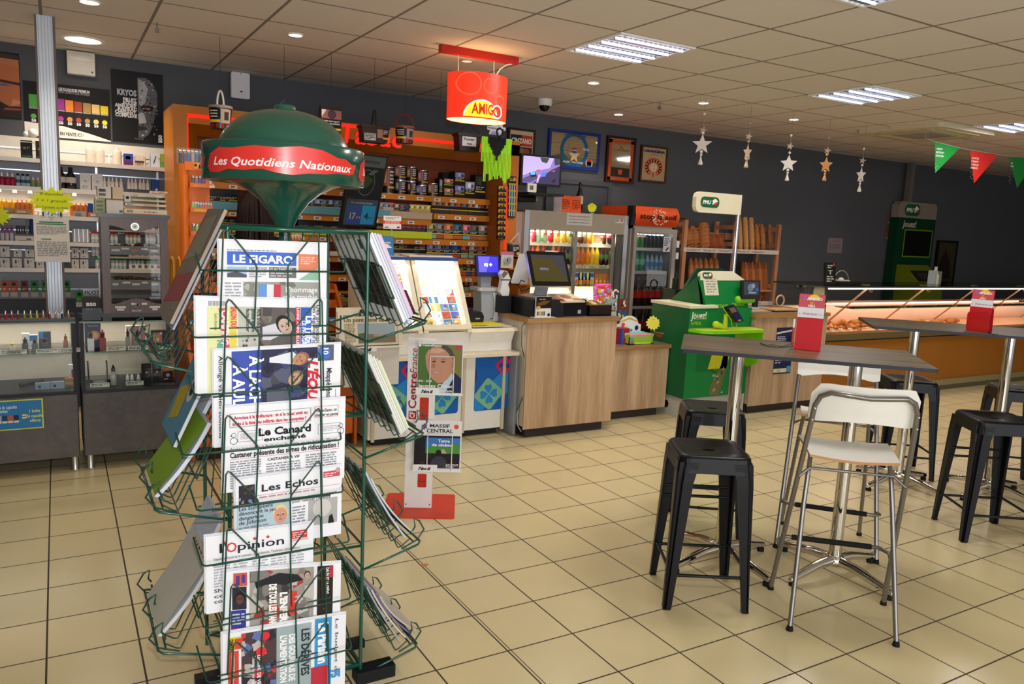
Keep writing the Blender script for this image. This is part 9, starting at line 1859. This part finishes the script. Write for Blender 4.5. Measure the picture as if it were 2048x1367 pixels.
def d_fig(g,f,W,H):
 h=H
 g.rect(f,W*.08,h-.075,W*.70,h-.035,'3c66c8');g.text(f,'LE FIGARO',W*.13,h-.068,.024,'eef2fa',.0022,w=W*.54,bold=.035);g.lines(f,W*.08,h-.034,W*.7,h-.028,1,'8a8a90')
 g.rect(f,W*.72,h-.09,W*.92,h-.038,'d8805c');g.lines(f,W*.74,h-.07,W*.88,h-.045,4,'e8c8b8',.002);g.poly(f,[(W*.72,h-.118),(W*.92,h-.075),(W*.92,h-.118)],'8ab8a0',.0018)
 g.rect(f,W*.08,h-.112,W*.25,h-.08,'a8c0dc');g.poly(f,[(W*.08,h-.1),(W*.16,h-.094),(W*.25,h-.104),(W*.25,h-.112),(W*.08,h-.112)],'50505c',.002);g.text(f,'REPORTAGE',W*.27,h-.088,.008,'8a8a8a',w=W*.16,bold=.02);g.lines(f,W*.27,h-.112,W*.43,h-.092,3,'9a9a9e')
 g.rect(f,W*.45,h-.112,W*.70,h-.08,'6c6c6c');g.text(f,'PLACEMENTS',W*.46,h-.09,.009,'d8d8d8',.002,w=W*.2,bold=.02);g.lines(f,W*.46,h-.11,W*.68,h-.094,2,'c0c0c0',.002)
 g.lines(f,W*.06,h-.2,W*.20,h-.125,8,'a0a0a6');photo(g,f,W*.22,h-.24,W*.92,h-.125,['9a9c94','84867c','a8aaa0','70726a'],3);
 for i,c in enumerate(('5c90d8','d8dce0','c8384c')):g.poly(f,[(W*(.36+.065*i),h-.22),(W*(.42+.065*i),h-.22),(W*(.425+.066*i),h-.132),(W*(.36+.068*i),h-.132)],c,.004)
 g.text(f,"L'hommage",W*.60,h-.155,.017,'e8e8e8',.0045,w=W*.30,bold=.02);g.text(f,'et le trouble',W*.57,h-.178,.017,'e8e8e8',.0045,w=W*.33,bold=.02)
def rt(g,f,s,x,ytop,hgt,m,w,e=.0035,bold=.0,ital=0.):g.text(f,s,x,ytop,hgt,m,e,w=w,ang=-math.pi/2,bold=bold,ital=ital)
def d_tri(g,f,W,h):
 g.rect(f,W*.09,0.0,W*.30,h-.03,'d8dca0');g.rect(f,W*.25,.0,W*.30,h-.03,'d8c850',.0018);g.poly(f,[(W*.17,h-.035),(W*.22,h-.035),(W*.27,.05),(W*.22,.04)],'d84870',.002);rt(g,f,'CAMPING-CAR',W*.19,h-.04,.02,'ece6e0',.16,bold=.05)
 rt(g,f,'SALON DU',W*.26,h-.03,.016,'d84870',.06,bold=.05);rt(g,f,'NEUF',W*.16,h-.13,.016,'58a898',.05,bold=.05);rt(g,f,'Saint-Etienne',W*.14,h-.05,.009,'5c5c40',.05)
 for i in range(12):g.rect(f,W*.10+.004*i,h-.028,W*.10+.004*i+.002,h-.014,'70707a')
 g.rect(f,W*.31,0,W*.47,h-.03,'b8bcae',.0015);rt(g,f,'90% Indique',W*.45,h-.035,.011,K,.07,bold=.02);rt(g,f,'goutte laitière',W*.41,h-.035,.011,K,.07,bold=.02);rt(g,f,'faute foncier',W*.37,h-.035,.011,K,.07,bold=.02);photo(g,f,W*.34,.02,W*.44,h-.12,['b8b4ac','7a706a','504844','d8d0c8'],5,.0018)
 photo(g,f,W*.47,0,W*.76,h-.03,['5c5654','3c3838','6c645c','4a4444','7c746c'],9,.0018);g.poly(f,[(W*.49,h-.09),(W*.62,h-.075),(W*.66,h-.11),(W*.55,h-.13),(W*.49,h-.13)],'c8c8d0',.0035);face(g,f,W*.66,h-.085,.026,'c0a898','181410',.0038,.5)
 g.rect(f,W*.745,0,W*.78,h-.028,'c8304c',.0036);rt(g,f,'LOIRE ANNUELLE FÊTE ET RAT',W*.753,h-.03,.008,'ece6e8',.2,.0042,bold=.03);g.rect(f,W*.785,0,W*.87,h-.028,'3464b8',.0036);rt(g,f,'La Tribune',W*.825,h-.055,.022,'e8ecf4',.12,.0042,bold=.04);rt(g,f,'LE PROGRÈS',W*.795,h-.07,.012,'e8ecf4',.09,.0042,bold=.03)
 rt(g,f,"Des propositions issues",W*.91,h-.02,.013,'3a3a3e',.2,bold=.01);rt(g,f,"des régions d'ici le 8 nov.",W*.88,h-.02,.013,'3a3a3e',.2,bold=.01);rt(g,f,'Le',W*.66,.06,.02,'d8d8d8',.03,.0055,bold=.02);rt(g,f,'qui',W*.58,.06,.02,'d8d8d8',.03,.0055,bold=.02);rt(g,f,'ch',W*.5,.06,.02,'d8d8d8',.03,.0055,bold=.02)
def d_equ(g,f,W,h):
 g.rect(f,W*.14,0,W*.72,h-.01,'3c50a8');photo(g,f,W*.36,0,W*.80,h-.01,['2c2c48','202038','44444c','3c4470','54586c'],13,.0018,30);rt(g,f,'À LACHAUX',W*.27,h-.025,.034,'ecf0f8',.25,.0045,bold=.03);rt(g,f,'À AULYON',W*.15,h-.05,.034,'ecf0f8',.22,.0045,bold=.03)
 g.poly(f,[(W*.42,h-.035),(W*.6,h-.02),(W*.68,h-.05),(W*.6,h-.06),(W*.42,h-.05)],'d8dce4',.0036);face(g,f,W*.66,h-.045,.022,'b88468','8c6450',.004,-1.2);face(g,f,W*.62,h-.105,.022,'c89c80','8c7850',.004,-.8);face(g,f,W*.65,.075,.025,'c0907c','b8b4b0',.004,-1.1)
 g.poly(f,[(W*.4,h-.14),(W*.55,h-.13),(W*.6,h-.2),(W*.4,h-.22)],'585c68',.0035);g.rect(f,W*.72,0,W*.82,h-.045,'e6e8ec',.0042);rt(g,f,"L'ÉQUIPE",W*.725,h-.05,.03,'d02c3c',.19,.005,bold=.05,ital=.25)
 photo(g,f,W*.8,h-.055,W*.93,h-.005,['5c5864','484450','7c7880','b8a090'],7,.0043,12);g.disc(f,W*.85,h-.03,.022,'4468b8',.0055);rt(g,f,'10',W*.84,h-.015,.018,'f0f0f0',.02,.0062,bold=.03);rt(g,f,'Mbappé renonce',W*.875,h-.08,.017,'2c2c30',.12,.0035,bold=.02);g.rect(f,W*.95,h*.4,W*.955,h*.5,'c84c4c');rt(g,f,'Allongé va bien soutenu',W*.045,h-.02,.013,'30303a',.25,bold=.01)
 g.rect(f,0,0,.0,0,K)
def d_can(g,f,W,h):
 R2='c81c38'
 for(a0,b0,a1,b1,c)in((.06,h-.068,.70,h-.026,K),(.73,h-.06,.93,h-.024,R2)):
  for q in((a0,b0,a1,b0+.001),(a0,b1-.001,a1,b1),(a0,b0,a0+.003,b1),(a1-.003,b0,a1,b1)):g.rect(f,W*q[0],q[1],W*q[2],q[3],c)
 g.text(f,'Angoisse à la Préfecture : et si le tueur avait eu',W*.09,h-.044,.011,R2,w=W*.58,bold=.03);g.text(f,'accès à la liste des infiltrés dans les mosquées ?',W*.08,h-.062,.011,R2,w=W*.58,bold=.03);g.text(f,'Notre-Dame : un',W*.83,h-.042,.010,K,w=W*.17,al='c',bold=.02);g.text(f,'chantier en panne',W*.83,h-.056,.010,K,w=W*.19,al='c',bold=.02)
 g.text(f,'Le Canard',W*.28,h-.101,.024,'141414',w=W*.42,bold=.035);g.text(f,'enchaîné',W*.32,h-.120,.013,'141414',w=W*.34,bold=.03)
 for a0 in(.12,.76):
  for q in((0,-.115,.19,-.114),(0,-.083,.19,-.082)):g.rect(f,W*(a0),h+q[1],W*(a0+q[2]),h+q[3],'50505a')
  g.rect(f,W*a0,h-.115,W*a0+.001,h-.082,'50505a');g.rect(f,W*(a0+.19),h-.115,W*(a0+.19)+.001,h-.082,'50505a');g.lines(f,W*(a0+.02),h-.108,W*(a0+.17),h-.088,4,'b0b0b4')
 for a0 in(.09,.955):g.ring(f,W*a0,h-.092,.006,.0072,K,.0015,14);g.ring(f,W*a0,h-.110,.0095,.011,K,.0015,14);g.poly(f,[(W*a0-.012,h-.094),(W*a0-.005,h-.091),(W*a0-.005,h-.096)],K)
 g.text(f,"Après le tueur de la Préfecture de police, un cas inquiète l'Elysée",W*.06,h-.14,.010,K,w=W*.86);g.text(f,'Castaner présente des signes de ridiculisation !',W*.06,h-.162,.017,K,w=W*.88,bold=.03);g.rect(f,W*.06,h-.168,W*.94,h-.167,R2);g.text(f,'CASTANER À VIF',W*.48,h-.183,.009,K,al='c',w=W*.26,bold=.02)
 g.lines(f,W*.06,h-.26,W*.30,h-.172,12,'8c8c92');g.lines(f,W*.34,h-.26,W*.62,h-.19,9,'8c8c92');g.lines(f,W*.66,h-.26,W*.92,h-.175,11,'8c8c92')
def d_ech(g,f,W,h):
 g.text(f,'Les Echos',W*.24,h-.052,.023,'24242c',w=W*.52,bold=.02);g.rect(f,W*.81,h-.036,W*.97,h-.016,'c84c58');g.disc(f,W*.95,h-.015,.008,'b89898',.002);g.lines(f,W*.82,h-.034,W*.93,h-.02,2,'e8d0d0',.0025);g.rect(f,W*.02,h-.064,W*.97,h-.063,'c84c58')
 photo(g,f,W*.04,h-.085,W*.18,h-.025,['2c2c34','b87c64','6c98b8','504844','90b8d0'],4,n=10);g.lines(f,W*.22,h-.075,W*.95,h-.066,1,'b08890');g.rect(f,W*.02,0,W*.50,h-.088,'a8bcc8')
 for i,s in enumerate(('Les Européens','dénoncent le jeu','dangereux','de Johnson')):g.text(f,s,W*.04,h-.104-.015*i,.012,'303844',.002,w=W*(.30,.33,.22,.24)[i],bold=.015)
 g.lines(f,W*.04,h-.21,W*.30,h-.155,6,'7c8894',.002);face(g,f,W*.41,h-.135,.026,'c8907c','d8c48c',.002);g.poly(f,[(W*.32,h-.2),(W*.34,h-.17),(W*.48,h-.17),(W*.5,h-.2)],'2c3040',.0018)
 g.text(f,'Nissan : un nouveau patron',W*.52,h-.092,.009,'303038',w=W*.42,bold=.01);g.text(f,"pour relancer l'Alliance",W*.52,h-.104,.009,'303038',w=W*.36,bold=.01);g.lines(f,W*.52,h-.2,W*.64,h-.115,9,'8c8c92');g.rect(f,W*.67,h-.19,W*.95,h-.105,'a8a8a8');g.disc(f,W*.80,h-.135,.03,'c4c4c0',.002);g.poly(f,[(W*.86,h-.19),(W*.87,h-.165),(W*.9,h-.16),(W*.92,h-.19)],'1c1c1c',.003)
def d_opi(g,f,W,h):
 g.text(f,"l'",W*.13,h-.06,.03,'24202c',w=W*.065,bold=.01);g.text(f,"O",W*.19,h-.062,.032,'d0342c',w=W*.09,bold=.01);g.text(f,"pinion",W*.29,h-.06,.027,'24202c',w=W*.42,bold=.01);g.disc(f,W*.17,h-.028,.004,'d0342c',.002);g.disc(f,W*.44,h-.029,.0045,'d0342c',.003);g.disc(f,W*.56,h-.029,.0045,'d0342c',.003)
 g.rect(f,W*.78,h-.048,W*.93,h-.022,'c83c3c');g.lines(f,W*.79,h-.046,W*.92,h-.025,3,'e8c0c0',.002);g.rect(f,W*.77,h-.056,W*.94,h-.05,'d8b0b0');g.text(f,'Ségolène Royal et le concert : capitulations, Toulouse, observateurs',W*.08,h-.082,.008,'44404c',w=W*.78)
 for i in range(5):g.lines(f,W*(.08+.17*i),h-.17,W*(.22+.17*i),h-.09,9,'a8a8b0')
 for i,s in enumerate(('SNCF, des','coûts à','contrôler')):g.text(f,s,W*.08,h-.185-.017*i,.012,'3c3844',w=W*.3,bold=.01)
def d_enf(g,f,W,h):
 g.rect(f,W*.08,h-.055,W*.19,h-.012,'d0583c');g.rect(f,W*.1,h-.05,W*.13,h-.02,'4c3c8c',.002);g.rect(f,W*.145,h-.045,W*.175,h-.018,'4c3c8c',.002);g.rect(f,W*.07,h-.13,W*.185,h-.057,'2c2838');face(g,f,W*.13,h-.095,.016,'5c3c34','1c1418',.002);g.rect(f,W*.06,0,W*.18,h-.132,'343c8c');g.rect(f,W*.06,0,W*.18,h-.19,'c83c2c',.002);g.lines(f,W*.07,h-.18,W*.17,h-.14,4,'b8bcd8',.0025)
 photo(g,f,W*.21,0,W*.75,h-.01,['9a9690','5c5854','3c3838','7c7874','b8b4ac','a83c38'],31,.0014,60);g.poly(f,[(W*.25,h-.045),(W*.45,h-.02),(W*.6,h-.03),(W*.66,h-.05),(W*.5,h-.06),(W*.35,h-.055),(W*.26,h-.065)],'24242a',.0045);rt(g,f,'DE TOUS LES MANQUE',W*.37,h-.055,.022,'ecebe6',.16,.0052,bold=.06);rt(g,f,"L'ENFER",W*.46,h-.085,.022,'ecebe6',.1,.0052,bold=.06);rt(g,f,"PARIS",W*.54,h-.085,.022,'d83c34',.08,.0052,bold=.08);face(g,f,W*.69,h-.035,.011,'c89c88','2c2420',.005)
 photo(g,f,W*.78,0,W*.92,h-.01,['2c241c','b88c70','5c3c2c','40502c','1c1814'],8,.0014,16);g.rect(f,W*.885,h-.05,W*.92,h-.01,'b03040',.003);rt(g,f,'DALÍN ET LA GRÈVE',W*.855,h-.015,.010,'e8e4e0',.09,.004,bold=.03)
def d_par(g,f,W,h):
 g.rect(f,W*.05,h-.06,W*.16,h-.02,'d8c020');rt(g,f,'DEMAIN',W*.06,h-.025,.012,'2c2820',.04,.002,bold=.04);g.rect(f,W*.10,h-.06,W*.16,h-.025,'d84838',.002);g.rect(f,W*.05,0,W*.13,h-.065,'c84838');rt(g,f,'HIPPISME : Une semaine',W*.075,h-.07,.010,'e8d0c8',.16,.002)
 photo(g,f,W*.15,0,W*.42,h-.012,['4c3c40','c83c40','2c2c38','5c70a8','b8b0a8','8c3438'],17,.0016,50);g.disc(f,W*.33,h-.03,.014,'d82c34',.005);g.disc(f,W*.3,h-.08,.016,'d83038',.005);g.disc(f,W*.28,h-.15,.016,'d83038',.005);rt(g,f,'LEÇONS DE VIE',W*.27,h-.09,.011,'ecebe6',.1,.0055,bold=.03);rt(g,f,'Thomas de nos jours',W*.23,h-.09,.010,'ecebe6',.1,.0055,bold=.02)
 g.rect(f,W*.42,0,W*.70,h-.012,'98a8ac',.0026);rt(g,f,'LES DÉRIVES',W*.62,h-.03,.026,'2c3438',.16,.0035,bold=.03);rt(g,f,'DES GOUROUS DE',W*.52,h-.04,.02,'e8ecec',.16,.0035,bold=.05);rt(g,f,"L'ALIMENTATION",W*.45,h-.04,.02,'e8ecec',.16,.0035,bold=.05);g.rect(f,W*.73,0,W*.87,h-.005,'3c94d0',.0015);rt(g,f,'Le Parisien',W*.76,h-.02,.032,'f0f4f8',.14,.003,bold=.05)
 g.rect(f,W*.70,0,W*.84,h-.17,'b83040',.0028);rt(g,f,'Le budget de',W*.90,h-.015,.011,'44444c',.2);rt(g,f,'75',W*.87,h-.19,.03,'3c94d0',.03,.004,bold=.05)
paper('front page of a broadsheet with a blue masthead reading LE FIGARO, top tier',(435,477),(656,485),.235,d_fig,yt=RY0-.018-STEP*0,lean=-.012)
paper('sideways newspaper with a yellow camping strip and a woman in a hat, second tier',(388,591),(655,597),.29,d_tri,yt=RY0-.018-STEP*1,lean=-.012)
paper('sideways sports newspaper with a blue cover and red title, third tier',(424,698),(684,684),.30,d_equ,yt=RY0-.018-STEP*2,lean=-.012)
paper('white satirical newspaper with black and red headlines, fourth tier',(443,812),(693,793),.27,d_can,yt=RY0-.018-STEP*3,lean=-.012)
paper('financial newspaper titled Les Echos on the fifth tier',(468,957),(686,928),.235,d_ech,yt=RY0-.018-STEP*4,lean=-.012)
paper('newspaper with a red initial in its title, sixth tier',(408,1071),(629,1042),.25,d_opi,yt=RY0-.018-STEP*5,lean=-.012)
paper('sideways newspaper with a crowded street photo on the seventh tier',(446,1140),(684,1122),.30,d_enf,yt=RY0-.018-STEP*6,lean=-.012)
paper('sideways newspaper with a light blue title strip on the bottom tier',(442,1266),(694,1224),.28,d_par,yt=RY0-.018-STEP*7,lean=-.012)
# papers in the side trays (thin stacks lying on the wires)
def sidepaper(lb,s,zt,y0,y1,l,d0,th,draw=None,up=.0,shade='dcdfe6',name='newspaper',curl=0.):
 xa=RX1 if s>0 else RX0;sl=Vector((s*.138,0,-.30)).normalized();upv=-sl
 if s>0:f=Fr(Vector((xa,y1,zt))+sl*(.322),Vector((0,-1,0)),upv)
 else:f=Fr(Vector((xa,y1,zt))+sl*(.322),Vector((0,-1,0)),upv)
 f.n=f.ux.cross(f.uy).normalized();W=y1-y0
 sg=-1 if s>0 else 1
 g=G();m=mat(shade,.7,var=.03)
 e0=sg*(d0);e1=sg*(d0+th);n=8
 V=[]
 for q in(e0,e1):
  for j in range(n+1):
   b=up+l*j/n;w_=curl*(1-j/n)**2
   for a in(0,W):V.append(f.p(a,b,q+sg*w_-(0)))
 for q in(0,1):
  o_=q*2*(n+1);g.add(V[o_:o_+2*(n+1)],[(2*j,2*j+1,2*j+3,2*j+2)for j in range(n)],m)
 k_=2*(n+1);g.add(V,[(2*j,2*j+2,k_+2*j+2,k_+2*j)for j in range(n)]+[(2*j+1,2*j+3,k_+2*j+3,k_+2*j+1)for j in range(n)]+[(0,1,k_+1,k_),(2*n,2*n+1,k_+2*n+1,k_+2*n)],m)
 if draw:draw(g,Fr2(f,e0 if s>0 else e1,up,curl,l,sg if s<0 else sg),W,l)
 return g.obj(name,label=lb,cat='newspaper' if name=='newspaper' else 'magazine')
class Fr2(Fr):
 def __init__(s,f,e,up,curl,l,sg):s.o,s.ux,s.uy,s.n=f.o,f.ux,f.uy,f.n;s.e=e;s.up=up;s.c=curl;s.l=l;s.sg=sg
 def p(s,a,b,e=0.):return s.o+s.ux*a+s.uy*(b+s.up)+s.n*(s.e+s.sg*s.c*(1-min(1,max(0,b/s.l)))**2+e)
def d_back(g,f,W,h):
 photo(g,f,W*.10,h*.14,W*.90,h*.66,['3c3838','2c2a2c','504c4c','60585a','1c1c20','484040'],44,.0012,30);g.poly(f,[(W*.4,h*.2),(W*.8,h*.25),(W*.75,h*.6),(W*.5,h*.68)],'282428',.004);g.rect(f,W*.7,h*.8,W*.8,h*.9,'50505c',.002)
def d_back2(g,f,W,h):photo(g,f,W*.03,h*.1,W*.97,h*.95,['33322e','24241f','46443c','605c50','1c1c1a'],46,.0012,34)
sidepaper('dark backed newspaper behind the wires of the top right tray',1,SR[0],2.44,2.84,.335,.004,.006,d_back,shade='eef0f6')
for i,(c,d)in enumerate((('d8dce8',.012),('e0e2ea',.022),('cfd4e2',.032),('d8c8dc',.042),('d4c0d8',.050))):sidepaper('newspaper in the top right tray, %s outward from the wires'%ORD[i],1,SR[0],2.45+.004*i,2.83,.325-.006*i,d,.007,shade=c)
sidepaper('dark red edged magazine outermost in the top right tray',1,SR[0],2.47,2.82,.09,.06,.008,shade='5c1020',name='magazine')
sidepaper('dark magazine behind the wires of the second right tray',1,SR[1],2.44,2.84,.325,.004,.006,d_back2,name='magazine',shade='c8c8c0')
for i,(c,d)in enumerate((('e0e0dc',.012),('d8dcd0',.02),('dfe0e0',.028),('cdd4a8',.036),('d8dcc8',.043))):sidepaper('pale newspaper in the second right tray, %s outward from the wires'%ORD[i],1,SR[1],2.45+.003*i,2.83,.32-.012*i,d,.006,shade=c)
sidepaper('grey magazine sagging in the third right tray',1,SR[2],2.45,2.80,.30,.006,.006,d_back2,name='magazine',shade='b8c0cc',curl=.03)
sidepaper('glossy magazine with a white edge in the third right tray',1,SR[2],2.47,2.78,.26,.018,.005,None,name='magazine',shade='c8ccd4',curl=.05)
for i,(c,d)in enumerate((('98a0ac',.006),('c8c0b0',.016),('70688c',.024),('b8b0a4',.032))):sidepaper('slipping magazine in the bottom right tray, %s outward from the wires'%ORD[i],1,SR[3],2.45,2.79,.27-.02*i,d,.006,d_back2 if i==0 else None,name='magazine',shade=c,curl=.02+.014*i)
def d_green(g,f,W,h):
 g.rect(f,0,0,W,h*.98,'8cb030',.001);g.rect(f,0,0,W,h*.2,'dcdcd4',.0016);
 for i,s in enumerate(('utiles au','capitalisme')):g.text(f,s,W*.06,h*(.62-.16*i),.026,'ecf0dc',.003,w=W*.8,bold=.04)
 g.ring(f,W*.3,h*.3,.02,.03,'c87850',.003);g.text(f,'Marianne',W*.1,h*.06,.03,'b83030',.003,w=W*.6,bold=.03)
def d_blue(g,f,W,h):g.rect(f,0,0,W,h,'5c98b8',.001);g.poly(f,[(W*.2,h*.1),(W*.6,h*.2),(W*.5,h*.5),(W*.1,h*.4)],'c8b030',.002);g.disc(f,W*.5,h*.75,.04,'1c2028',.003);g.disc(f,W*.7,h*.5,.05,'d8d4cc',.002);g.disc(f,W*.7,h*.5,.03,'2c3038',.003)
def d_lem(g,f,W,h):
 g.rect(f,0,0,W,h,'d0ccc0',.001);g.rect(f,W*.05,h*.82,W*.95,h*.97,'3c4038',.002);g.text(f,'MARIN',W*.2,h*.83,.035,'b02c34',.004,w=W*.6,bold=.05);g.text(f,'ÉCOLOGIE',W*.1,h*.66,.018,'24242c',.003,w=W*.4,bold=.04);g.text(f,'LE MONDE',W*.08,h*.54,.03,'c0283c',.003,w=W*.7,bold=.05);g.lines(f,W*.08,h*.2,W*.5,h*.5,9,'8a8880',.002);g.disc(f,W*.7,h*.4,.04,'a82c34',.003);g.disc(f,W*.7,h*.25,.035,'2c2424',.003);g.rect(f,W*.2,h*.04,W*.6,h*.17,'3c3434',.002)
def d_sleeve(g,f,W,h):g.rect(f,0,0,W,h,'8c8074',.001);g.poly(f,[(0,h*.1),(W,h*.2),(W,h*.45),(0,h*.35)],'a84c50',.002);g.poly(f,[(W*.1,h*.5),(W*.9,h*.6),(W*.8,h*.95),(W*.2,h*.9)],'9c9484',.002)
sidepaper('magazine in a clear sleeve in the top left tray',-1,SL[0]+.10,2.50,2.80,.38,.01,.01,d_sleeve,name='magazine',shade='a89c90',up=.0)
sidepaper('pale magazine behind the sleeved one in the top left tray',-1,SL[0]+.08,2.55,2.84,.34,.0,.006,None,name='magazine',shade='b8c0d0')
sidepaper('blue and yellow comic magazine in the middle left tray',-1,SL[1]+.16,2.52,2.82,.36,.004,.01,d_blue,name='magazine',shade='c8ccd0')
sidepaper('green covered weekly with white lettering drooping from the middle left tray',-1,SL[1],2.46,2.76,.26,.02,.012,d_green,name='magazine',shade='c8d0dc',curl=.05)
sidepaper('white folded newspaper standing in the middle left tray',-1,SL[1],2.60,2.84,.36,.012,.012,None,shade='d4dae6',curl=.03)
sidepaper('newspaper with red lettering in the bottom left tray',-1,SL[2],2.46,2.76,.26,.02,.012,d_lem,shade='c8ccd0',curl=.05)
sidepaper('white bent newspaper behind the red lettered one, bottom left tray',-1,SL[2],2.58,2.84,.36,.008,.012,None,shade='d0d8e8',curl=.03)
